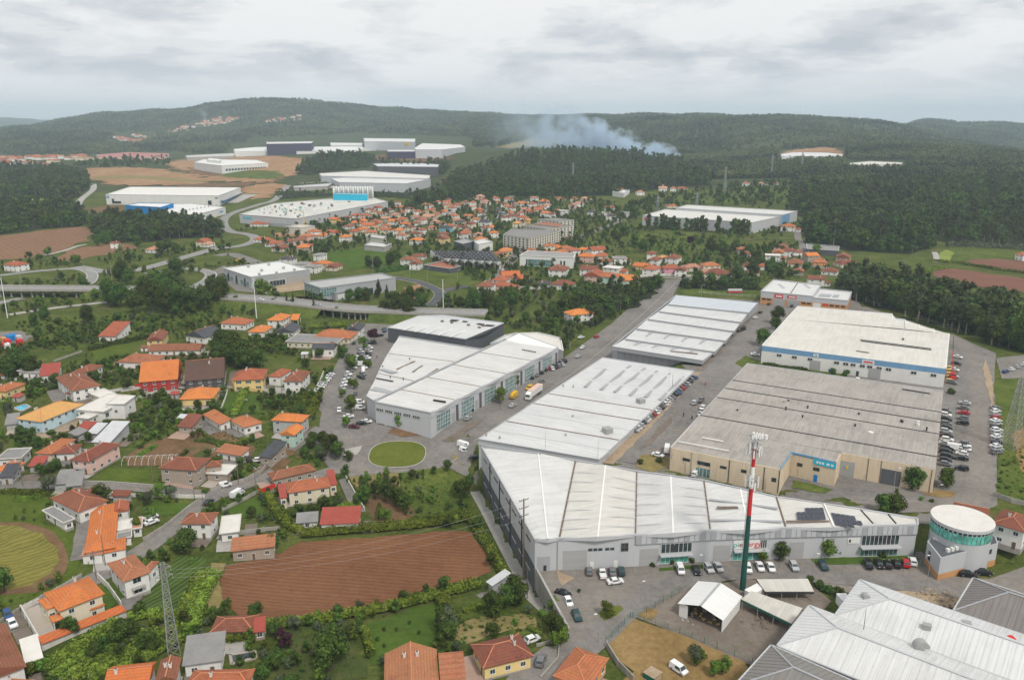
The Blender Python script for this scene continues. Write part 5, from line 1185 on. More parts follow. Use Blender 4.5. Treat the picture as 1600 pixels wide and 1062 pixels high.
for k in range(9): B4.on(1,.1 + k * .09,.16 + k * .09,.2,4.6,'blue','loading_bay',.4)
B4.on(1,.05,.95,5.2,5.8,'midgrey','canopy',5)
B5 = simple('bright blue high block beside the pines',[(196,321),(251,324),(271,318),(217,317)],14,'blue',(.70,.70,.68),'blue')
B5b = simple('white flat hall joined to the blue block',[(252,336),(310,335),(352,324),(300,318),(271,319)],9,'warehousewhite',(.68,.675,.65)); B5b.on(1,.75,.9,4,6,'bluepanel','sign',.3)
for k in range(9): B5b.vent(290 + k * 6,328 - k * .9,.9,.7,'midgrey')
B6 = simple('new white building with a raised block on raw earth',[(303,254),(346,259),(419,255),(400,250),(318,249)],12,'warehousewhite',(.70,.69,.66)); B6b = simple('raised white block of the new building',[(323,250),(344,252),(346,249),(327,247)],18,'warehousewhite',(.7,.69,.66))
for k in range(14): B6.on(1,.08 + k * .062,.12 + k * .062,1,5,'glass','window',.3)
B7 = simple('tall pale grey high-bay store with yellow emblem',[(568,216),(570,221),(648,222),(649,217)],27,'lightgrey',(.62,.62,.61)); lg = B7.on(1,.80,.88,17,25,'yellowp','emblem',.6); a,b = B7.p[1],B7.p[2]
cL = a + (b - a) * .84 + B7.nrm(1) * .75; mb = MB(); mb.lathe((0,0,0),[(3.4,0),(3.4,.3)],20); lo = mb.build('emblem',M['blue'],B7.e,(cL.x,cL.y,21)); lo.rotation_euler = (math.pi / 2,0,0)
mb = MB(); mb.lathe((0,0,0),[(2.7,0),(2.7,.4)],20); lo = mb.build('emblem',M['yellowp'],B7.e,(cL.x,cL.y - .1,21)); lo.rotation_euler = (math.pi / 2,0,0)
for args in (
('low pale store right of the high-bay tower',[(648,231),(649,234),(690,234),(727,230),(720,226),(660,224)],14,'lightgrey',(.64,.64,.63)),
('dark violet store in front of the high-bay tower',[(605,234),(606,237),(687,237),(690,234)],11,'purple',(.55,.55,.54)),
('violet store on the upper platform',[(416,222),(417,225),(486,224),(490,221)],16,'purple',(.6,.6,.59)),
('long low white store on the upper platform',[(365,233),(367,237),(540,236),(600,232),(560,229),(400,230)],10,'warehousewhite',(.68,.68,.66)),
('white store between tower and violet block',[(516,223),(517,227),(566,227),(566,222)],14,'warehousewhite',(.66,.66,.65)),
('concrete frame shell left of the platform',[(290,243),(292,246),(365,244),(372,239)],9,'concrete',(.5,.49,.46)),
('slate blue store below the platform',[(583,256),(590,260),(684,261),(686,257),(640,254)],13,'darkgrey',(.55,.56,.57)),
('grey factory with skylit roof above the silos',[(517,279),(530,285),(635,287),(673,280),(600,274)],12,'lightgrey',(.62,.62,.61)),
('upper grey factory range with cyan sign',[(499,271),(502,275),(670,279),(672,274),(570,267)],12,'lightgrey',(.62,.60,.56)),
('parking deck below the grey factory',[(458,291),(460,293),(512,291),(520,286)],5,'concrete',(.5,.5,.5)),
('white hillside factory among the trees',[(1220,241),(1222,245),(1316,244),(1317,239),(1240,238)],8,'warehousewhite',(.62,.62,.62)),
('cream hillside factory near the ridge wood',[(1328,255),(1330,258),(1405,257),(1411,254),(1360,252)],7,'warehousewhite',(.6,.58,.52)),
('red-roofed factory behind the left town',[(150,242),(155,246),(262,245),(264,240),(200,238)],9,'c_',(.40,.16,.14))):
 lb,pt,hh,wl_,rc = args; M['c_'] = WALL['p']; simple(lb,pt,hh,wl_,rc)
A9 = simple('white hall behind the poplar row',[(1004,337),(1175,348),(1222,338),(1040,327)],11,'lightgrey',(.60,.59,.555)); A9.on(0,.02,.05,6,9,'redsign','sign',.2)
for k in range(26): A9.on(0,k / 26 + .002,(k + 1) / 26 - .002,0,10.6,'lightgrey','wall_panel',.08)
A9b = simple('rear range of the poplar hall with blue corner',[(1056,325),(1222,336),(1246,330),(1074,320)],12,'lightgrey',(.58,.575,.55)); A9b.on(1,.0,.5,0,11.5,'bluepanel','corner_panel',.3)
# apartment blocks
def block(label,pts,h,wall='c',rows=4,cols=14,wi=(0,1)):
 b = Hall('apartment_block',label,pts,h,'apt_' + wall,'apartments',group='apartment blocks'); b.flat(ROOF['T' if wall == 'p' else 'G'],.2); b.parapet('concrete',.4,.5)
 for i in wi:
  ln = (b.p[(i + 1) % 4] - b.p[i]).length; nc = max(2,int(ln / 4.6))
  for r_ in range(rows):
   for c_ in range(nc): b.on(i,(c_ + .3) / nc,(c_ + .66) / nc,3.4 + r_ * (h - 3.4) / rows,4.9 + r_ * (h - 3.4) / rows,'glass','window',.08)
  b.on(i,0,1,0,2.6,'rust','ground_floor',.1)
 return b
M['apt_c'] = plain('apartment_render',(.56,.53,.46),.1,.2,.85,streak=True); M['apt_p'] = plain('apartment_salmon',(.52,.33,.25),.1,.2,.85,streak=True)
block('long beige apartment block nearest the white office block',[(786,367),(827,373),(876,361),(800,358)],13)
block('second beige apartment block with salmon centre',[(818,353),(852,358),(896,353),(850,349)],13)
block('salmon apartment block in the middle row',[(834,350),(874,354),(880,350),(850,347)],14,'p',4)
block('rear beige apartment block by the climbing street',[(840,343),(874,346),(897,344),(870,341)],13)
of = simple('white modern office block with long glazed front',[(812,399),(896,403),(899,396),(826,392)],9,'warehousewhite',(.30,.29,.28),'white','office_block',cat='office'); of.on(0,.16,.62,.6,6.2,'tealglass','window_band',.12,14,2); of.on(0,.12,.15,1,6,'glass','window',.1); of.on(0,.76,.79,1,6,'glass','window',.1); of.on(0,.82,.85,1,6,'glass','window',.1)
# saw-tooth school hall
sw = Hall('sawtooth_hall','slate saw-tooth hall with white gabled portico',[(723,405),(783,409),(768,392),(672,391)],6.5,'warehousewhite','hall')
lw,rw = [(672,392),(690,405)],None
for k in range(7):
 a0,a1 = lerp((674,391),(768,392),k / 7),lerp((674,391),(768,392),(k + 1) / 7); b0,b1 = lerp((692,403),(783,409),k / 7),lerp((692,403),(783,409),(k + 1) / 7)
 am,bm = lerp(a0,a1,.62),lerp(b0,b1,.62)
 sw.bays([(a0,b0),(am,bm),(a1,b1)],[0,2.6,0],ROOF['S'],'roof_bay')
 for t in (.2,.4,.6,.8): sw.line(lerp(lerp(a0,am,.25),lerp(b0,bm,.25),t),lerp(lerp(a0,am,.8),lerp(b0,bm,.8),t),1.1,.25,'frame','rooflight',1.15)
for k in range(7): sw.on(0,.05 + k * .137,.12 + k * .137,0,4.6,'rust','gate',.1)
simple('low grey hall with red tiles before the saw-tooth hall',[(663,414),(703,420),(720,416),(692,408)],4,'darkgrey',(.33,.12,.07))
simple('dark and pink corner shop in the town',[(710,377),(723,381),(740,377),(727,373)],8,'darkgrey',(.35,.34,.34))
simple('white terraced office in the town',[(739,377),(748,382),(770,378),(757,373)],8,'warehousewhite',(.6,.6,.58)); simple('small sheet-roofed workshop row in the meadow',[(569,383),(600,386),(612,381),(580,378)],5,'concrete',(.55,.54,.52)); simple('cream workshop above the meadow',[(571,369),(598,373),(604,369),(578,366)],7,'apt_c',(.5,.48,.44))
simple('concrete shell of the new apartment building',[(446,354),(470,356),(492,353),(470,350)],8,'apt_c',(.55,.50,.42)); simple('old sheet-roofed barn by the country road',[(1261,389),(1310,392),(1311,385),(1260,381)],5,'darkgrey',(.26,.25,.24)); simple('low hall glimpsed through the eucalyptus',[(1572,471),(1600,474),(1612,468),(1575,466)],5,'darkgrey',(.36,.36,.36)); simple('pale canopy above the upper houses',[(957,300),(975,302),(984,297),(963,295)],6,'warehousewhite',(.66,.66,.66))
# ------------------------------------------------------------------ houses
def _win_mesh(w,h,kind):
 mb = MB(); mb.box((0,.03,0),(w,.06,h),0,0); y = .063
 mb.add([(-w / 2 + .09,y,.09),(w / 2 - .09,y,.09),(w / 2 - .09,y,h - .09),(-w / 2 + .09,y,h - .09)],[(3,2,1,0)],1)
 mb.box((0,.06,.02),(.06,.03,h - .04),0,0)
 mb.box((0,.08,-.08),(w + .2,.16,.08),0,0)
 if kind == 'sh':
  for s in (-1,1): mb.box((s * (w * .75 + .02),.03,0),(w * .5,.07,h),0,2)
 return mb.mesh('window',[M['frame'],M['glass'],M['shutter']])
WIN = {'n': _win_mesh(1.3,1.25,''),'s': _win_mesh(1.1,1.3,'sh'),'b': _win_mesh(2.2,2.1,''),'m': _win_mesh(.8,.7,'')}
_d = MB(); _d.box((0,.03,0),(1.1,.06,2.2),0,0); _d.box((0,.05,0),(.9,.08,2.1),0,1); _d.box((.35,.1,1.0),(.08,.06,.1),0,0)
DOOR = _d.mesh('door',[M['frame'],M['door']])
_g = MB(); _g.box((0,.03,0),(2.7,.06,2.3),0,0); _g.box((0,.05,0),(2.5,.08,2.2),0,1); GAR = _g.mesh('garage_door',[M['frame'],M['doorgrey']])
_c = MB(); _c.box((0,0,-.9),(.55,.45,1.7)); _c.box((0,0,.8),(.72,.62,.1)); _c.box((0,0,.9),(.42,.32,.22),0,1); CHIM = _c.mesh('chimney',[M['whitewall'],M['rust']])
def roof_parts(e,x0,y0,lx,ly,h,kind,rm,th=.18,pitch=.44,par=None,rise=None,ridges=True,name='roof',ridge=None):
 """a roof over the eaves rectangle (x0..x0+lx, y0..y0+ly) in the thing's own frame"""
 X,Y = x0 + lx,y0 + ly; mb = MB(); caps = []
 if kind in 'FM':
  if kind == 'F':
   mb.prism([(x0,y0),(X,y0),(X,Y),(x0,Y)],h - .05,h + .12)
   o = mb.build(name,rm,par or e)
   pb = MB()
   for a,b in (((x0,y0),(X,y0)),((X,y0),(X,Y)),((X,Y),(x0,Y)),((x0,Y),(x0,y0))): pb.strip((*a,h + .12),(*b,h + .12),.25,.3)
   pb.build('parapet',M['whitewall'],o); return o
  r = rise or ly * .22
  mb.prism([(x0,y0),(X,y0),(X,Y),(x0,Y)],[h,h,h + r,h + r],[h + th,h + th,h + r + th,h + r + th]); return mb.build(name,rm,par or e)
 ax = (ly > lx) if ridge is None else ridge == 'y'; half = lx / 2 if ax else ly / 2
 r = rise or half * pitch; c = (x0 + X) / 2 if ax else (y0 + Y) / 2
 run = half * .95 if kind == 'H' else 0.0
 if ax: r0,r1 = (c,y0 + run,h + r),(c,Y - run,h + r)
 else: r0,r1 = (x0 + run,c,h + r),(X - run,c,h + r)
 A,B,C,D = (x0,y0,h),(X,y0,h),(X,Y,h),(x0,Y,h)
 dn = lambda p: (p[0],p[1],p[2] - th)
 if ax: top = [(A,B,r0),(B,C,r1,r0),(C,D,r1),(D,A,r0,r1)]
 else: top = [(A,B,r1,r0),(B,C,r1),(C,D,r0,r1),(D,A,r0)]
 for f in top: mb.add(f,[tuple(range(len(f)))])
 for a,b in ((A,B),(B,C),(C,D),(D,A)): mb.add([dn(a),dn(b),b,a],[(0,1,2,3)])
 mb.add([dn(A),dn(B),dn(C),dn(D)],[(3,2,1,0)])
 o = mb.build(name,rm,par or e)
 if ridges:
  k = MB(); up = Vector((0,0,.02)); k.strip(Vector(r0) + up,Vector(r1) + up,.28,.12)
  if kind == 'H':
   for p,q in (((A,r0),(B,r0),(C,r1),(D,r1)) if ax else ((A,r0),(D,r0),(B,r1),(C,r1))): k.strip(Vector(p) + up,Vector(q) + up,.22,.09)
  k.build('ridge_tiles',M['ridge'],o)
 return o
HOUSES = []
def house(label,frame,h,rk,roofc,wallc,st=1,ch=1,win='n',over=.55,door=True,wings=(),pw=(),ridge=None,seed=0,cat='house',name='house',walls=(0,1,2,3),ridges=True,group='houses',bal=False,garage=False,dens=3.4,pitch=.44):
 """frame: (centre x, y, ground z, length, depth, heading) of the eaves rectangle"""
 cx,cy,cz,lx,ly,rz = frame; rnd = random.Random(int(cx * 13 + cy * 7) + seed)
 e = empty(name,(cx,cy,cz),rz,label,cat,group); HOUSES.append(e); EXC.append((cx,cy,max(lx,ly) * .5 + 1.2))
 wx,wy = max(1.5,lx - 2 * over),max(1.5,ly - 2 * over); wm = WALL[wallc]
 mb = MB(); x,y = wx / 2,wy / 2; gab = rk == 'G'
 yl = (ly > lx) if ridge is None else ridge == 'y'; half = (lx if yl else ly) / 2; r = half * pitch
 base = -1.2
 mb.prism([(-x,-y),(x,-y),(x,y),(-x,y)],base,h,0,True,False)
 if gab:
  rr = (r / half) * ((wx if yl else wy) / 2)
  for s in (-1,1):
   if yl: mb.add([(-x,s * y,h),(x,s * y,h),(0,s * y,h + rr + over * r / half * .8)],[(0,1,2) if s < 0 else (2,1,0)])
   else: mb.add([(s * x,-y,h),(s * x,y,h),(s * x,0,h + rr + over * r / half * .8)],[(0,1,2) if s > 0 else (2,1,0)])
 if rk == 'M': mb.prism([(-x,-y),(x,-y),(x,y),(-x,y)],h - .3,[h,h,h + ly * .2,h + ly * .2],0,True,False)
 wo = mb.build('walls',wm,e)
 pb = MB(); pb.prism([(-x - .04,-y - .04),(x + .04,-y - .04),(x + .04,y + .04),(-x - .04,y + .04)],base,.55,0,True,False); pb.build('plinth',M['greywall'],e)
 ro = roof_parts(e,-lx / 2,-ly / 2,lx,ly,h,rk,ROOF[roofc],ridges=ridges,pitch=pitch,ridge=ridge)
 if rk in 'HG':
  for k in range(ch):
   t = rnd.uniform(-.3,.3); px,py = (0.12 * lx * rnd.choice((-1,1)),t * ly) if yl else (t * lx,.12 * ly * rnd.choice((-1,1))); place('chimney',CHIM,ro,(px,py,h + r * .82))
 sth = h / st; did = False
 for w in walls:
  ln = wx if w % 2 == 0 else wy; n = max(1,int(ln / dens))
  nx,ny = ((0,-1),(1,0),(0,1),(-1,0))[w]
  for s in range(st):
   for k in range(n):
    t = (k + .5) / n - .5
    if rnd.random() < .12 and n > 2: continue
    px,py = (t * wx * (-1 if w == 2 else 1),ny * y) if w % 2 == 0 else (nx * x,t * wy); ang = (math.pi,-math.pi / 2,0,math.pi / 2)[w]
    if s == 0 and door and not did and k == n // 2 and w in (0,1): place('door',DOOR,e,(px,py,.1),ang); did = True
    elif s == 0 and garage and k == 0 and w in (0,1) and st > 1: place('garage_door',GAR,e,(px,py,0),ang)
    else: place('window',WIN[win if rnd.random() > .15 else 'n'],e,(px,py,s * sth + sth * .5 - .5),ang)
 if bal and st > 1:
  rb = (0 if bal == 'y' else math.pi / 2)
  if bal == 'x': x,y,wx,wy = y,x,wy,wx
  b = MB(); b.box((0,-y - .7,sth - .15),(wx * .55,1.4,.18)); bo = b.build('balcony',M['concrete'],e,None,rb)
  b = MB(); n = int(wx * .55 / .5)
  for k in range(n + 1): b.box((-wx * .275 + k * wx * .55 / n,-y - 1.35,sth),(.05,.05,.95))
  b.strip((-wx * .275,-y - 1.35,sth + .95),(wx * .275,-y - 1.35,sth + .95),.08,.06); b.build('railing',M['frame'],bo)
 for wg in pw:
  (q1,q2,q3,wh,wk,wr),wc = wg[:6],wg[6] if len(wg) > 6 else wallc; f = frame3(q1,q2,q3,wh); iv = Matrix.Rotation(-rz,3,'Z'); c_ = iv @ Vector((f[0] - cx,f[1] - cy,0)); c_.z = f[2] - cz; a_,b_,o_ = f[3] / 2,f[4] / 2,.35; EXC.append((f[0],f[1],max(a_,b_) + .8))
  if wc != '-': m2 = MB(); m2.prism([(-a_ + o_,-b_ + o_),(a_ - o_,-b_ + o_),(a_ - o_,b_ - o_),(-a_ + o_,b_ - o_)],base,wh,0,True,False); ww = m2.build('wing_wall',WALL[wc],e,c_,f[5] - rz)
  else:
   m2 = MB(); [m2.box((sx * (a_ - .3),sy * (b_ - .3),-.5),(.25,.25,wh + .5)) for sx in (-1,1) for sy in (-1,1)]; ww = m2.build('porch_posts',M['frame'],e,c_,f[5] - rz)
  ro_ = roof_parts(e,-a_,-b_,2 * a_,2 * b_,wh,wk,ROOF[wr],name='wing_roof',ridges=ridges); ro_.location = c_; ro_.rotation_euler = (0,0,f[5] - rz)
  if wc != '-': place('window',WIN['n'],ww,(0,-b_ + o_,wh * .45),math.pi); place('window',WIN['n'],ww,(a_ - o_,0,wh * .45),-math.pi / 2)
 for wg in wings:
  wx0,wy0,wlx,wly,wh,wk,wr = wg[:7]; wc = wg[7] if len(wg) > 7 else wallc; o_ = .4
  if wc != '-':
   m2 = MB(); m2.prism([(wx0 + o_,wy0 + o_),(wx0 + wlx - o_,wy0 + o_),(wx0 + wlx - o_,wy0 + wly - o_),(wx0 + o_,wy0 + wly - o_)],base,wh,0,True,False); m2.build('wing_wall',WALL[wc],e)
  else:
   for qx in (wx0 + .3,wx0 + wlx - .3):
    for qy in (wy0 + .3,wy0 + wly - .3): m2 = MB(); m2.box((qx,qy,-.5),(.25,.25,wh + .5)); m2.build('porch_post',M['frame'],e)
  roof_parts(e,wx0,wy0,wlx,wly,wh,wk,ROOF[wr],name='wing_roof',ridges=ridges)
  if wc != '-' and wlx > 2.5:
   place('window',WIN['n'],e,(wx0 + wlx / 2,wy0 + o_,wh * .45),math.pi)
   if wly > 3: place('window',WIN['n'],e,(wx0 + wlx - o_,wy0 + wly / 2,wh * .45),-math.pi / 2)
 return e
def frame3(p1,p2,p3,h):
 """eaves rectangle from three photo corners (left, nearest, right)"""
 g = at(p2[0],p2[1] + 12,0); z = g.z
 for _ in range(2):
  a,b,c = (at(*p,0,z + h) for p in (p1,p2,p3)); m = (a + c) / 2; z = Tz(m.x,m.y)
 a,b,c = (at(*p,0,z + h) for p in (p1,p2,p3)); u,v = b - a,c - b
 if u.length > v.length: d = u.normalized()
 else: d = Vector((v.y,-v.x,0)).normalized(); d = d if d.dot(u) > 0 else -d
 n = Vector((-d.y,d.x,0)); n = n if n.dot(v) > 0 else -n
 if Vector((d.x,d.y,0)).cross(n).z < 0: pass
 lx = max(2.5,abs(u.dot(d))); ly = max(2.5,abs(v.dot(n)))
 cen = b - d * lx / 2 + n * ly / 2
 return (cen.x,cen.y,z,lx,ly,math.atan2(d.y,d.x))
def hs(label,p1,p2,p3,h,rk,rc,wc,**k): return house(label,frame3(p1,p2,p3,h),h,rk,rc,wc,**k)
# --- near houses, one by one
hs('cream villa with bright orange hipped roof and tiled garden wall',(68,926),(91,955),(163,926),6.2,'H','O','c',st=2,ch=2,dens=4.2,pw=(((59,937),(72,952),(80,944),5.2,'H','O'),((76,963),(82,972),(97,969),3.4,'H','O','-'),((138,946),(141,953),(164,944),3.3,'H','O','-')))
hs('white villa with orange hipped roof and dark patio doors',(167,880),(192,909),(236,893),6.0,'H','T','w',st=2,win='b',ch=2,bal='x',pw=(((226,887),(233,892),(249,877),5.6,'H','T'),))
hs('long orange-roofed bungalow by the lane',(143,792),(131,864),(180,853),3.6,'H','O','w',ch=2,pw=(((158,864),(197,857),(197,839),3.5,'H','O'),((126,869),(160,866),(158,856),2.8,'M','P'),((172,797),(201,797),(203,782),3.5,'G','R'),((184,826),(206,826),(206,811),2.6,'F','W'),((206,827),(222,825),(223,808),2.6,'F','P'),((183,841),(206,839),(206,829),2.4,'F','G')))
hs('white house with brown-red hipped roof above the hay plot',(78,778),(122,800),(169,781),4.6,'H','B','w',st=1,ch=1)
hs('low white annex with grey flat roof and green trim',(66,798),(99,818),(117,811),3.0,'F','G','w',ch=0)
hs('white two-storey house with brown-red roof by the lane corner',(281,818),(329,818),(341,800),5.6,'H','B','w',st=2,ch=1)
hs('white flat-roofed garage block beside the corner house',(343,833),(374,831),(377,804),3.4,'F','W','w',ch=0,door=False,garage=True)
hs('broad stone house with brown-red hipped roof',(247,731),(306,735),(329,716),6.0,'H','B','s',st=2,ch=1,pw=(((320,730),(346,727),(353,718),5.2,'H','B'),((321,741),(355,742),(371,727),3.2,'F','W')))
hs('pale pink house with long brown-red roof and terrace',(110,717),(139,721),(189,693),5.6,'H','B','p',st=2,ch=2,bal='y')
hs('low house with orange-red hipped roof beside the pink house',(57,706),(80,709),(119,686),3.8,'H','R','c',ch=1)
hs('small white cottage with terracotta roof and blue door',(87,706),(117,707),(129,694),3.4,'H','B','w',ch=1)
hs('white box house with flat grey roof above the street',(-2,715),(33,716),(50,700),3.8,'F','G','w',ch=0)
hs('cottage with bright orange roof by the green gate',(-14,735),(9,737),(40,722),3.4,'H','O','w',ch=1)
hs('dark slate lean-to beside the bright orange cottage',(3,741),(20,745),(34,730),3.0,'M','S','g',ch=0)
hs('long pale blue building with amber hipped roof',(25,653),(64,659),(132,631),5.4,'H','A','b',st=2,ch=2)
hs('modern white flat-roofed house on the concrete lane',(128,636),(162,644),(211,619),5.0,'F','W','w',st=1,ch=0,win='b',pw=(((172,627),(194,632),(212,619),6.6,'F','W'),))
hs('white garage with black front below the modern house',(119,653),(138,655),(160,645),3.4,'F','W','w',ch=0,door=False)
hs('cream flat carport behind the modern house',(137,614),(156,622),(176,613),3.2,'F','W','c',ch=0,door=False)
hs('white house with dark brown-red roof and paved yard',(86,590),(112,611),(151,597),5.6,'H','B','w',st=2,ch=2,pw=(((110,612),(121,618),(150,607),2.8,'M','B','-'),))
hs('low brown-red roofed house behind the paved yard',(115,580),(139,582),(162,571),3.6,'H','B','w',ch=1)
hs('whitewashed shed with a red sheet wing',(26,580),(62,583),(66,576),3.4,'F','G','w',ch=0,pw=(((63,584),(92,585),(97,574),3.2,'M','C'),))
hs('yellow house with orange-red roof at the frame edge',(-16,610),(8,612),(41,599),4.0,'H','R','y',ch=2)
hs('wide low house with terracotta roof and white porch',(183,565),(239,567),(251,556),3.8,'H','T','w',ch=1)
hs('red-walled house with plain orange gable roof',(219,592),(278,592),(286,567),5.6,'G','O','r',st=2,ch=1,ridge='x')
hs('dark house with brown gable roof beside the red house',(289,591),(351,590),(354,565),5.4,'G','D','d',st=2,ch=2,ridge='x')
hs('yellow house with orange-red roof and green gates',(364,592),(412,592),(419,577),5.6,'H','R','y',st=2,win='s',ch=2,pw=(((363,591),(376,593),(384,582),4.6,'H','R'),))
hs('white house with red roof on the street corner',(442,595),(471,596),(486,580),5.8,'H','B','w',st=2,ch=2,pw=(((424,584),(438,589),(456,578),4.6,'H','R'),))
hs('yellow gabled bungalow above the drive',(279,624),(333,622),(343,606),3.8,'H','O','y',ch=1)
hs('low orange-roofed outbuilding below the bungalow',(316,648),(343,664),(359,657),3.0,'M','R','w',ch=0)
hs('white L-shaped house with orange hipped roof',(358,656),(381,668),(412,660),3.8,'H','R','w',ch=2)
hs('grey-white house with layered orange roof',(423,656),(472,659),(480,648),5.8,'H','O','g',st=2,ch=1)
hs('pale green house with plain orange roof by the lane',(436,678),(460,680),(476,667),5.8,'G','O','m',st=2,ch=0)
hs('open shed under a dark slate roof',(406,711),(424,716),(450,699),3.4,'M','S','s',ch=0,door=False,name='shed',cat='shed')
hs('old stone cottage with long brown-red roof',(418,739),(426,750),(494,734),3.8,'H','B','s',ch=1)
hs('cream house with orange-red hipped roof above the field',(443,754),(449,770),(517,760),5.4,'H','R','c',st=2,ch=2,pw=(((515,761),(527,757),(522,741),4.0,'M','C'),((437,776),(449,777),(446,762),4.0,'M','C')))
hs('low white shed with red sheet roof above the hedge',(499,820),(562,817),(563,798),3.2,'M','C','w',ch=0,name='shed',cat='shed')
hs('small grey-roofed garden shed',(462,818),(497,815),(490,804),2.4,'M','G','w',ch=0,name='shed',cat='shed',door=False)
hs('stone barn with terracotta roof at the field corner',(360,862),(430,854),(438,838),3.8,'M','T','s',ch=1,name='barn',cat='barn')
hs('brown-red roofed shed beside the vines',(327,988),(396,985),(396,960),2.8,'H','B','s',ch=0,name='shed',cat='shed',pw=(((396,986),(415,986),(416,968),2.6,'M','C'),))
hs('workshop with cracked grey slab roof',(284,1041),(348,1032),(354,996),3.6,'M','G','w',ch=0,name='workshop',cat='workshop')
hs('orange gable house at the lower frame edge',(161,1072),(233,1064),(242,1033),5.0,'G','O','w',st=2,ch=1)
hs('dark red gable house beside the cracked workshop',(242,1064),(276,1060),(284,1026),5.0,'G','B','w',st=2,ch=2)
hs('orange-roofed house with a stone oven chimney',(289,1072),(388,1070),(395,1044),4.0,'H','R','w',ch=1)
hs('large brown-red roofed barn at the frame corner',(-44,1092),(42,1040),(9,973),5.0,'G','B','w',ch=0,name='barn',cat='barn')
hs('white ribbed lean-to beside the brown-red barn',(40,1042),(68,1027),(60,1000),3.4,'M','W','w',ch=0,door=False,name='lean_to',cat='shed')
hs('orange tiled corner house in the lower corner',(-10,1082),(30,1085),(62,1062),4.0,'H','O','w',ch=1)
hs('brick-red terraced house with a white chimney',(600,1080),(687,1074),(682,1013),5.4,'G','T','w',st=2,ch=2)
hs('lower brick-red terraced house beside the passage',(689,1080),(730,1076),(724,1030),4.8,'M','T','w',st=2,ch=0)
hs('yellow bungalow with brown-red hipped roof',(737,1006),(755,1044),(834,1024),3.8,'H','B','y',ch=2)
hs('orange-walled house with mossy orange roof',(869,1048),(918,1076),(952,1028),3.8,'H','R','o',ch=0)
hs('white and stone house with red roof beside the drum office',(1549,817),(1603,832),(1618,810),6.2,'H','B','w',st=2,ch=1)
hs('low red-roofed row behind the drum office',(1490,797),(1546,808),(1551,796),4.2,'G','B','w',ch=0,win='m')
hs('yellow house with brown roof above the meadow',(230,529),(254,531),(264,518),5.0,'G','B','y',st=2,ch=1)
hs('half-ruined white house with orange tiles',(166,519),(180,526),(206,513),3.2,'M','R','w',ch=1)
hs('long low terracotta row above the red house',(230,548),(312,547),(316,539),3.0,'G','B','w',ch=0)
hs('white villa with slate gable and round terrace',(297,521),(319,528),(350,518),4.2,'G','S','w',ch=1)
hs('low orange-red house below the highway bank',(343,505),(383,507),(386,499),4.0,'H','R','w',ch=2)
hs('white house with stepped orange roof under the mast lamp',(416,500),(440,501),(456,492),5.2,'H','O','w',st=2,ch=1,pw=(((453,500),(466,500),(470,495),3.2,'M','O','-'),))
hs('white house with orange roof beside the tall dark trees',(390,516),(413,519),(427,510),3.8,'H','O','w',ch=1)
hs('white bungalow with slate roof near the vine rows',(432,516),(459,519),(471,509),3.6,'G','S','w',ch=1)
hs('white bungalow with slate roof by the underpass',(541,514),(563,516),(571,507),3.8,'G','S','w',ch=1)
hs('long orange-roofed bungalow by the parked green car',(489,526),(546,529),(557,519),3.6,'H','R','c',ch=1)
hs('wide cream flat-roofed building by the vines',(446,534),(526,537),(540,525),3.6,'F','G','c',ch=0)
hs('white hall house with black roof by the street',(486,545),(522,545),(527,538),5.0,'G','S','w',st=1,ch=0)
hs('white house with orange roof among the estate trees',(861,489),(893,493),(929,489),5.0,'H','O','w',st=2,ch=1)
hs('small brown-roofed barn above the hoop tunnel plot',(284,661),(300,668),(319,655),2.8,'M','B','s',ch=0,name='barn',cat='barn',door=False)
hs('small cottage with terracotta roof by the scrap heap',(336,706),(376,713),(380,702),3.0,'M','T','w',ch=0)
for lb,a,b,c_,rc in (('red sheet-roofed workshop by the rubble yard',(119,670),(136,673),(153,664),'C'),('zinc sheet-roofed shed by the rubble yard',(138,675),(152,678),(170,667),'Z'),('long zinc-roofed shed with open side',(152,685),(172,692),(205,670),'Z'),('rusty tin-roofed shed by the bushes',(47,725),(66,728),(78,717),'C'),('tiny tin shelter at the field corner',(761,908),(769,916),(799,903),'Z'),('low concrete water tank house',(106,676),(120,682),(138,676),'G'),('green-roofed pool house by the turquoise pool',(10,658),(28,662),(33,651),'G'),('tool shed roof beside the street wall',(135,768),(155,770),(158,765),'B'),('carport roof beside the street wall',(172,775),(200,776),(203,769),'B'),('grey shed by the street gate',(86,752),(104,756),(118,740),'G'),('dark shed with zinc roof by the street gate',(104,756),(128,758),(134,742),'G')):
 hs(lb,a,b,c_,2.6,'M',rc,'g',ch=0,door=False,name='shed',cat='shed',win='m')
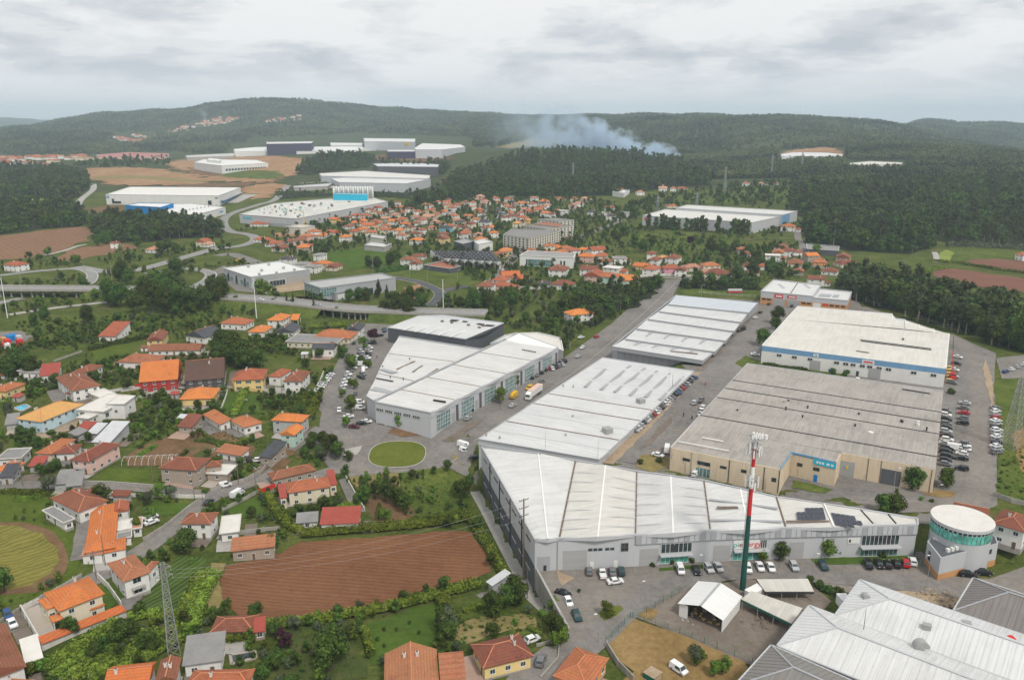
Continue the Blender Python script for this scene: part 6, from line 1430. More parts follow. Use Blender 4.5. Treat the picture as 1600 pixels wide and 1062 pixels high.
# --- the town and scattered houses: column, row of the roof middle, length, roof, wall
TOWN = """
572 334 11 R w|583 328 10 R c|597 331 12 R w|608 326 11 B w|617 333 12 P c|628 329 11 R w|640 324 12 B w|652 328 11 R w|661 331 10 T w|672 326 12 R c|566 343 12 O w|577 349 14 O c|592 346 11 R m|603 350 12 R w|616 343 12 O w|628 340 14 R c|633 347 12 O w|648 336 11 P w|660 341 11 R w|671 336 14 P p|683 332 11 R c|693 328 12 O w|706 322 13 R w|700 318 12 R c|716 318 14 R w|727 314 12 B w|738 320 11 P w|748 325 12 O o|760 313 12 P w|776 308 10 R w|776 313 11 R p|789 316 11 T w
564 356 14 O w|580 360 12 R c|604 356 14 R c|623 357 12 O w|641 352 12 B c|649 362 14 B w|628 364 12 R w|652 372 14 O w|692 369 14 B y|697 353 14 S t|680 344 13 P w|690 347 12 B w|704 350 12 R c|718 344 12 T w|722 352 12 B w|735 347 12 B c|725 362 12 R w|733 335 13 R c|744 340 12 R w|754 336 11 S w|758 344 13 S w|767 352 13 O w|772 361 11 O w|751 371 13 O w|780 332 13 S w|790 337 12 B w|796 330 12 R w|803 335 13 B w|813 330 12 T w|826 328 14 R w|842 325 12 R c|852 330 12 O w|862 332 13 B w|870 327 12 B c
793 320 11 O c|805 317 12 P c|816 315 11 O w|832 316 13 R w|850 312 14 O w|874 308 12 R c|897 308 12 R c|914 308 13 P c|895 318 14 P p|905 315 12 P w|880 327 12 W w|925 329 13 S w|947 330 12 W w|955 335 12 S w|953 322 13 B m|976 330 13 G w|815 343 11 R w|823 342 12 A y|808 346 12 A c
858 381 12 R c|868 383 13 O p|884 385 13 R c|897 388 12 R w|912 387 12 O w|878 391 13 R w|855 391 12 R w|893 391 12 B w|933 387 14 R w|940 396 14 R c|916 397 15 O p|946 405 12 B w|921 417 14 B w|929 426 16 R p|873 417 16 B w|848 440 14 S g|814 431 13 O w|797 426 14 O p|783 433 14 R w|760 442 15 B w|785 442 15 R p|880 440 16 B w|951 428 16 R m|977 432 18 O w|958 415 14 W w|968 400 12 G w|780 394 13 T y|790 388 14 O c|830 388 11 R w
640 402 14 B w|650 408 11 B w|655 397 12 B w|478 381 14 R w|428 377 15 R w|439 384 16 B c|452 374 14 B w|468 372 14 B p|480 366 14 R p|491 359 14 R w|503 365 12 O w|520 360 13 R c|540 367 12 O w|553 359 12 R c|545 351 12 B w|523 340 12 O y|542 338 12 B w|556 334 12 R w|560 346 13 O w|567 339 12 P w|556 325 12 R w|577 325 12 B w|590 322 12 R w|475 383 13 O s|450 401 13 S w|475 409 14 G w|489 413 12 G w|507 408 14 O c|522 413 13 B c|410 371 14 R w|402 347 14 R w|500 395 12 G w
1018 393 13 B w|1024 402 12 B w|1036 400 12 A y|1052 399 14 B w|1003 412 14 O y|1018 416 14 R w|1032 418 10 R w|1049 415 16 R k|1064 418 11 B w|1082 414 14 P c|1110 411 14 R c|1120 423 18 B c|1100 422 12 P c|1150 420 12 R w|1172 412 14 B w|1178 421 12 R c|1192 412 12 R w|1048 319 14 R c|1036 292 13 P w|1052 292 12 R w|1065 292 12 R p|1000 298 12 P w|968 294 12 R w|1033 287 10 R w|1166 284 12 R w|1210 284 14 R w|1190 285 12 P w|1232 351 16 R w|1221 383 12 B w|1232 389 14 B w|1216 391 12 R w|1208 396 14 W w|1242 391 11 B w|1243 407 16 B c|1160 386 10 R s|1166 393 11 B w
1267 396 12 O s|1281 406 12 R o|1322 408 16 B c|1318 398 14 B s|1297 420 13 B w|1249 420 12 T s|1275 432 12 B w|25 410 17 R w|245 386 17 P w|318 374 13 R c|325 378 11 P w|180 377 9 B w|1600 395 11 R w
"""
TOWNH = []
for part in TOWN.replace('\n','|').split('|'):
 if not part.strip(): continue
 px,py,ln,rc,wc = part.split(); px,py,ln = float(px),float(py),float(ln); rnd = random.Random(int(px * 7 + py * 3))
 st = 2 if rnd.random() < .62 else 1; h = 5.6 if st == 2 else 3.4; p = at(px,py + 1,h + .8); z = Tz(p.x,p.y)
 lx = ln * rnd.uniform(.92,1.1); ly = lx * rnd.uniform(.68,.92); ang = R(rnd.choice((-24,-18,66,74,8)) + rnd.uniform(-7,7))
 if rc in 'GW': rk = 'F'
 else: rk = 'H' if rnd.random() < .68 else 'G'
 far = p.y > 700
 mW = [i for i in range(4) if math.sin(ang + (-90,0,90,180)[i] * math.pi / 180) < .35]
 wg = ()
 if rnd.random() < .45: wg = ((lx / 2 - .3,-ly * .3,lx * .4,ly * .55,3.0,'M' if rk == 'F' else 'H',rc if rc not in 'GW' else 'R'),)
 e = house(None,(p.x,p.y,z,lx,ly,ang),h,rk,rc,wc,st=st,ch=1 if rnd.random() < .7 else 2,over=.5,walls=mW,ridges=p.y < 760,wings=wg,dens=4.0,group='town houses')
 TOWNH.append(e); auto(e,f'{WALLN[wc]} house with {ROOFN[rc]} roof',p.x,p.y,'town')
# houses that fill the town's back rows
_tp = [(p.x,p.y) for p in wpoly([(545,345),(600,322),(720,312),(800,310),(880,318),(860,342),(780,352),(740,380),(640,372),(560,366)])]; _rd = random.Random(21); _n = 0
for _k in range(3000):
 if _n >= 48: break
 a,b = _rd.uniform(min(p[0] for p in _tp),max(p[0] for p in _tp)),_rd.uniform(min(p[1] for p in _tp),max(p[1] for p in _tp))
 q = np.array([a]),np.array([b])
 if not inpoly(*q,_tp)[0] or any((h.location.x - a) ** 2 + (h.location.y - b) ** 2 < 15.5 ** 2 for h in TOWNH) or any(inpoly(*q,P)[0] for P in EXP): continue
 rc,wc = _rd.choice('RTBPRTBSG'),_rd.choice('wwwwcwps'); st = _rd.choice((1,2)); lx = _rd.uniform(9,14); ang = R(_rd.choice((-24,-18,66,8)) + _rd.uniform(-7,7)); _n += 1
 e = house(None,(a,b,Tz(a,b),lx,lx * _rd.uniform(.65,.9),ang),5.6 if st == 2 else 3.4,'F' if rc == 'G' else _rd.choice('HHG'),rc,wc,st=st,over=.5,walls=[i for i in range(4) if math.sin(ang + (-90,0,90,180)[i] * math.pi / 180) < .2],ridges=False,dens=4.2,group='town houses')
 TOWNH.append(e); auto(e,f'{WALLN[wc]} house with {ROOFN[rc]} roof',a,b,'town')
# far village houses: too far to show more than wall and roof
def village(n,pts,label,group,smin=9,smax=15):
 x,y = [],[]
 poly = [(p.x,p.y) for p in wpoly(pts)]; xs = [p[0] for p in poly]; ys = [p[1] for p in poly]; k = 0
 rnd = random.Random(n * 7 + int(pts[0][0]))
 while len(x) < n and k < 4000:
  a,b = rnd.uniform(min(xs),max(xs)),rnd.uniform(min(ys),max(ys)); k += 1
  if inpoly(np.array([a]),np.array([b]),poly)[0]: x.append(a); y.append(b)
 for a,b in zip(x,y):
  lx = rnd.uniform(smin,smax); h = rnd.choice((4.5,6.5,7.5))
  e = empty('village_house',(a,b,Tz(a,b) - .5),rnd.uniform(-.5,.5),label,'house',group)
  mb = MB(); mb.box((0,0,-2),(lx,lx * .75,h + 2)); mb.build('walls',WALL[rnd.choice('wwwwccp')],e); roof_parts(e,-lx * .54,-lx * .42,lx * 1.08,lx * .84,h,rnd.choice('HG'),ROOF[rnd.choice('RTPTBR')],ridges=False)
village(75,[(-20,250),(60,246),(130,246),(150,250),(110,256),(75,262),(40,258),(0,262),(-20,262)],'tiny pale house in the dense village at the valley edge','valley edge village houses',12,20)
village(40,[(170,220),(190,210),(235,208),(245,214),(215,226),(200,222)],'tiny pale house in the village in the hill gap','hill gap village houses',14,22)
village(60,[(255,206),(300,194),(345,184),(380,184),(360,192),(300,202),(270,210)],'tiny pale house strung along the hillside road','hillside village houses',14,22)
village(26,[(415,192),(430,186),(475,180),(470,187),(440,192)],'tiny pale house in the hamlet under the summit','summit hamlet houses',14,22)
# ------------------------------------------------------------------ garden walls and fences
def wall_run(label,pts,h,mat,w=.25,fence=False,group='garden walls',name='garden_wall',cat='wall',cap=None):
 path = wpoly(pts); o = path[0]
 e = empty(name,o,0,label,cat,group); k = 0
 for a,b in zip(path[:-1],path[1:]):
  za,zb = Tz(a.x,a.y) - o.z,Tz(b.x,b.y) - o.z; mb = MB(); A = Vector((a.x - o.x,a.y - o.y,za - .6)); B = Vector((b.x - o.x,b.y - o.y,zb - .6))
  mb.strip(A,B,w,h + .6); mb.build('wall_section',M[mat],e)
  if cap: mb = MB(); mb.strip(A + Vector((0,0,h + .6)),B + Vector((0,0,h + .6)),w + .15,.1); mb.build('coping',M[cap],e)
  n = max(1,int((b - a).length / 4)) if h > .9 and w < .5 else 0
  for i in range(n):
   c = A + (B - A) * (i / n); mb = MB(); mb.box((c.x,c.y,c.z),(.38,.38,h + .75)); mb.build('pier',M[mat],e)
 return e
def fence_run(label,pts,h=2.0,sp=3.0,mat='doorgreen',name='mesh_fence'):
 path = wpoly(pts); o = path[0]; e = empty(name,o,0,label,'fence','wire fences')
 for a,b in zip(path[:-1],path[1:]):
  n = max(1,int((b - a).length / sp))
  for i in range(n + 1):
   c = a + (b - a) * (i / n); mb = MB(); mb.box((0,0,-.2),(.09,.09,h + .2)); mb.build('post',M[mat],e,(c.x - o.x,c.y - o.y,Tz(c.x,c.y) - o.z))
  mb = MB(); u = Vector((-o.x,-o.y,-o.z))
  for z in (.05,.45,.9,1.35,h - .05): mb.beam(a + u + Vector((0,0,z)),b + u + Vector((0,0,z)),.018,n=3)
  m = max(1,int((b - a).length / .55))
  for i in range(m): c = a + (b - a) * (i / m) + u; mb.beam(c,c + Vector((0,0,h)),.012,n=3)
  mb.build('mesh_panel',M[mat],e)
 return e
wall_run('stone wall below the bright walled lawn',[(126,757),(168,758),(240,763),(262,764)],1.5,'greywall',cap='concrete')
wall_run('white wall along the street below the stone house',[(128,770),(200,776),(300,778),(320,778)],1.3,'whitewall')
wall_run('curved stone wall round the scrap heap plot',[(330,768),(385,752),(410,738),(418,728)],1.6,'greywall')
wall_run('stone wall below the sloping lawn',[(348,798),(375,785),(403,770)],1.2,'greywall')
wall_run('red wall before the cream house',[(405,772),(425,764),(445,757)],1.8,'redsign')
wall_run('white wall before the white street-corner house',[(412,613),(430,616),(462,616),(492,614)],1.8,'whitewall')
wall_run('white wall along the parked car row',[(492,614),(500,600),(506,585)],2.0,'whitewall')
wall_run('yellow wall of the yellow house',[(363,608),(395,611),(412,613)],1.6,'yellowwall')
wall_run('dark red wall of the red house',[(212,605),(250,604),(282,604)],1.5,'redsign')
wall_run('dark wall of the brown gabled house',[(284,604),(320,604),(355,604)],1.4,'darkgrey')
wall_run('white boundary wall of the cream villa',[(34,955),(62,1003),(66,1012)],1.8,'whitewall')
wall_run('cream wall between the two villas',[(154,904),(170,920),(190,948)],1.8,'whitewall')
wall_run('white roadside wall of the cream villa',[(34,955),(50,947),(62,941)],1.4,'whitewall')
wall_run('dark lane-side wall above the hay plot',[(-20,985),(40,948),(90,922),(128,900)],1.0,'greywall')
wall_run('stone wall beside the lane bend',[(225,846),(260,824),(290,800),(310,785)],1.4,'greywall')
wall_run('low wall round the roundabout plot',[(540,745),(590,741),(640,737)],1.0,'greywall')
wall_run('wall beside the grey drive',[(540,746),(556,775),(570,798)],1.2,'whitewall')
wall_run('wall round the yard of the barn',[(372,835),(412,830),(437,828)],1.4,'greywall')
wall_run('stone field wall above the container yard meadow',[(85,565),(105,558),(128,550)],1.0,'greywall')
wall_run('concrete drive wall beside the modern house',[(205,628),(235,618),(268,608)],1.4,'whitewall')
wall_run('white drive wall before the modern house',[(190,612),(215,608),(248,604)],1.2,'whitewall')
wall_run('low wall beside the yellow bungalow lawn',[(346,640),(352,625),(356,612)],1.2,'whitewall')
wall_run('white wall below the upper town houses',[(795,450),(830,452),(870,453),(905,452)],2.0,'whitewall')
wall_run('white wall in front of the villa row',[(1000,433),(1040,431),(1100,434),(1145,433)],2.0,'whitewall')
wall_run('long wall east of the weedy ground',[(1552,775),(1580,785),(1640,800)],1.6,'greywall')
wall_run('curved wall round the yellow bungalow drive',[(838,1010),(860,1004),(874,1006),(872,1030),(845,1060)],0.8,'greywall')
wall_run('dark bank wall beside the scorched triangle',[(948,1012),(965,1040),(990,1066)],1.8,'greywall')
# tiled wall of the cream villa
tw = empty('tiled_wall',at(130,980),0,'long garden wall capped with an orange tiled lean-to','wall'); o_ = at(130,980)
a,b = at(64,1004,2.2) - o_,at(196,952,2.2) - o_; n_ = Vector((-(b - a).y,(b - a).x,0)).normalized(); mb = MB(); mb.strip((a.x,a.y,a.z - 2.9),(b.x,b.y,b.z - 2.9),.3,2.75); mb.build('wall_section',M['whitewall'],tw)
mb = MB(); mb.add([a - n_ * .6,b - n_ * .6,b + n_ * 2.0 + Vector((0,0,.7)),a + n_ * 2.0 + Vector((0,0,.7))],[(0,1,2,3)]); mb.add([a - n_ * .6 - Vector((0,0,.15)),b - n_ * .6 - Vector((0,0,.15)),b + n_ * 2.0 + Vector((0,0,.55)),a + n_ * 2.0 + Vector((0,0,.55))],[(3,2,1,0)]); mb.build('tiled_roof',ROOF['O'],tw)
for k in range(9): c = a + (b - a) * (k / 8) + n_ * 1.8; mb = MB(); mb.box((c.x,c.y,c.z - 2.6),(.2,.2,3.0)); mb.build('post',M['frame'],tw)
# retaining wall of the car park
W1,W2 = at(837,890,0,0),at(889,985,0,0); rw = empty('retaining_wall',W1,0,'tall concrete retaining wall tapering beside the car park','wall'); d = W2 - W1; n_ = Vector((-d.y,d.x,0)).normalized() * .2; n_ = n_ if n_.x < 0 else -n_
for k in range(7):
 t0,t1 = k / 7,(k + .97) / 7; za,zb = (Tz(*(W1 + d * t - n_ * -8).xy) - .8 for t in (t0,t1)); mb = MB(); P = [d * t0 + n_,d * t1 + n_,d * t1 - n_,d * t0 - n_]; mb.prism(P,[za,zb,zb,za],[1.0 - t0 * .4,1.0 - t1 * .4,1.0 - t1 * .4,1.0 - t0 * .4]); mb.build('wall_panel',M['greywall'],rw)
mb = MB(); mb.strip(d * 0 + Vector((0,0,1.0)),d + Vector((0,0,.6)),.6,.14); mb.build('coping',M['concrete'],rw)
fence_run('green mesh fence round the scorched triangle',[(946,1006),(985,966),(1010,958),(1062,926)],2.0)
fence_run('green mesh fence between triangle and scrap yard',[(988,966),(1062,990),(1120,1014),(1175,1038)],2.0)
fence_run('green mesh fence behind the containers',[(1262,908),(1290,925),(1308,937)],2.2)
fence_run('green mesh fence beside the drum office',[(1428,868),(1440,885),(1452,902)],2.0)
fence_run('pale railing fence by the tanker lawn',[(1092,458),(1130,461),(1180,464)],1.5,4,'frame')
fence_run('wire fence of the eucalyptus wood',[(1335,465),(1380,480),(1440,498),(1500,518)],2.0,5,'steel')

# ------------------------------------------------------------------ trees
for k,lst in {
'r': '''572 785 1.0|586 778 .9|602 783 1.1|618 790 1.0|630 800 .9|720 778 1.1|732 765 .8|700 735 .6|488 700 1.0|505 698 .8|518 708 1.1|530 718 .9|500 720 .8|478 715 .7|545 722 .7|428 860 .8|398 972 .8|290 866 1.1|160 790 .9|520 1045 1.3|805 945 1.2|790 950 1.0|770 965 .9|770 1000 .6|860 985 .8|872 1000 .8|40 865 .1|8 925 1.0|1425 765 1.1|1478 762 1.1|1398 810 1.2|1380 808 1.0|1192 540 1.3|1214 505 1.3|1212 515 1.0|1218 876 .8|200 610 .9|205 690 .5|150 595 .7|245 632 .7|270 640 .7|310 640 .6|140 690 .5|470 648 .7|565 570 .7|535 560 .9|548 575 .8|560 790 .7|490 810 .8|508 800 .8|520 798 .7|470 600 .6|500 560 .8|520 550 .7|478 575 .7|690 985 .9|700 1000 .8|112 992 .7|190 1008 .9|222 964 .7|232 1020 .8|205 1000 .7|150 1030 .6|100 690 .6|60 700 .6|30 735 .5|65 745 .6|80 740 .6|90 735 .6|118 735 .5|1100 830 .1|880 545 1.0|860 515 .9|840 500 1.0|820 505 .9|800 495 1.0|870 500 .8|905 495 .8|930 510 .8|850 520 .8|905 520 .7|160 860 .5|420 600 .5|430 640 .6|395 690 .5''',
'l': '''535 622 .6|549 645 1.1|541 668 .8|575 575 .9|553 608 1.0|551 580 1.1|568 548 1.1|625 668 1.0|782 630 1.1|805 605 .9|1190 878 .6|1290 870 1.1|950 965 .8|235 812 .6|215 830 .7|250 780 .8|605 815 .8|865 960 .9|875 1010 .9|110 480 1.0|62 480 1.2|410 465 2.2|85 452 1.1|185 440 1.5|205 438 1.4|150 470 1.4|75 400 1.6|120 415 1.6|275 430 1.5|170 455 1.2|240 440 1.4|1275 400 1.6|1065 560 .6|770 540 .6|215 450 1.0|255 455 1.0|1280 395 1.2|1092 1035 .1|1090 1038 .7|1210 1055 .7|1130 1050 .7|1115 1058 .6''',
'd': '''365 565 1.1|378 575 1.0|350 570 .9|390 580 .8|345 555 .9|405 575 .7|318 485 1.2|335 478 1.2|300 490 1.2|350 472 1.3|280 488 1.2|260 490 1.2|240 488 1.4|215 490 1.2|190 480 1.2|170 478 1.3|228 470 1.2|250 465 1.4|190 440 1.1|200 445 1.0|276 436 1.4|262 448 1.1|152 385 .9|165 382 .9|215 385 .8|250 398 .9|262 395 .9|275 396 .8|130 455 .9|245 478 1.3|30 585 1.0|15 590 .9|50 588 .8|618 495 1.1|640 498 1.0|660 492 1.0|630 480 .9|600 492 .7|740 490 1.1|760 485 1.0|780 492 1.0|800 480 1.0|720 485 .8|545 472 .7|560 470 .8|572 470 .8|640 470 .8|655 470 .8|70 500 .7|55 510 .6|138 505 .8|330 450 .7|1410 470 .8|1110 450 .9|1090 448 .8|1130 452 .8|990 385 1.0|1005 395 1.0|1020 385 .9|975 370 1.0|960 378 .9|1110 395 1.0|1130 398 1.0|1150 392 .9|1170 400 .8|1190 420 .8|1200 430 1.0|1175 432 1.0|1150 440 1.0|610 415 .9|620 410 .9|590 420 .8|575 418 .8|640 405 .6|720 405 .5''',
'e': '''1240 555 .1|660 480 .8|890 545 .95|884 540 .8''',
'p': '''1013 356 1.12|1025 358 1.12|1034 358 1.25|1040 358 1.12|1047 359 1.12|1053 359 1.25|1060 360 1.12|1072 361 1.25|1080 361 1.12|1087 361 1.25|1096 362 1.25|1102 362 1.12|1121 364 1.25|1146 366 1.38|1153 366 1.25|1160 366 1.25|1167 366 1.38''',
'c': '''432 478 1.2|449 482 1.6|459 484 1.8|491 490 1.7|700 418 1.0|708 420 1.0|716 421 1.0|724 422 1.0|733 425 1.0|741 426 1.0|749 427 .9|757 428 .9|688 412 .9|720 790 .9''',
'o': '''505 722 1.1|700 985 1.1|460 985 .8|265 780 1.1|78 770 1.2|1088 1040 .9|232 790 .9|825 960 .6|15 650 1.1|545 570 1.0|1060 388 .1''',
'u': '''585 535 1.5|440 1002 .6|446 1015 .7|1077 385 1.8''',
'k': '''592 465 .9|605 468 .7|255 470 .8|270 468 .8|285 470 .7''',
'b': '''1145 765 .8|1160 770 .7|1172 768 .8|1000 725 .8|1030 722 .9|1180 575 1.2|1300 585 1.2|1322 588 1.4|1485 615 1.4|1080 880 .8|935 885 .6|1020 885 .6|1050 882 .7|1378 870 .9|905 925 .4|650 815 .9|745 735 .8|690 820 .9|670 815 .8|655 800 .9|560 820 .8|300 600 .5|520 800 1.0|450 770 .7|470 800 .9|485 805 .8|880 1000 .6|690 960 .7|590 1000 .4|620 985 .4|640 975 .4|600 985 .4|655 990 .4|600 1010 .4|420 1040 .9|410 1050 1.0|430 1045 .8|220 700 .8|230 690 .8|430 480 1.0|760 700 .9|860 668 .1|772 685 1.3|320 770 .8|1308 932 1.2|1290 925 1.2|1280 918 1.1|1265 912 1.0''',
'v': '''1310 868 .9|1345 866 1.0|390 735 1.0|380 745 1.1|365 750 .9|400 730 .9|330 960 1.0|60 1050 1.4|50 1058 1.3|70 1045 1.2|240 800 .8|260 785 1.1|410 650 1.0|425 648 .9|300 880 .7|1245 870 .6|560 590 .7|530 545 1.0|540 550 1.0|805 975 .9|1400 770 .7|1455 785 .6|1440 782 .6''',
}.items():
 for it in lst.split('|'):
  a,b,s = it.split()
  if float(s) > .15: tree(k,float(a),float(b),float(s))
# front row of the eucalyptus wood, tree by tree
rnd = random.Random(3)
for i in range(46):
 t = i / 45; q = lerp((1318,462),(1600,553),t) if i % 2 else lerp((1335,458),(1605,540),t)
 tree('e' if rnd.random() < .8 else 'd',q[0] + rnd.uniform(-4,4),q[1] + rnd.uniform(-5,3),rnd.uniform(.95,1.35) if rnd.random() < .8 else .9)

# woods
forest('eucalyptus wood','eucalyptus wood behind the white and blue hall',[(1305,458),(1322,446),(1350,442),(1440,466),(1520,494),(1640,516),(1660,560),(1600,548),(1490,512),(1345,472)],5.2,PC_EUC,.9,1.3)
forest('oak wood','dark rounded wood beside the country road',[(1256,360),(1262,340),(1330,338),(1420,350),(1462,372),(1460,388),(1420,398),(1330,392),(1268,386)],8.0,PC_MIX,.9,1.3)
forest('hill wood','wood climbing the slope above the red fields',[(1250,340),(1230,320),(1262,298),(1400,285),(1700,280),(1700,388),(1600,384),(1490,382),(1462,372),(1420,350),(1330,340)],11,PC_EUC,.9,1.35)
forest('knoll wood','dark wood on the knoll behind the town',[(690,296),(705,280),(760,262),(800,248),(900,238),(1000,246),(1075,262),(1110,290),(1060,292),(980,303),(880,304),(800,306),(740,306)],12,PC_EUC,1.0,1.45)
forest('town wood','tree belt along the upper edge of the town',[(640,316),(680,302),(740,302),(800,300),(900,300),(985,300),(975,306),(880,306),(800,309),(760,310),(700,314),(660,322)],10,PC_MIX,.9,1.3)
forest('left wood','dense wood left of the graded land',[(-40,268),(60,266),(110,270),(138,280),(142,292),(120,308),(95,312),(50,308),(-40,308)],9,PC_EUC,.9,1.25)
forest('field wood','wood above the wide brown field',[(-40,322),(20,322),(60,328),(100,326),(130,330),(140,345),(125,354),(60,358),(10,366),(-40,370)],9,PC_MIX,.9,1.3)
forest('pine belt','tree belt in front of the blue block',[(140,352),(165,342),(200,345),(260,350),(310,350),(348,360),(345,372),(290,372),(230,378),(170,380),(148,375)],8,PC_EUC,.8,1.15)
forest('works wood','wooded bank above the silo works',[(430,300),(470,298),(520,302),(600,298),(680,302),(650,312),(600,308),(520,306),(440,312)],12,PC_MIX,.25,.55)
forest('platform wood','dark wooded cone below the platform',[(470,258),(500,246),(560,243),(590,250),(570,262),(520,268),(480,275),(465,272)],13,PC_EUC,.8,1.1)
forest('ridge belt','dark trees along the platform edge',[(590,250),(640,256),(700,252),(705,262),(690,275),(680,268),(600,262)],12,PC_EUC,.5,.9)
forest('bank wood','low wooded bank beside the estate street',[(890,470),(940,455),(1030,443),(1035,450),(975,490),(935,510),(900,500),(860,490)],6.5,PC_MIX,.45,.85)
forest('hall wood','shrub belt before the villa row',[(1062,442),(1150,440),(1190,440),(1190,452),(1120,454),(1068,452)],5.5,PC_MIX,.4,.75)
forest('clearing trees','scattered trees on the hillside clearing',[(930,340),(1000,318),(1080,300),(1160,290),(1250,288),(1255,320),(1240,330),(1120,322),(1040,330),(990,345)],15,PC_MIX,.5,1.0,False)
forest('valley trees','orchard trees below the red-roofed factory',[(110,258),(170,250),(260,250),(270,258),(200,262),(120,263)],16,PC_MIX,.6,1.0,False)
# garden trees and shrubs of the town, too many and too small to count
hx = [(h.location.x,h.location.y) for h in TOWNH]
def clear_of(x,y,pts,d):
 P = np.array(pts); k = np.ones(len(x),bool)
 for i in range(len(x)): k[i] = np.min((P[:,0] - x[i]) ** 2 + (P[:,1] - y[i]) ** 2) > d * d
 return k
x,y = fill_pts([(400,382),(520,335),(560,322),(700,312),(790,306),(920,304),(1000,340),(960,400),(980,425),(800,450),(740,440),(640,395),(560,385),(480,415)],8.5); k = clear_of(x,y,hx,8.2); x,y = x[k],y[k]
gn_scatter('garden_foliage','garden trees and shrubs between the town houses',np.stack([x,y,T(x,y) - .2],-1),np.random.uniform(.22,.6,len(x)),PC_MIX)
x,y = fill_pts([(1000,425),(1010,395),(1080,395),(1200,380),(1250,395),(1290,430),(1200,445),(1060,436)],12); k = clear_of(x,y,hx,10); x,y = x[k],y[k]
gn_scatter('garden_foliage','garden trees between the villa row and the wood',np.stack([x,y,T(x,y) - .2],-1),np.random.uniform(.3,.75,len(x)),PC_MIX)
# weeds and brambles on the rough ground
def weeds(label,pts,sp,a,b):
 x,y = fill_pts(pts,sp,.5); gn_scatter('undergrowth',label,np.stack([x,y,T(x,y) - .15],-1),np.random.uniform(a,b,len(x)) ** 1.0,PC_WEED)
def free(x,y):
 k = np.ones(len(x),bool)
 for P in EXP:
  A = np.array(P); m = (x > A[:,0].min()) & (x < A[:,0].max()) & (y > A[:,1].min()) & (y < A[:,1].max())
  if m.any(): k[np.nonzero(m)[0]] &= ~inpoly(x[m],y[m],P)
 C = np.array(EXC)
 for i in np.nonzero(k)[0]: k[i] = not np.any((C[:,0] - x[i]) ** 2 + (C[:,1] - y[i]) ** 2 < C[:,2] ** 2)
 return k
def gardens(label,pts,sp,a,b,thr,coll,seed):
 x,y = fill_pts(pts,sp); n = np.sin(x / 9 + seed) * np.cos(y / 11) + np.sin(x / 23 - y / 17 + seed) + np.random.uniform(-.7,.7,len(x)); q = n > thr; x,y = x[q],y[q]; q = free(x,y); x,y = x[q],y[q]
 gn_scatter('garden_foliage',label,np.stack([x,y,T(x,y) - .15],-1),np.random.uniform(a,b,len(x)),coll)
_q = at(272,1022); EXC.append((_q.x,_q.y,4.0))
# yards, beds, sheds and hedges packed between the near houses
YM = ['concrete','gravel','paving','asphalt','earth','brickpaving','concrete','gravel']; BM = ['garden','earth','crops','garden','straw']; rnd = random.Random(11); nh = [h for h in HOUSES if h not in TOWNH and h.location.y < 420 and h.location.x < 20]
def rect_at(h,dx,dy,a,b):
 c,s_ = math.cos(h.rotation_euler[2]),math.sin(h.rotation_euler[2]); f = lambda u,v: Vector((h.location.x + u * c - v * s_,h.location.y + u * s_ + v * c,0))
 return [f(dx - a,dy - b),f(dx + a,dy - b),f(dx + a,dy + b),f(dx - a,dy + b)]
def okay(P):
 X,Y = [p.x for p in P],[p.y for p in P]
 for Q in EXP:
  if min(q[0] for q in Q) > max(X) or max(q[0] for q in Q) < min(X) or min(q[1] for q in Q) > max(Y) or max(q[1] for q in Q) < min(Y): continue
  if inpoly(np.array(X),np.array(Y),Q).any(): return False
 return True
def roads_clear(P): C = np.array(EXC); return all(not np.any((C[:,0] - p.x) ** 2 + (C[:,1] - p.y) ** 2 < C[:,2] ** 2) for p in P)
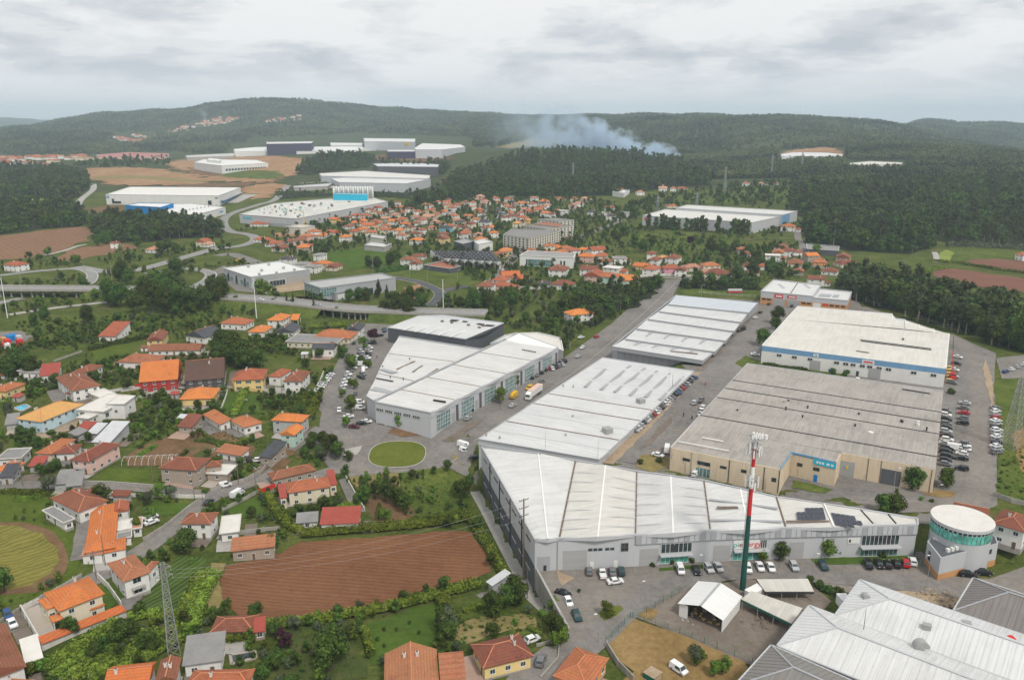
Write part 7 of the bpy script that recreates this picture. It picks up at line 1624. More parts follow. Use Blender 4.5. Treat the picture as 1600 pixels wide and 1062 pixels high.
for h in list(nh):
 w = [c for c in h.children if c.name.startswith('walls')][0].dimensions; a,b = w.x / 2,w.y / 2
 P = rect_at(h,rnd.uniform(-1,1),-b - rnd.uniform(1,2.5),a * rnd.uniform(.8,1.3),rnd.uniform(2,4))
 if okay(P): patch('yard','paved yard beside the ' + h['label'].split(' with ')[0],P,YM[rnd.randrange(8)],2,.25)
 P = rect_at(h,a + rnd.uniform(2,4),rnd.uniform(-2,2),rnd.uniform(1.5,3),b * rnd.uniform(.7,1.2))
 if okay(P): patch('yard','side yard of the ' + h['label'].split(' with ')[0],P,YM[rnd.randrange(8)],2,.25)
 for k in range(2):
  P = rect_at(h,rnd.choice((-1,1)) * (a + rnd.uniform(4,9)),rnd.uniform(-6,10),rnd.uniform(2.5,5),rnd.uniform(2,4))
  if okay(P) and roads_clear(P): patch('garden_bed','planted bed near the ' + h['label'].split(' with ')[0],P,BM[rnd.randrange(5)],2,.35)
 for k in range(3):
  t = rnd.choice((0,1)); P = rect_at(h,rnd.choice((-1,1)) * (a + rnd.uniform(3,8)),rnd.choice((-1,1)) * (b + rnd.uniform(3,8)),rnd.uniform(3,7) if t else .1,.1 if t else rnd.uniform(3,7)); q = [P[0],(P[0] + P[2]) / 2,P[2]]
  if roads_clear(q) and okay(q):
   m = rnd.choice(('leaf','leaf_light','leaf_mid','leaf_vine')); o = leaf_row('hedge',None,q,rnd.uniform(1.0,1.8),rnd.uniform(1.1,2.0),m,'hedge','garden hedges',30,.22); auto(o,{'leaf': 'dark green garden hedge','leaf_light': 'light green garden hedge','leaf_mid': 'mid green garden hedge','leaf_vine': 'short vine-leaved hedge'}[m],q[1].x,q[1].y)
 if rnd.random() < .5:
  P = rect_at(h,rnd.choice((-1,1)) * (a + rnd.uniform(4,7)),rnd.choice((-1,1)) * rnd.uniform(2,7),2,1.6); c = (P[0] + P[2]) / 2
  if okay(P) and roads_clear(P):
   rc = rnd.choice('ZGBTC'); e = house(None,(c.x,c.y,Tz(c.x,c.y),rnd.uniform(3,5),rnd.uniform(2.6,3.6),h.rotation_euler[2]),2.2,'M',rc,rnd.choice('gws'),ch=0,over=.25,win='m',walls=(0,),name='garden_shed',cat='shed',group='garden sheds'); auto(e,f'shed with {ROOFN[rc]} roof',c.x,c.y)
gardens('garden shrubs and small trees round the near houses',[(-60,560),(150,520),(420,500),(545,515),(500,640),(490,690),(545,745),(745,735),(800,870),(700,930),(720,1010),(850,1000),(835,1085),(-60,1095)],2.8,.16,.66,-.05,PC_GARD,1)
gardens('bushes and trees on the highway slopes',[(-60,425),(350,385),(420,420),(560,480),(620,500),(420,500),(150,520),(-60,560)],5.5,.3,1.0,.55,PC_GARD,2)
gardens('bushes on the slopes beside the estate street',[(620,460),(760,440),(1000,440),(930,510),(880,540),(800,515),(700,490)],5.5,.35,1.0,-.3,PC_GARD,3)
gardens('shrubs along the wood edge gardens',[(960,400),(1000,345),(1250,345),(1300,425),(1190,445),(1000,440)],8,.4,1.1,.1,PC_GARD,4)
gardens('scattered shrubs on the far fields',[(-60,420),(-60,395),(250,380),(390,345),(420,372),(330,395),(200,415)],11,.4,1.2,.7,PC_GARD,5)
weeds('brambles on the meadow below the highway',[(20,505),(100,497),(340,487),(330,500),(260,515),(200,535),(120,548),(60,545)],4.5,.3,1.3)
weeds('shrubs among the western gardens',[(-20,560),(60,585),(130,560),(210,580),(215,600),(150,610),(60,605),(-20,640)],4.0,.3,1.0)
weeds('weeds on the terraced gardens',[(170,660),(280,625),(335,648),(290,668),(225,700),(200,700),(190,680)],2.6,.2,.7)
weeds('weeds east of the estate road',[(1556,720),(1610,690),(1680,700),(1690,820),(1600,788),(1558,772)],2.4,.15,.6)
weeds('weeds below the retaining wall',[(700,955),(770,930),(825,942),(850,985),(830,1005),(760,1000),(700,1012)],2.2,.15,.55)
weeds('tall grass by the roundabout meadow',[(630,740),(702,733),(735,778),(732,800),(650,800),(634,780)],1.6,.12,.3)
weeds('kitchen garden rows',[(455,985),(543,970),(556,1012),(556,1060),(440,1062),(442,1020)],1.7,.12,.34)
weeds('weeds round the orchard plot',[(350,690),(400,705),(420,700),(400,680),(350,668)],2.2,.15,.45)
weeds('scrub below the highway bank',[(430,485),(540,492),(540,500),(440,496)],4,.4,1.0)
weeds('scrub in front of the poplar hall',[(980,378),(1010,364),(1140,368),(1135,380),(1080,398),(1000,395)],8,.3,1.0)
weeds('weeds on the vegetable terraces',[(300,655),(345,672),(400,700),(395,712),(330,690)],2.4,.15,.5)
# hedges and vine rows
def hrow(label,pts,w,h,mat='leaf_vine',z0=0,name='vine_row',cat='vine',dens=24,group='vine rows',leaf=.27,trel=None): return leaf_row(name,label,wpoly(pts),w,h,mat,cat,group,dens,leaf,z0,True,name == 'vine_row' if trel is None else trel)
hrow('vine pergola along the far edge of the ploughed field',[(470,838),(520,833),(600,828),(680,820),(735,812)],4.0,1.6,z0=.9,dens=60)
hrow('vine pergola along the near edge of the ploughed field',[(415,980),(480,975),(560,962),(640,945),(700,928),(750,915)],3.4,1.5,z0=.9,dens=55)
hrow('vine pergola along the lane below the grey hall',[(735,812),(752,840),(770,870),(792,905)],3.0,1.4,z0=.8,dens=50)
hrow('vine pergola turning down into the garden',[(690,935),(697,955),(710,975)],3.6,1.6,z0=.8,dens=55)
hrow('vine pergola below the cream house',[(418,775),(432,800),(448,822),(470,832)],3.4,1.5,z0=.8,dens=50)
hrow('clipped golden hedge beside the fruit lawn',[(568,985),(574,1005),(580,1025)],1.8,1.8,'leaf_vine',0,'hedge','hedge',60,'hedges')
hrow('vine block beside the vegetable rows',[(335,900),(322,920),(312,940),(304,965),(298,990)],4.5,1.6,z0=.9,dens=70)
hrow('second vine block beside the vegetable rows',[(318,900),(305,925),(294,950),(285,980)],4.0,1.6,z0=.9,dens=60)
for k,(a,b) in enumerate((((80,1062),(200,985)),((95,1068),(225,990)),((115,1068),(250,990)),((140,1064),(275,985)),((70,1048),(185,975)),((175,1058),(285,1000)),((235,975),(292,960)),((200,968),(262,960)))):
 hrow(f'{ordn(k + 1)} row of the vineyard below the tiled wall',[a,lerp(a,b,.5),b],3.2,1.5,z0=.7,dens=46)
hrow('low hedge above the street',[(-20,770),(40,772),(78,774)],1.8,1.8,'leaf_light',0,'hedge','hedge',45,'hedges')
hrow('vine strip by the fenced lawn',[(366,650),(376,628),(382,612)],4.0,1.5,z0=.7,dens=50)
hrow('vine strip behind the layered orange roof',[(462,650),(472,630),(478,618)],4.5,1.5,z0=.7,dens=50)
hrow('vine strip along the street behind the layered roof',[(484,652),(492,632),(496,618)],4.5,1.5,z0=.7,dens=50)
hrow('vine row by the tall dark trees',[(395,530),(405,524),(415,518)],4,1.5,z0=.7,dens=40)
hrow('vine row beside the cream flat building',[(420,545),(432,536),(448,525)],5,1.5,z0=.7,dens=45)
hrow('vineyard strip near the underpass',[(485,512),(510,511),(540,508)],8,1.5,z0=.7,dens=60)
hrow('dark hedge above the western paddock',[(140,548),(170,540),(210,532),(235,528)],3,2.2,'leaf',0,'hedge','hedge',36,'hedges',.4)
hrow('hedge at the frame edge by the pool',[(-10,636),(20,626),(52,617),(72,610)],2.6,2.0,'leaf_vine',0,'hedge','hedge',40,'hedges')
hrow('yellow hedge between the red fields',[(1452,408),(1500,412),(1560,422),(1640,432)],5,2,'leaf_vine',0,'hedge','hedge',20,'hedges',.6)
hrow('yellow hedge looping round the lower red field',[(1444,432),(1455,423),(1475,419)],4,2,'leaf_vine',0,'hedge','hedge',20,'hedges',.6)
hrow('pale olive hedge below the hill wood',[(1480,384),(1540,386),(1640,392)],9,4,'leaf_olive',0,'hedge','hedge',26,'hedges',.8)
hrow('hedge before the white and blue hall',[(1192,570),(1230,575),(1262,579)],1.6,1.3,'leaf',0,'hedge','hedge',36,'hedges')
hrow('hedge along the stepped hall lawn',[(1000,440),(1020,437),(1032,436)],5,2.5,'leaf',0,'hedge','hedge',30,'hedges',.45)
hrow('red-leaved hedge along the highway',[(465,466),(500,470),(520,472)],2.2,1.6,'leaf_purple',0,'hedge','hedge',25,'hedges',.4)
hrow('dark hedge in front of the saw-tooth hall field',[(590,426),(620,423),(640,420)],6,3.5,'leaf',0,'hedge','hedge',30,'hedges',.5)
hrow('vine shrubs in front of the brown-red shed',[(355,1000),(380,998),(400,994)],3.5,1.8,z0=.2,dens=50)
hrow('hedge between the terraced lawn and the passage',[(640,815),(700,808),(735,802)],2.4,1.6,'leaf_light',0,'hedge','hedge',40,'hedges')
hrow('low hedge beside the lower lane',[(845,960),(860,975),(872,990)],1.6,1.6,'leaf_light',0,'hedge','hedge',40,'hedges')
# distant hill forest: one mass from the valley rim to the ridges
def hill_forest():
 N = 130000; y = np.random.uniform(0,1,N) ** .62 * 3450 + 2050; px = np.random.uniform(-60,1660,N); k = 30000; y[:k] = np.random.uniform(1330,2300,k); px[:k] = np.random.uniform(1040,1720,k)
 x = (px - 800) / F * (CP * y + 31.7); z = T(x,y)
 zc_ = y * CP + (CH - z) * SP; ppx = 800 + F * x / zc_; ppy = 531 - F * ((z - CH) * CP + y * SP) / zc_
 keep = np.ones(N,bool)
 for poly in ([(355,246),(360,226),(420,216),(560,208),(740,215),(740,246),(690,262),(500,290),(440,290)],[(-60,265),(-60,245),(140,243),(270,236),(300,240),(430,240),(430,290),(100,290)],[(1212,254),(1218,234),(1322,230),(1324,254)],[(1318,268),(1322,250),(1418,250),(1416,268)],[(168,224),(185,208),(245,206),(245,216),(210,228)],[(255,210),(300,192),(345,183),(385,183),(360,195),(290,206)],[(412,193),(430,185),(478,179),(470,188)],[(765,234),(830,217),(900,214),(905,226),(800,236)],[(700,248),(700,232),(770,230),(760,240)],[(1000,320),(1000,282),(1240,278),(1250,320)],[(1000,196),(1010,189),(1035,189),(1030,195)]): keep &= ~inpoly(ppx,ppy,poly)
 nz = np.sin(x / 210 + 1) * np.cos(y / 260) + .6 * np.sin(x / 90 - y / 120) + .5 * np.cos(x / 330 + y / 150); keep &= ~((nz > .95) & (np.random.rand(N) < .75))
 keep &= ~((ppx > 120) & (ppx < 520) & (y > 3600) & (np.random.rand(N) < .35))
 x,y,z = x[keep],y[keep],z[keep]; gn_scatter('forest','continuous forest over the distant hills',np.stack([x,y,z - 1],-1),np.random.uniform(.75,1.25,len(x)) * (1 + (y - 2000) / 9000),PC_FAR)
hill_forest()
# ------------------------------------------------------------------ elevated highway
def highway():
 pts = [(-60,449),(40,450),(157,451),(250,454),(350,463),(440,470),(540,481),(600,484),(680,487),(760,489)]
 path = catmull([at(p[0],p[1],0,5.5) for p in pts],14); w = 7.5
 e = empty('highway',(path[0].x,path[0].y,0),0,'elevated highway crossing the valley on embankments and two bridges'); e['kind'] = 'structure'
 o = Vector((path[0].x,path[0].y,0)); gap = lambda p: (-375 < p.x < -300) or (-118 < p.x < -88)
 def rib(n,a,b,z,mat,th=0,dash=0):
  A,B = offset(path,a),offset(path,b); mb = MB()
  for i in range(len(path) - 1):
   if dash and i % 2: continue
   q = [A[i] - o,A[i + 1] - o,B[i + 1] - o,B[i] - o]; q = [Vector((p.x,p.y,z)) for p in q]
   if th: mb.prism(q,z - th,z)
   else: mb.add(q,[(0,1,2,3)])
  mb.build(n,M[mat],e)
 rib('deck',-w,w,5.5,'highway',.9)
 for off in (-7.0,7.0,-.25,.25): rib('road_marking',off - .1,off + .1,5.56,'white_line')
 for off in (-3.5,3.5): rib('road_marking',off - .1,off + .1,5.56,'white_line',0,1)
 for s in (-1,1): rib('parapet_rail',s * (w + .15) - .15,s * (w + .15) + .15,6.3,'greywall',1.4)
 for s in (-1,1):
  A,B = offset(path,s * (w - .2)),offset(path,s * (w + 8)); mb = MB()
  for i in range(len(path) - 1):
   if gap(path[i]): continue
   mb.add([(A[i].x - o.x,A[i].y - o.y,4.9),(A[i + 1].x - o.x,A[i + 1].y - o.y,4.9),(B[i + 1].x - o.x,B[i + 1].y - o.y,-.3),(B[i].x - o.x,B[i].y - o.y,-.3)],[(0,1,2,3)])
  mb.build('embankment',M['rough'],e)
 for i,p in enumerate(path):
  if gap(p) and i % 2 == 0:
   d = path[min(i + 1,len(path) - 1)] - path[i - 1]; n = Vector((-d.y,d.x,0)).normalized()
   for s in (-5,5): mb = MB(); q = p + n * s - o; mb.box((q.x,q.y,-.5),(1.0,1.0,5.2),math.atan2(d.y,d.x)); mb.build('bridge_pier',M['concrete'],e)
highway()
# ------------------------------------------------------------------ vehicles
def _profile(mb,prof,w,mi=0,tw=None):
 """side profile (x, z) swept across the width, narrower towards the roof"""
 zmax = max(p[1] for p in prof); n = len(prof); V = []
 for s in (-1,1):
  for x,z in prof:
   k = 1 if z < .85 * zmax * .62 else 1 - (tw or .16) * (z - .53 * zmax) / (.47 * zmax); V.append((x,s * w / 2 * k,z))
 mb.add(V,[(i,(i + 1) % n,n + (i + 1) % n,n + i) for i in range(n)] + [tuple(range(n - 1,-1,-1)),tuple(range(n,2 * n))],mi)
CART = {  # profile, width, length, glass quads (side: x0 x1 x2 x3 z0 z1), wheelbase, wheel radius
'hatch': ([(-1.95,.3),(1.95,.3),(2.05,.62),(1.1,.95),(.35,1.46),(-1.3,1.5),(-2.0,.98),(-2.05,.5)],1.72,2.5,.31),
'sedan': ([(-2.2,.3),(2.2,.3),(2.25,.65),(1.2,.92),(.45,1.42),(-.9,1.44),(-1.55,1.0),(-2.2,.95),(-2.28,.5)],1.78,2.7,.32),
'suv': ([(-2.15,.35),(2.15,.35),(2.22,.8),(1.15,1.08),(.5,1.64),(-1.6,1.68),(-2.1,1.1),(-2.2,.55)],1.85,2.65,.36),
'van': ([(-2.1,.32),(2.1,.32),(2.18,.75),(1.5,1.05),(.85,1.78),(-2.0,1.85),(-2.12,.6)],1.8,2.7,.33),
'bigvan': ([(-2.8,.38),(2.8,.38),(2.9,.9),(2.3,1.25),(1.7,2.35),(-2.75,2.45),(-2.85,.6)],2.0,3.6,.36),
'pickup': ([(-2.5,.4),(2.4,.4),(2.48,.85),(1.4,1.08),(.7,1.72),(-.6,1.72),(-.75,1.05),(-2.5,1.05)],1.82,3.0,.37)}
_cm = {}
def car_meshes(t):
 if t in _cm: return _cm[t]
 prof,w,wb,wr = CART[t]; body = MB(); _profile(body,prof,w); zm = max(p[1] for p in prof); gl = MB(); k = w / 2
 pts = {round(p[1],2): p for p in prof}
 fr_,rf = [p for p in prof if p[0] > 0 and p[1] > .8][0:2] if True else None
 rr = [p for p in prof if p[1] > .95 * zm][-1]; belt = fr_[1] + .03
 tw = .16; yk = lambda z: k * (1 - tw * max(0,(z - .53 * zm)) / (.47 * zm)) + .012
 lp = lambda a,b,q: (a[0] + (b[0] - a[0]) * q,a[1] + (b[1] - a[1]) * q)
 a,b = lp(fr_,rf,.08),lp(fr_,rf,.92); up = .02
 gl.add([(a[0] + up,-yk(a[1]) * .9,a[1] + up),(a[0] + up,yk(a[1]) * .9,a[1] + up),(b[0] + up,yk(b[1]) * .9,b[1] + up),(b[0] + up,-yk(b[1]) * .9,b[1] + up)],[(0,1,2,3)])
 i = prof.index(rr); nx = prof[(i + 1) % len(prof)]; a,b = lp(rr,nx,.1),lp(rr,nx,.85 if nx[1] > .8 else .4)
 if t != 'bigvan': gl.add([(a[0] - up,-yk(a[1]) * .88,a[1] + up * .3),(a[0] - up,yk(a[1]) * .88,a[1] + up * .3),(b[0] - up,yk(b[1]) * .88,b[1] + up),(b[0] - up,-yk(b[1]) * .88,b[1] + up)],[(3,2,1,0)])
 zt = zm - .12; xf0,xf1 = fr_[0] - .25,rf[0] - .06; xr1,xr0 = rr[0] + .12,rr[0] + (.1 if nx[0] > rr[0] - .2 else -.35)
 if t in ('van','bigvan'): xr0 = xr1 = rf[0] - 1.25
 for s in (-1,1): gl.add([(xf0,s * yk(belt),belt),(xf1,s * yk(zt),zt),(xr1,s * yk(zt),zt),(xr0,s * yk(belt),belt)],[(0,1,2,3) if s > 0 else (3,2,1,0)])
 wh = MB()
 for q in range(10):
  a0,a1 = 2 * math.pi * q / 10,2 * math.pi * (q + 1) / 10
  wh.add([(wr * math.cos(a0),-.11,wr * math.sin(a0)),(wr * math.cos(a1),-.11,wr * math.sin(a1)),(wr * math.cos(a1),.11,wr * math.sin(a1)),(wr * math.cos(a0),.11,wr * math.sin(a0))],[(0,1,2,3)])
 for s in (-1,1):
  wh.add([(wr * math.cos(2 * math.pi * q / 10),s * .11,wr * math.sin(2 * math.pi * q / 10)) for q in range(10)],[tuple(range(10)) if s < 0 else tuple(range(9,-1,-1))])
  wh.add([(wr * .58 * math.cos(2 * math.pi * q / 10),s * .118,wr * .58 * math.sin(2 * math.pi * q / 10)) for q in range(10)],[tuple(range(10)) if s < 0 else tuple(range(9,-1,-1))],1)
 hl = MB(); hl.box((0,0,0),(.08,.34,.14)); tl = MB(); tl.box((0,0,0),(.08,.22,.2))
 _cm[t] = (body,gl.mesh('windows',M['glass']),wh.mesh('wheel',[M['tyre'],M['steel']]),hl.mesh('headlight',M['headlamp']),tl.mesh('tail_light',M['taillamp']),w,wb,wr,max(p[0] for p in prof),min(p[0] for p in prof),{}); return _cm[t]
CARN = {'hatch': ('parked_car','hatchback','car'),'sedan': ('parked_car','saloon car','car'),'suv': ('parked_car','estate car','car'),'van': ('parked_van','small van','van'),'bigvan': ('delivery_van','large van','van'),'pickup': ('pickup_truck','pickup','truck')}
def car(t,c,p,rz,label=None,group=None,s=1.0):
 body,gl,wh,hl,tl,w,wb,wr,xf,xr,cache = car_meshes(t)
 if c not in cache: cache[c] = body.mesh('car_body',CARM[c])
 o = place(CARN[t][0],cache[c],None,p,rz,s); o['category'] = CARN[t][2]; o['group'] = group or 'parked vehicles'
 place('windows',gl,o)
 for x in (-wb / 2,wb / 2):
  for y in (-1,1): place('wheel',wh,o,(x,y * (w / 2 - .08),wr))
 for y in (-1,1): place('headlight',hl,o,(xf - .06,y * w * .36,.66)); place('tail_light',tl,o,(xr + .03,y * w * .4,.8))
 if label: o['label'] = label
 else: auto(o,f'{CARC[c][0]} {CARN[t][1]}',p[0],p[1])
 return o
def cpos(px,py): p = at(px,py); return Vector((p.x,p.y,p.z + lift(4,p.y) + .02))
def car1(t,c,px,py,qx,qy,label=None):
 """one vehicle at a pixel, nose towards a second pixel"""
 p,q = cpos(px,py),at(qx,qy); return car(t,c,p,math.atan2(q.y - p.y,q.x - p.x),label)
def row(where,p0,p1,cols,nose,types='hatch hatch sedan suv'):
 """a row of vehicles; nose: pixel offset the noses point to"""
 n = len(cols); ty = types.split(); rnd = random.Random(int(p0[0] * 3 + p0[1]))
 for k,c in enumerate(cols):
  if c == '.': continue
  t = k / max(1,n - 1); px,py = lerp(p0,p1,t); p = cpos(px,py); q = at(px + nose[0],py + nose[1]); tt = ty[rnd.randrange(len(ty))]
  jit = Vector((rnd.uniform(-.25,.25),rnd.uniform(-.25,.25),0))
  car(tt,c,p + jit,math.atan2(q.y - p.y,q.x - p.x) + rnd.uniform(-.05,.05),f'{CARC[c][0]} {CARN[tt][1]}, {ordn(k + 1)} from the near end {where}',where.replace('of the ',''))
row('of the row beside the long white hall',(992,674),(1084,592),'swskswgrwskgwwsgkbgrgskgb',(-12,-5))
row('of the row before the grey hall front',(1388,886),(1426,882),'kkrw',(-4,-12),'sedan suv')
row('of the row against the garden wall',(497,613),(517,588),'wwwswwsw',(-10,3),'hatch sedan')
row('of the middle western car row',(553,576),(567,546),'wwswgsw',(8,3))
row('of the inner western car row',(566,592),(578,545),'kg.wsgwksw',(6,2))
row('of the outer western car row',(534,609),(552,570),'swwswgsw',(8,3))
row('of the rows by the shop hall front',(684,668),(735,642),'skkkk',(-8,-6),'sedan hatch suv')
row('of the mid shop row',(770,618),(795,605),'kkk',(-8,-6),'sedan hatch suv')
row('of the shop row by the tree',(830,592),(845,584),'kgk',(-8,-6))
row('of the far shop car park',(850,580),(882,566),'krkkgk',(-8,-6))
row('of the second far shop row',(862,578),(878,572),'wkgs',(-8,-6))
row('of the outer column by the east road',(1478,728),(1478,645),'gkkkkswkskgkwg',(12,2),'sedan hatch suv')
row('of the inner column by the east road',(1502,735),(1506,632),'k.kwsg...kgrgs',(-12,-2),'sedan hatch suv')
row('of the column by the lattice tower',(1557,710),(1555,640),'gswkswswkswrswg',(12,-1),'sedan hatch suv')
row('of the cars by the red crane',(1488,600),(1496,560),'gswkw',(10,2),'sedan suv hatch')
row('beside the beige hall',(1098,640),(1088,668),'wskw',(-8,8))
row('of the cars behind the hedge bed',(1265,586),(1340,596),'kb..gw',(-2,-8))
row('of the car lot east of the road',(1570,583),(1600,572),'bwsw',(10,-2))
for t,c,x,y,qx,qy,lb in (
('hatch','g',921,896,920,884,'dark grey hatchback first beside the orange-loaded pickup'),('pickup','w',941,900,937,886,'white pickup with an orange load bed'),('sedan','g',957,897,955,885,'grey saloon beside the white pickup'),('sedan','t',971,896,969,884,'dark green saloon at the end of the pickup row'),('sedan','w',961,912,975,910,'white saloon parked across the pickup row'),
('sedan','k',880,931,895,932,'black saloon beside the retaining wall'),('hatch','w',888,944,894,956,'silver-white hatchback between two cars by the retaining wall'),('suv','t',901,967,907,979,'dark green estate car at the foot of the retaining wall'),
('van','w',1063,894,1067,906,'white delivery van parked alone before the grey hall'),('sedan','k',1088,895,1092,906,'black saloon next to the white delivery van'),('suv','s',1107,892,1115,903,'silver estate car next to the black saloon'),('sedan','s',1122,890,1130,902,'silver saloon right of the silver estate car'),('suv','w',1168,892,1171,902,'black and white car behind the mast'),('sedan','w',1187,889,1192,900,'first white saloon right of the mast'),('sedan','w',1204,890,1209,900,'second white saloon right of the mast'),('suv','s',1240,889,1246,899,'silver estate car between the two white saloons and the bush'),('suv','t',1286,888,1292,898,'dark green estate car by the leafy tree'),('suv','k',1356,886,1362,898,'black estate car first of the dark row'),('sedan','k',1373,885,1380,896,'black saloon second of the dark row'),
('sedan','k',1512,901,1525,903,'black saloon nearest the drum office plinth'),('sedan','k',1536,898,1548,899,'second black saloon beyond the drum office plinth'),
('van','w',1060,1050,1078,1062,'white van below the scorched triangle'),('suv','g',845,1037,850,1022,'grey estate car on the bungalow drive'),('hatch','w',832,1003,840,1000,'old white car beside the bungalow'),
('van','w',352,761,365,759,'white van on the street by the purple doors'),('bigvan','w',371,776,385,768,'white panel van climbing the street'),('sedan','k',326,788,334,782,'black saloon coming down the street'),('hatch','k',231,803,231,796,'black hatchback behind the two white cars'),('sedan','w',236,811,246,808,'first white car by the round bushes'),('sedan','w',237,819,247,816,'second white car by the round bushes'),
('hatch','w',400,722,392,722,'white covered car by the slate shed'),('van','n',386,720,394,724,'maroon van by the scrap heap'),
('bigvan','w',725,700,740,695,'white box van by the weedy triangle'),('van','w',726,707,740,702,'small white van beside the box van'),('sedan','k',742,718,735,725,'black saloon by the grey hall corner'),
('bigvan','y',803,622,797,628,'large yellow delivery van by the shop hall'),('van','y',827,609,821,613,'small yellow van behind the large yellow van'),('sedan','s',801,636,809,631,'silver saloon driving beside the yellow van'),('sedan','g',846,598,854,593,'grey saloon driving past the truck'),('hatch','s',731,656,739,650,'grey hatchback leaving the shop row'),
('bigvan','w',568,572,582,571,'long white van in the western car park'),('bigvan','w',568,583,568,590,'white box truck in the western car park'),('van','w',562,631,576,631,'first white van by the hall corner'),('van','w',563,640,577,640,'second white van by the hall corner'),('hatch','c',537,615,541,608,'light blue car by the young tree'),('sedan','w',530,643,530,650,'white car on the western bay line'),('sedan','w',545,653,556,652,'white saloon near the roundabout'),('sedan','n',554,669,564,670,'maroon saloon near the roundabout'),('sedan','k',565,664,574,663,'black saloon beside the maroon one'),('sedan','w',573,661,582,661,'white saloon by the hall garage'),('hatch','g',555,617,556,610,'grey hatchback alone in the bay'),
('hatch','w',567,527,572,522,'white car on the street by the underpass'),('hatch','t',553,538,556,532,'green car by the long bungalow'),('hatch','s',535,556,538,550,'silver car by the black-roofed hall'),('sedan','k',594,526,602,524,'black car beside the purple tree'),('sedan','b',601,519,606,514,'blue car near the dark grey hall'),('sedan','k',600,516,604,511,'black car near the dark grey hall'),('pickup','k',582,538,592,538,'black pickup under the purple tree'),
('sedan','w',1028,714,1040,717,'white saloon by the beige hall corner'),('bigvan','w',1042,706,1043,700,'white van by the beige hall corner'),('van','w',1086,744,1090,738,'white van before the beige shopfront'),('suv','s',1085,632,1092,625,'silver car on the estate street'),('pickup','g',1095,628,1101,622,'grey pickup on the estate street'),('sedan','w',1180,556,1190,557,'white car by the hedge bed'),('sedan','w',1180,498,1190,496,'white car by the stepped hall'),('sedan','k',1188,490,1195,487,'black car by the stepped hall'),('hatch','n',1201,477,1206,474,'maroon car before the orange hall'),('hatch','k',1237,480,1242,477,'black car before the orange hall'),
('bigvan','w',1492,704,1506,706,'white panel van in the east car park'),('hatch','w',1513,704,1513,712,'white hatchback at the end of the hedge strip'),('sedan','w',408,469,418,470,'white car on the highway'),('sedan','s',497,477,507,478,'silver car on the highway'),('sedan','w',910,545,905,549,'white car by the roadside tree'),('hatch','r',932,528,938,526,'red car behind the low wall'),('sedan','w',908,529,915,527,'white car behind the low wall'),('sedan','s',903,559,908,555,'grey car on the estate street bend'),
('sedan','w',20,978,24,985,'white car behind the boundary wall'),('suv','b',13,965,17,973,'dark blue car behind the boundary wall'),('hatch','b',1590,815,1600,822,'blue car behind the red-roofed house')):
 if lb in ('white car on the highway','silver car on the highway'):
  p = at(x,y,0,5.6); q = at(qx,qy,0,5.6); car(t,c,p,math.atan2(q.y - p.y,q.x - p.x),lb)
 else: car1(t,c,x,y,qx,qy,lb)
row('on the angled town road',(903,374),(918,366),'kgwk',(8,-4)); row('on the straight town street',(786,423),(812,392),'wksw.wgsw',(5,-6))
row('of the front parking deck row',(466,292),(516,288),'wskwswrwskwswksw',(1,-3)); row('of the rear parking deck row',(470,288),(522,284),'swkwswskwwskwsws',(1,-3)); row('of the cars at the poplar hall',(1070,358),(1140,362),'k.gs.w.kgw',(1,-3))
# articulated lorry
tr = empty('articulated_lorry',cpos(834,620),0,'white articulated lorry parked on the estate street','truck'); p,q = at(834,620),at(822,629); tr.rotation_euler[2] = math.atan2(q.y - p.y,q.x - p.x)
mb = MB(); mb.box((-1.5,0,1.15),(11.5,2.5,2.75)); mb.build('trailer',M['warehousewhite'],tr); mb = MB(); mb.box((-1.5,0,3.9),(11.4,2.4,.06)); mb.build('trailer_roof',WALL['p'],tr)
mb = MB(); _profile(mb,[(4.6,.5),(6.9,.5),(7.0,1.6),(6.7,2.9),(6.1,3.5),(4.7,3.6)],2.4,0,.05); mb.build('cab',M['white'],tr); mb = MB(); mb.box((6.86,0,1.75),(.2,2.1,1.0)); mb.build('windscreen',M['glass'],tr); mb = MB(); mb.box((-1.2,0,.85),(11,.9,.3)); mb.build('chassis',M['darkmetal'],tr)
for x in (-5.6,-4.4,-3.2,4.3,6.0):
 for y in (-1.05,1.05): place('wheel',car_meshes('pickup')[2],tr,(x,y,.52),None,1.4)
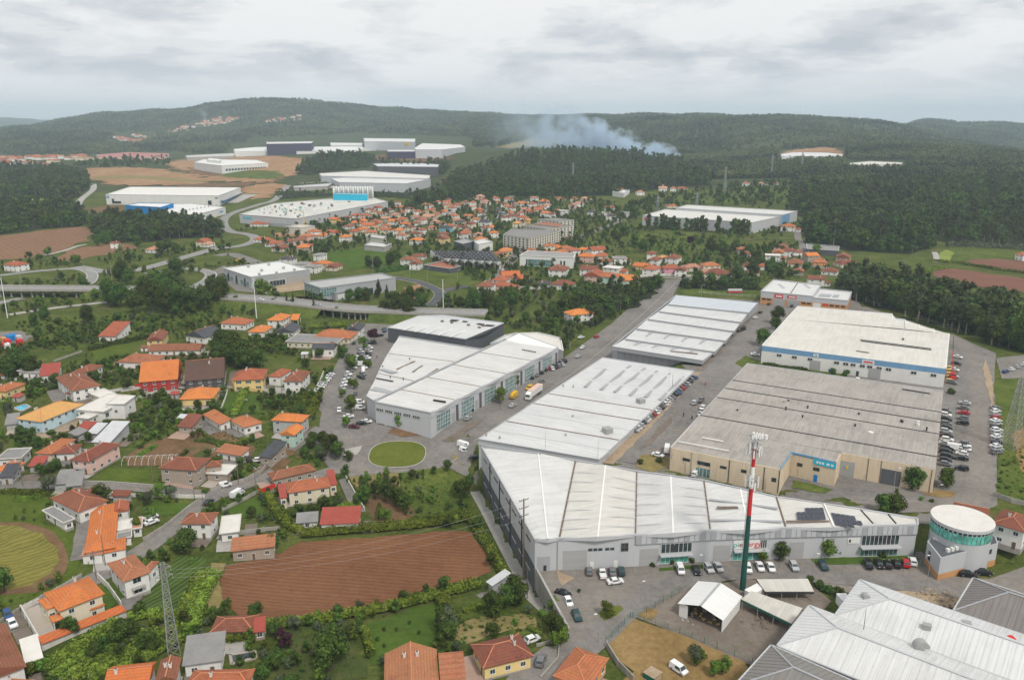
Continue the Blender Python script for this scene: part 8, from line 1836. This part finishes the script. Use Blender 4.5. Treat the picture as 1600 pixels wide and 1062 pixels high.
# ------------------------------------------------------------------ masts, pylons, poles
mp = at(1160,921); ms = empty('telecom_mast',(mp.x,mp.y,0),0,'tall telecom mast banded green, red and white with antenna panels','mast')
for z0,z1,m in ((0,22.0,'mastgreen'),(22,29.5,'mastred'),(29.5,35.5,'white'),(35.5,40.5,'mastred'),(40.5,44,'white')):
 rr_ = lambda z: .80 - .42 * min(z,44) / 44; mb = MB(); mb.beam((0,0,z0),(0,0,z1),rr_(z0),n=14,r2=rr_(z1)); mb.build('mast_section',M[m],ms,smooth=False)
mb = MB()
for z in np.arange(1,43,.6): mb.box((-1.0 + .5 * z / 44,0,z),(.1,.45,.06))
mb.beam((-1.05,-.22,.5),(-.55,-.22,43),.04); mb.beam((-1.05,.22,.5),(-.55,.22,43),.04); mb.build('ladder',M['steel'],ms)
for z0,n_,r_ in ((30.0,8,1.5),(38.8,9,1.7)):
 mb = MB()
 for i in range(n_):
  a = 2 * math.pi * i / n_; b = 2 * math.pi * (i + 1) / n_
  for zz in (z0,z0 + 2.6): mb.beam((r_ * math.cos(a),r_ * math.sin(a),zz),(r_ * math.cos(b),r_ * math.sin(b),zz),.05); mb.beam((0,0,zz),(r_ * math.cos(a),r_ * math.sin(a),zz),.05)
 mb.build('antenna_frame',M['steel'],ms)
 for i in range(n_):
  a = 2 * math.pi * i / n_ + .2; mb = MB(); mb.box((r_ * 1.1 * math.cos(a),r_ * 1.1 * math.sin(a),z0 - .4 + (i % 3) * .5),(.28,.36,2.0 + (i % 2) * .9),a); mb.build('antenna_panel',M['warehousewhite'],ms)
 for i in range(5): a = i * 1.3 + .5; mb = MB(); mb.box((r_ * .7 * math.cos(a),r_ * .7 * math.sin(a),z0 + .3 + i * .3),(.35,.3,.6),a); mb.build('radio_unit',M['steel'],ms)
mb = MB(); mb.beam((0,0,44),(0,0,47),.04); mb.build('lightning_rod',M['steel'],ms)
for i in range(6): mb = MB(); mb.box((-.9 + i * .45,-.6,43.2 + (i % 2) * .3),(.36,.36,.9)); mb.build('antenna_panel',M['warehousewhite'],ms)
mb = MB(); mb.box((0,0,42.9),(3.6,2.6,.12)); mb.build('top_platform',M['steel'],ms)
def pylon(label,px,py,H,wb,wt,arms,r=.09,name='lattice_pylon'):
 p = at(px,py); e = empty(name,p,.5,label,'pylon','lattice pylons'); n = max(5,int(H / 2.4)); cs = [(1,1),(-1,1),(-1,-1),(1,-1)]
 W_ = lambda z: (wb + (wt - wb) * z / H) / 2
 leg = MB(); br = MB()
 for i in range(n):
  z0,z1 = H * i / n,H * (i + 1) / n; a,b = W_(z0),W_(z1)
  for k,(sx,sy) in enumerate(cs):
   tx,ty = cs[(k + 1) % 4]; leg.beam((sx * a,sy * a,z0),(sx * b,sy * b,z1),r); br.beam((sx * a,sy * a,z0),(tx * b,ty * b,z1),r * .55); br.beam((tx * a,ty * a,z0),(sx * b,sy * b,z1),r * .55); br.beam((sx * b,sy * b,z1),(tx * b,ty * b,z1),r * .5)
 leg.build('legs',M['steel'],e); br.build('bracing',M['steel'],e)
 for z,l in arms:
  m = MB(); w = W_(z)
  for s in (-1,1): m.beam((s * w,-w,z),(s * l,0,z + .2),r * .7); m.beam((s * w,w,z),(s * l,0,z + .2),r * .7); m.beam((s * w,0,z + 1.2),(s * l,0,z + .2),r * .6); m.beam((s * l,0,z + .2),(s * l,0,z - .9),r * .8)
  m.build('cross_arm',M['steel'],e)
 return e,p
PY1 = pylon('slender lattice pylon beside the vegetable rows',272,1022,24,2.6,.8,((22.6,1.6),(20.5,1.8)),.10)
PY2 = pylon('lattice tower beside the east car column',1578,700,27,5.0,1.2,((25,2.5),(22,3)),.12)
for px,py,h in ((1132,300,40),(1205,278,42),(1252,268,38),(895,285,36),(1088,328,24),(1027,330,20)): pylon(f'thin lattice pylon {"above the poplar hall" if px in (1088, 1027) else "in the hill forest"}',px,py,h,4,1.0,((h - 3,4),(h - 7,4.5)),.22)
for e_ in [o for o in COL.objects if o.name.startswith('lattice_pylon') and 'hill forest' in o.get('label','')] + [o for o in COL.objects if o.name.startswith('lattice_pylon') and 'poplar hall' in o.get('label','')]: auto(e_,'thin lattice pylon',e_.location.x,e_.location.y)
pp = at(818,903,0,-6.0); po = empty('power_pole',(pp.x,pp.y,Tz(pp.x,pp.y)),0,'tall wooden power pole against the grey hall','pole'); mb = MB(); mb.beam((0,0,-.5),(0,0,25.5),.42,n=6,r2=.22); mb.build('shaft',M['wood'],po)
for z in (25.0,22.6,20.2):
 mb = MB(); mb.beam((-1.2,-.8,z),(1.2,.8,z),.08); mb.build('cross_arm',M['darkmetal'],po)
 for s in (-1.2,-.6,.6,1.2): mb = MB(); mb.lathe((s,s * .66,z),[(.05,0),(.14,.1),(.06,.2),(.14,.3),(.04,.4)],8); mb.build('insulator',M['darkmetal'],po)
def wire(a,b,sag,n=14):
 mb = MB(); P = [a + (b - a) * (i / n) - Vector((0,0,sag * 4 * (i / n) * (1 - i / n))) for i in range(n + 1)]
 for q,w in zip(P[:-1],P[1:]): mb.beam(q,w,.022,n=3)
 return mb
pyt = PY1[1] + Vector((0,0,22)); pot = Vector((pp.x,pp.y,Tz(pp.x,pp.y) + 22))
for k in range(3): o = wire(pyt + Vector((-1 + k,0,-k * .9)),pot + Vector((-1 + k,0,2.5 - k * 2.4)),3.5).build('power_line',M['steel']); tag(o,f'{("upper", "middle", "lower")[k]} power line from the slender pylon to the wooden pole','cable','power lines')
def lamp(label,px,py,h,ax=1,arm=1.4,mat='steel',head=True,name='street_lamp',r=.09,cat='lamp post',z=None):
 p = at(px,py) if z is None else at(px,py,0,z); e = empty(name,p,0,label,cat,'lamp posts'); mb = MB(); mb.beam((0,0,-.3),(0,0,h),r,n=6,r2=r * .6); mb.build('post',M[mat],e)
 if head: mb = MB(); mb.beam((0,0,h - .1),(ax * arm,-.3,h + .25),.05,n=5); mb.build('arm',M[mat],e); mb = MB(); mb.box((ax * arm,-.3,h + .2),(.75,.28,.14),-.2 * ax); mb.build('lamp_head',M['frame'],e)
 return e
for lb,px,py,h,ax in (('street lamp before the pickup row',1009,951,8,-1),('street lamp by the grass island',935,1005,8,-1),('street lamp beside the containers',1268,906,8,1),('tall street lamp beside the drum office',1447,920,10,-1),('street lamp near the open shed',1098,900,6.5,-1),('street lamp by the roundabout verge',537,742,8,1),('double street lamp by the weedy wall',1462,785,6,1),('street lamp at the east verge',1555,730,9,-1),('street lamp before the beige hall',1395,772,9,1),('thin pole beside the lower lane',824,935,10,1),('street pole by the stone house gate',305,786,10,1),('street pole by the corner house lawn',319,800,7,1),('telegraph pole by the cream villa',151,905,9,1),('telegraph pole by the long bungalow',165,884,10,-1),('telegraph pole on the white wall',401,772,10,1),('telegraph pole by the purple doors',373,757,9,-1),('pole before the stone house lawn',239,752,9,1),('pole by the street gate',36,760,8,1),('pole on the vine-strip lane',441,618,8,1),('pole beside the white-car row',501,618,8,1),('pole by the shop hall kerb',782,640,7,1),('pole on the long white hall verge',1050,615,9,-1)):
 lamp(lb,px,py,h,ax,.9,'wood' if 'pole' in lb else 'steel','lamp' in lb,'street_lamp' if 'lamp' in lb else 'utility_pole',.14 if 'pole' in lb else .09,'lamp post' if 'lamp' in lb else 'pole')
for px,py,h,lb in ((401,497,26,'tall white floodlight mast beside the highway'),(12,497,26,'tall white floodlight mast at the frame edge'),(693,494,24,'tall white floodlight mast behind the dark hall')): lamp(lb,px,py,h,1,.8,'white',False,'floodlight_mast',.3,'mast')
for k,(px,py) in enumerate(((33,443),(175,438),(133,430),(668,441),(640,432),(715,444),(583,425),(1095,470),(1142,430),(580,330))): auto(lamp(None,px,py,11,1 if k % 2 else -1,1.5,'steel',True,'street_lamp',.16),'thin grey lamp post',at(px,py).x,at(px,py).y)
# ------------------------------------------------------------------ yard things
def obox(label,name,cat,p1,p2,p3,h,mat,rib=0,group=None,roofm=None):
 f = frame3(p1,p2,p3,h); e = empty(name,f[:3],f[5],label,cat,group); lx,ly = f[3],f[4]; mb = MB(); mb.box((0,0,0),(lx,ly,h)); mb.build('body',M[mat],e)
 if rib:
  mb = MB(); n = int(lx / .5)
  for k in range(n): 
   for s in (-1,1): mb.box((-lx / 2 + (k + .5) * lx / n,s * (ly / 2 + .03),.1),(.2,.06,h - .2))
  mb.build('ribs',M[mat],e)
 mb = MB(); mb.box((0,0,h),(lx + .1,ly + .1,.1)); mb.build('lid',M[roofm or mat],e)
 mb = MB(); mb.box((lx / 2 + .03,0,.15),(.06,ly * .8,h - .3)); mb.build('door',M[roofm or mat],e); return e
obox('white container beside the mast foot','container','container',(1167,920),(1176,928),(1195,918),2.6,'white',1)
obox('small white cabin beside the wide hip roof','site_cabin','cabin',(1307,927),(1316,938),(1326,932),2.6,'white',0)
obox('green bin beside the grey hall door','waste_bin','bin',(873,881),(877,883),(880,881),1.4,'doorgreen')
obox('green skip full of rubble','skip','skip',(1007,1048),(1022,1060),(1035,1050),1.5,'doorgreen',1,roofm='sand')
for k,(c,px,py) in enumerate((('redsign',4,535),('redsign',9,530),('blue',11,524),('orangewall',3,527),('redsign',28,530),('blue',18,522),('lightgrey',27,524),('white',8,536))):
 obox(f'{("first red", "second red", "first blue", "orange", "lone red", "second blue", "grey", "white")[k]} crate stack in the container yard','container','container',(px - 4,py),(px,py + 2),(px + 5,py),3.0,c,0,'yard containers')
def lean(label,quad_px,h,mat,name='sheet_canopy',edge='doorgreen',slats=0):
 P = [at(p[0],p[1],h) for p in quad_px]; o = P[0].copy(); o.z = 0; e = empty(name,o,0,label,'canopy'); Q = [p - o for p in P]
 d = (Q[1] - Q[0]).normalized(); mb = MB(); mb.prism(Q,[h,h,h - .35,h - .35],[h + .12,h + .12,h - .23,h - .23]); mb.build('roof_sheet',sheet('canopy_sheet',(.55,.53,.48),(d.x,d.y),1.0,.08,.3,.6),e)
 for a,b in ((0,1),(2,3)): mb = MB(); mb.strip((Q[a].x,Q[a].y,h - .6 - .0 if a == 0 else h - .95),(Q[b].x,Q[b].y,h - .6 if a == 0 else h - .95),.15,.5); mb.build('fascia',M[edge],e)
 for k in range(4):
  for t in (0,1): q = Q[0] + (Q[1] - Q[0]) * ((k + .1) / 3.2) if t == 0 else Q[3] + (Q[2] - Q[3]) * ((k + .1) / 3.2); mb = MB(); mb.box((q.x,q.y,-.2),(.15,.15,h - .2)); mb.build('post',M['steel'],e)
lean('ribbed canopy with dark edge behind the container',[(1182,905),(1262,904),(1272,922),(1196,922)],3.2,'white',edge='darkmetal')
lean('long ribbed canopy with green edge in front of the container',[(1174,923),(1254,950),(1237,972),(1158,934)],3.2,'white')
# open shed with scrap
f = frame3((1064,939),(1129,966),(1157,931),4.0); sd = empty('open_shed',f[:3],f[5],'white gabled shed with open front full of scrap','shed'); lx,ly = f[3],f[4]
mb = MB(); x,y = lx / 2,ly / 2
for s in (-1,1): mb.prism([(s * x - .08,-y),(s * x + .08,-y),(s * x + .08,y),(s * x - .08,y)],0,4.0)
mb.prism([(-x,y - .1),(x,y - .1),(x,y + .08),(-x,y + .08)],0,4.0); mb.build('walls',M['warehousewhite'],sd); mb = MB(); mb.add([(-x,y,4.0),(x,y,4.0),(0,y,5.6)],[(0,1,2)]); mb.prism([(-x,-y),(-x + 2.2,-y),(-x + 2.2,-y + .15),(-x,-y + .15)],0,3.9); mb.build('gable',M['warehousewhite'],sd)
mb = MB(); d_ = f[5]; rsm = sheet('shed_roof_sheet',(.68,.68,.67),(-math.sin(d_),math.cos(d_)),1,.04,.1,.5)
mb.add([(-x - .4,-y - .5,3.85),(0,-y - .5,5.6),(0,y + .4,5.6),(-x - .4,y + .4,3.85)],[(0,1,2,3)]); mb.add([(x + .4,-y - .5,3.85),(0,-y - .5,5.6),(0,y + .4,5.6),(x + .4,y + .4,3.85)],[(3,2,1,0)]); mb.build('roof',rsm,sd); mb = MB(); mb.strip((0,-y - .5,5.6),(0,y + .4,5.6),.5,.12); mb.build('ridge_cap',M['midgrey'],sd)
rnd = random.Random(5)
for k in range(26):
 mb = clump_crown(rnd,.7,.9,24,.25,3); o = mb.build('scrap_bag',M[rnd.choice(['junk','junk','junk','concrete','blue' if k == 5 else 'junk','wood'])],None,Vector((f[0],f[1],f[2])) + Matrix.Rotation(f[5],3,'Z') @ Vector((rnd.uniform(-x + 2.5,x - 1),rnd.uniform(-y + .8,y - 1.5),.25)),rnd.uniform(0,6),rnd.uniform(.7,1.3)); tag(o,'lumpy bag of scrap heaped inside the open white shed','scrap bag','scrap bags in the open shed')
# heaps
def heap(label,px,py,r,h,mat,n=40,name='rubble_heap',leaf=.3):
 rnd = random.Random(int(px)); p = at(px,py); mb = MB()
 for k in range(n):
  a,d = rnd.uniform(0,6.28),rnd.random() ** .6 * r; s = rnd.uniform(.25,.8); mb.box((d * math.cos(a),d * math.sin(a) ,max(0,h * (1 - d / r)) * rnd.uniform(.3,1) - .1),(s,s * rnd.uniform(.5,1),s * rnd.uniform(.3,.7)),rnd.uniform(0,3),0,.7)
 o = mb.build(name,M[mat],None,p); tag(o,label,'heap',kind='stuff')
heap('brown rubble heap behind the drum office',1468,938,7,1.6,'sand',120); heap('rubbish heap by the white cottage',345,703,4,1.2,'concrete',60); heap('pale rubbish heap by the covered car',398,730,3,.9,'concrete',40); heap('rusty scrap beside the green-edged canopy',1185,968,5,.8,'rust',90); heap('rubble in the building yard',95,668,6,.6,'concrete',70); heap('building rubble below the modern house',190,668,5,.6,'greywall',60); heap('pallet litter in the scrap yard',1075,972,2,.3,'concrete',10)
bp = at(384,627); mb = clump_crown(random.Random(2),1.6,1.2,0,.2,5); o = mb.build('boulder',M['concrete'],None,bp); tag(o,'pale grey boulder on the fenced lawn','boulder')
# swimming pools
def pool(label,pts,wm='water'):
 P = wpoly(pts); o = P[0].copy(); e = empty('swimming_pool',o,0,label,'pool'); Q = [p - o for p in P]; mb = MB(); mb.prism(Q,-.1,.32); mb.build('water',M[wm],e); mb = MB()
 for a,b in zip(Q,Q[1:] + Q[:1]): mb.strip((a.x,a.y,0),(b.x,b.y,0),.7,.38)
 mb.build('rim',M['paving'],e)
pool('turquoise swimming pool at the frame edge',[(20,638),(34,643),(48,636),(40,632)]); pool('dark covered pool below the vine pergola',[(360,1024),(398,1018),(400,1028),(362,1038)],'glass')
# hoop tunnel
ht = at(235,722); hp = empty('hoop_tunnel',ht,.12,'bare white hoop tunnel frame over a garden bed','tunnel frame')
for k in range(9):
 mb = MB(); X = -9 + k * 2.3
 for i in range(10): a0,a1 = math.pi * i / 10,math.pi * (i + 1) / 10; mb.beam((X,3.2 * math.cos(a0),2.6 * math.sin(a0)),(X,3.2 * math.cos(a1),2.6 * math.sin(a1)),.06,n=4)
 mb.build('hoop',M['frame'],hp)
mb = MB(); mb.beam((-9,0,2.6),(9.4,0,2.6),.05); mb.build('ridge_pipe',M['frame'],hp)
# red mobile crane, tower crane, tanker, stacked timber
cr = empty('mobile_crane',at(1487,592),1.3,'small red mobile crane with raised boom','crane'); mb = MB(); mb.box((0,0,.6),(5,2.2,1.2)); mb.box((-.8,0,1.8),(2.2,2.2,1.3)); mb.build('chassis',M['redsign'],cr); mb = MB(); mb.beam((-1,0,2.6),(3,.5,13),.28,r2=.18); mb.build('boom',M['mastred'],cr); mb = MB(); mb.beam((3,.5,13),(4.6,.7,19),.16,r2=.1); mb.build('boom_tip',M['darkmetal'],cr); mb = MB(); mb.box((-.8,0,2.2),(2.25,2.25,.6)); mb.build('cab_windows',M['glass'],cr)
for x in (-1.8,1.8):
 for y in (-1.1,1.1): place('wheel',car_meshes('pickup')[2],cr,(x,y,.5),None,1.4)
for k in range(5): p = at(1482,597 - k * 5); e = empty('scissor_lift',p,0,f'{ordn(k + 1)} yellow lift from the near end beside the crane','lift','yellow lifts'); mb = MB(); mb.box((0,0,.1),(2.2,1.2,.5)); mb.box((0,0,1.6),(2.2,1.2,.2)); mb.build('platform',M['yellowp'],e); mb = MB(); [mb.beam((-1,s * .5,.6),(1,s * .5,1.6),.08) for s in (-1,1)]; [mb.beam((1,s * .5,.6),(-1,s * .5,1.6),.08) for s in (-1,1)]; mb.build('scissor_arms',M['darkmetal'],e)
tk = empty('road_tanker',at(1148,458),0,'maroon tanker trailer parked on the lawn','trailer'); mb = MB(); [mb.beam((-5,0,2.1),(5,0,2.1),1.15,n=12)]; mb.build('tank',WALL['g'],tk); mb = MB(); mb.box((0,0,.6),(10.5,2.2,.9)); mb.build('skirt',M['redsign'],tk)
for x in (-4,-2.8,3.6):
 for y in (-1,1): place('wheel',car_meshes('pickup')[2],tk,(x,y,.45),None,1.3)
tcr = empty('tower_crane',at(476,362),0,'thin orange tower crane over the apartment shell','crane'); mb = MB(); mb.beam((0,0,0),(0,0,24),.5); mb.build('tower',M['yellowp'],tcr); mb = MB(); mb.beam((-6,4,23),(4,-12,23),.3); mb.build('jib',M['yellowp'],tcr)
st_ = empty('scaffold_stack',at(1159,517),.9,'stack of dark steel frames by the stepped hall','stack'); 
for k in range(8): mb = MB(); mb.box((-5 + k * 1.4,(k % 2) * .6,0),(1.2,2.0,1.0 + (k * 37 % 10) / 8)); mb.build('frame_bundle',M['rust' if k % 2 else 'darkmetal'],st_)
ex = empty('excavator',at(368,411),.3,'yellow excavator on the road works','excavator'); mb = MB(); mb.box((0,0,.2),(4,2.6,.9)); mb.build('tracks',M['darkmetal'],ex); mb = MB(); mb.box((-.3,0,1.1),(3.4,2.5,1.7)); mb.build('cab',M['yellowp'],ex); mb = MB(); mb.beam((1,0,2),(4,0,4.5),.3); mb.beam((4,0,4.5),(5.5,0,1),.25); mb.build('arm',M['yellowp'],ex)
for k,(px,py,c) in enumerate(((1068,651,'darkmetal'),(1081,656,'darkmetal'),(1102,603,'redsign'))):
 e = at(px,py); me_ = bpy.data.meshes.new('person'); mb = MB()
 for pts_ in ([(.12,0,0,.09),(.11,0,.45,.10),(.09,0,.85,.13)],[(-.12,.1,0,.09),(-.11,.04,.45,.10),(-.09,0,.85,.13)]):
  for (a,b) in zip(pts_[:-1],pts_[1:]): mb.beam(a[:3],b[:3],a[3],n=8,r2=b[3])
 mb.lathe((0,0,.8),[(.19,0),(.2,.15),(.23,.45),(.22,.58),(.09,.66),(.08,.72),(.12,.78),(.13,.88),(.09,.97),(.02,1.0)],10)
 for s in (-1,1): mb.beam((s * .24,0,1.35),(s * .3,.03,1.05),.06,n=6,r2=.05); mb.beam((s * .3,.03,1.05),(s * .28,.1,.8),.05,n=6,r2=.035)
 o = mb.build('person',M[c],None,(e.x,e.y,e.z + .2)); tag(o,('person in dark clothes walking on the estate street','second person in dark clothes nearer the beige hall','person in red top crossing the estate street')[k],'person')
# masts on the ridge
for k,(px,h) in enumerate(((1244,26),(1249,34),(1256,30))): p = at(px,184.5); lamp(f'{("first", "second", "third")[k]} thin mast on the distant ridge from the left',px,186,h,1,1,'steel',False,'ridge_mast',.8,'mast')
# ------------------------------------------------------------------ smoke and haze
def smoke(name,label,base,top,r0,r1,dens,depth):
 """a closed cone of drifting smoke from base to top (photo pixels at a given forward distance)"""
 def P(px,py):
  d = ray(px,py); t = depth / d[1]; return Vector((d[0] * t,d[1] * t,CH + d[2] * t))
 a,b = P(*base),P(*top); L_ = (b - a).length; mb = MB(); n = 20
 prof = [(r0 * .3,-.02 * L_),(r0,.02 * L_)] + [(r0 + (r1 - r0) * t,t * L_) for t in (.2,.4,.6,.8,.95)] + [(r1 * .5,L_ * 1.04)]
 mb.lathe((0,0,0),prof,n)
 t = NT(name + '_volume'); t.t.nodes.remove(t.b); out = t.t.nodes['Material Output']
 v = t.n('ShaderNodeVolumePrincipled'); v.inputs['Color'].default_value = (.72,.86,1.0,1); v.inputs['Anisotropy'].default_value = .2
 co = t.n('ShaderNodeTexCoord').outputs['Object']; sp = t.n('ShaderNodeSeparateXYZ'); t.l(co,sp.inputs[0])
 q = t.math('DIVIDE',sp.outputs[2],L_); rad = t.math('SQRT',t.math('ADD',t.math('POWER',sp.outputs[0],2.0),t.math('POWER',sp.outputs[1],2.0)))
 rr = t.math('DIVIDE',rad,t.math('ADD',t.math('MULTIPLY',q,r1 - r0),r0))
 n1 = t.noise(co,6.0 / r1 * .35,5,.6)
 edge = t.math('MAXIMUM',t.math('SUBTRACT',t.math('SUBTRACT',t.math('MULTIPLY',n1,2.4),.62),t.math('MULTIPLY',rr,.72)),0.0)
 fall = t.math('POWER',t.math('MAXIMUM',t.math('SUBTRACT',1.03,q),0.0),2.4)
 t.l(t.math('MULTIPLY',t.math('MULTIPLY',edge,fall),dens),v.inputs['Density']); t.l(v.outputs[0],out.inputs['Volume'])
 o = mb.build(name,t.m,None,a); o.rotation_euler = (b - a).to_track_quat('Z','Y').to_euler(); tag(o,label,kind='stuff')
 return o
smoke('smoke','blue-white smoke plume drifting from the wood',(1058,247),(745,196),28,125,.36,2050)
smoke('smoke','faint thread of smoke on the far hill',(322,187),(312,164),12,60,.06,3900)
hb = MB(); hb.box((0,8000,-60),(34000,16900,460)); t = NT('haze_volume'); t.t.nodes.remove(t.b); v = t.n('ShaderNodeVolumePrincipled'); v.inputs['Color'].default_value = (.70,.86,1.0,1); v.inputs['Density'].default_value = 9.0e-5; v.inputs['Anisotropy'].default_value = .1
t.l(v.outputs[0],t.t.nodes['Material Output'].inputs['Volume']); o = hb.build('haze',t.m); o['kind'] = 'stuff'; o['label'] = 'thin bluish haze over the valley'
# ------------------------------------------------------------------ labels by closeness to a landmark
for n,px,py in (('silo works',450,330),('saw-tooth hall',720,412),('apartment blocks',840,370),('white office block',855,410),('poplar row',1090,358),('new black road',680,455),('country road',1256,390),('cyan screen',548,320),('climbing street',890,330),('angled road',935,360),('grey flat hall',415,445),('underpass',575,495),('shop hall',700,600),('stepped hall',1070,540),('white and blue hall',1330,585),('beige hall',1330,755),('drum office',1500,880),('telecom mast',1160,921),('retaining wall',865,940),('roundabout',620,712),('ploughed field',560,900),('vegetable rows',270,920),('cream villa',115,960),('long bungalow',160,840),('stone house',290,752),('red house',250,600),('modern white house',170,650),('hoop tunnel',235,722),('yellow house',390,605),('vine pergola',600,950),('yellow bungalow',790,1040),('lone white house',245,400),('brown field',70,385),('blue block',240,340),('slip road',300,440),('viaduct',20,465),('cream house',480,790),('orange hall',1250,475),('eucalyptus wood',1440,500),('villa row',1080,432),('scorched triangle',1060,1020),('pool',35,640),('wide cream building',490,545),('container yard',15,535),('dark grey hall',690,545),('hill forest',1200,270)): landmark(n,px,py)
TOWNL = ('silo works','saw-tooth hall','apartment blocks','white office block','poplar row','new black road','country road','cyan screen','climbing street','angled road','grey flat hall','lone white house','villa row','eucalyptus wood','slip road','brown field')
bucket = {}
for o,desc,x,y,only in AUTO:
 if o.get('label') and only is None and not o['label'].startswith('thin lattice pylon'): continue
 c = [l for l in LAND if only is None or l[0] in TOWNL]; l = min(c,key=lambda q: (q[1] - x) ** 2 + (q[2] - y) ** 2)
 bucket.setdefault((desc,l[0]),[]).append(((l[1] - x) ** 2 + (l[2] - y) ** 2,o))
for (desc,ln),lst in bucket.items():
 lst.sort(key=lambda q: q[0])
 for k,(_,o) in enumerate(lst): o['label'] = f'{desc} closest to the {ln}' if k == 0 else f'{desc}, {ordn(k + 1)} closest of its kind to the {ln}'
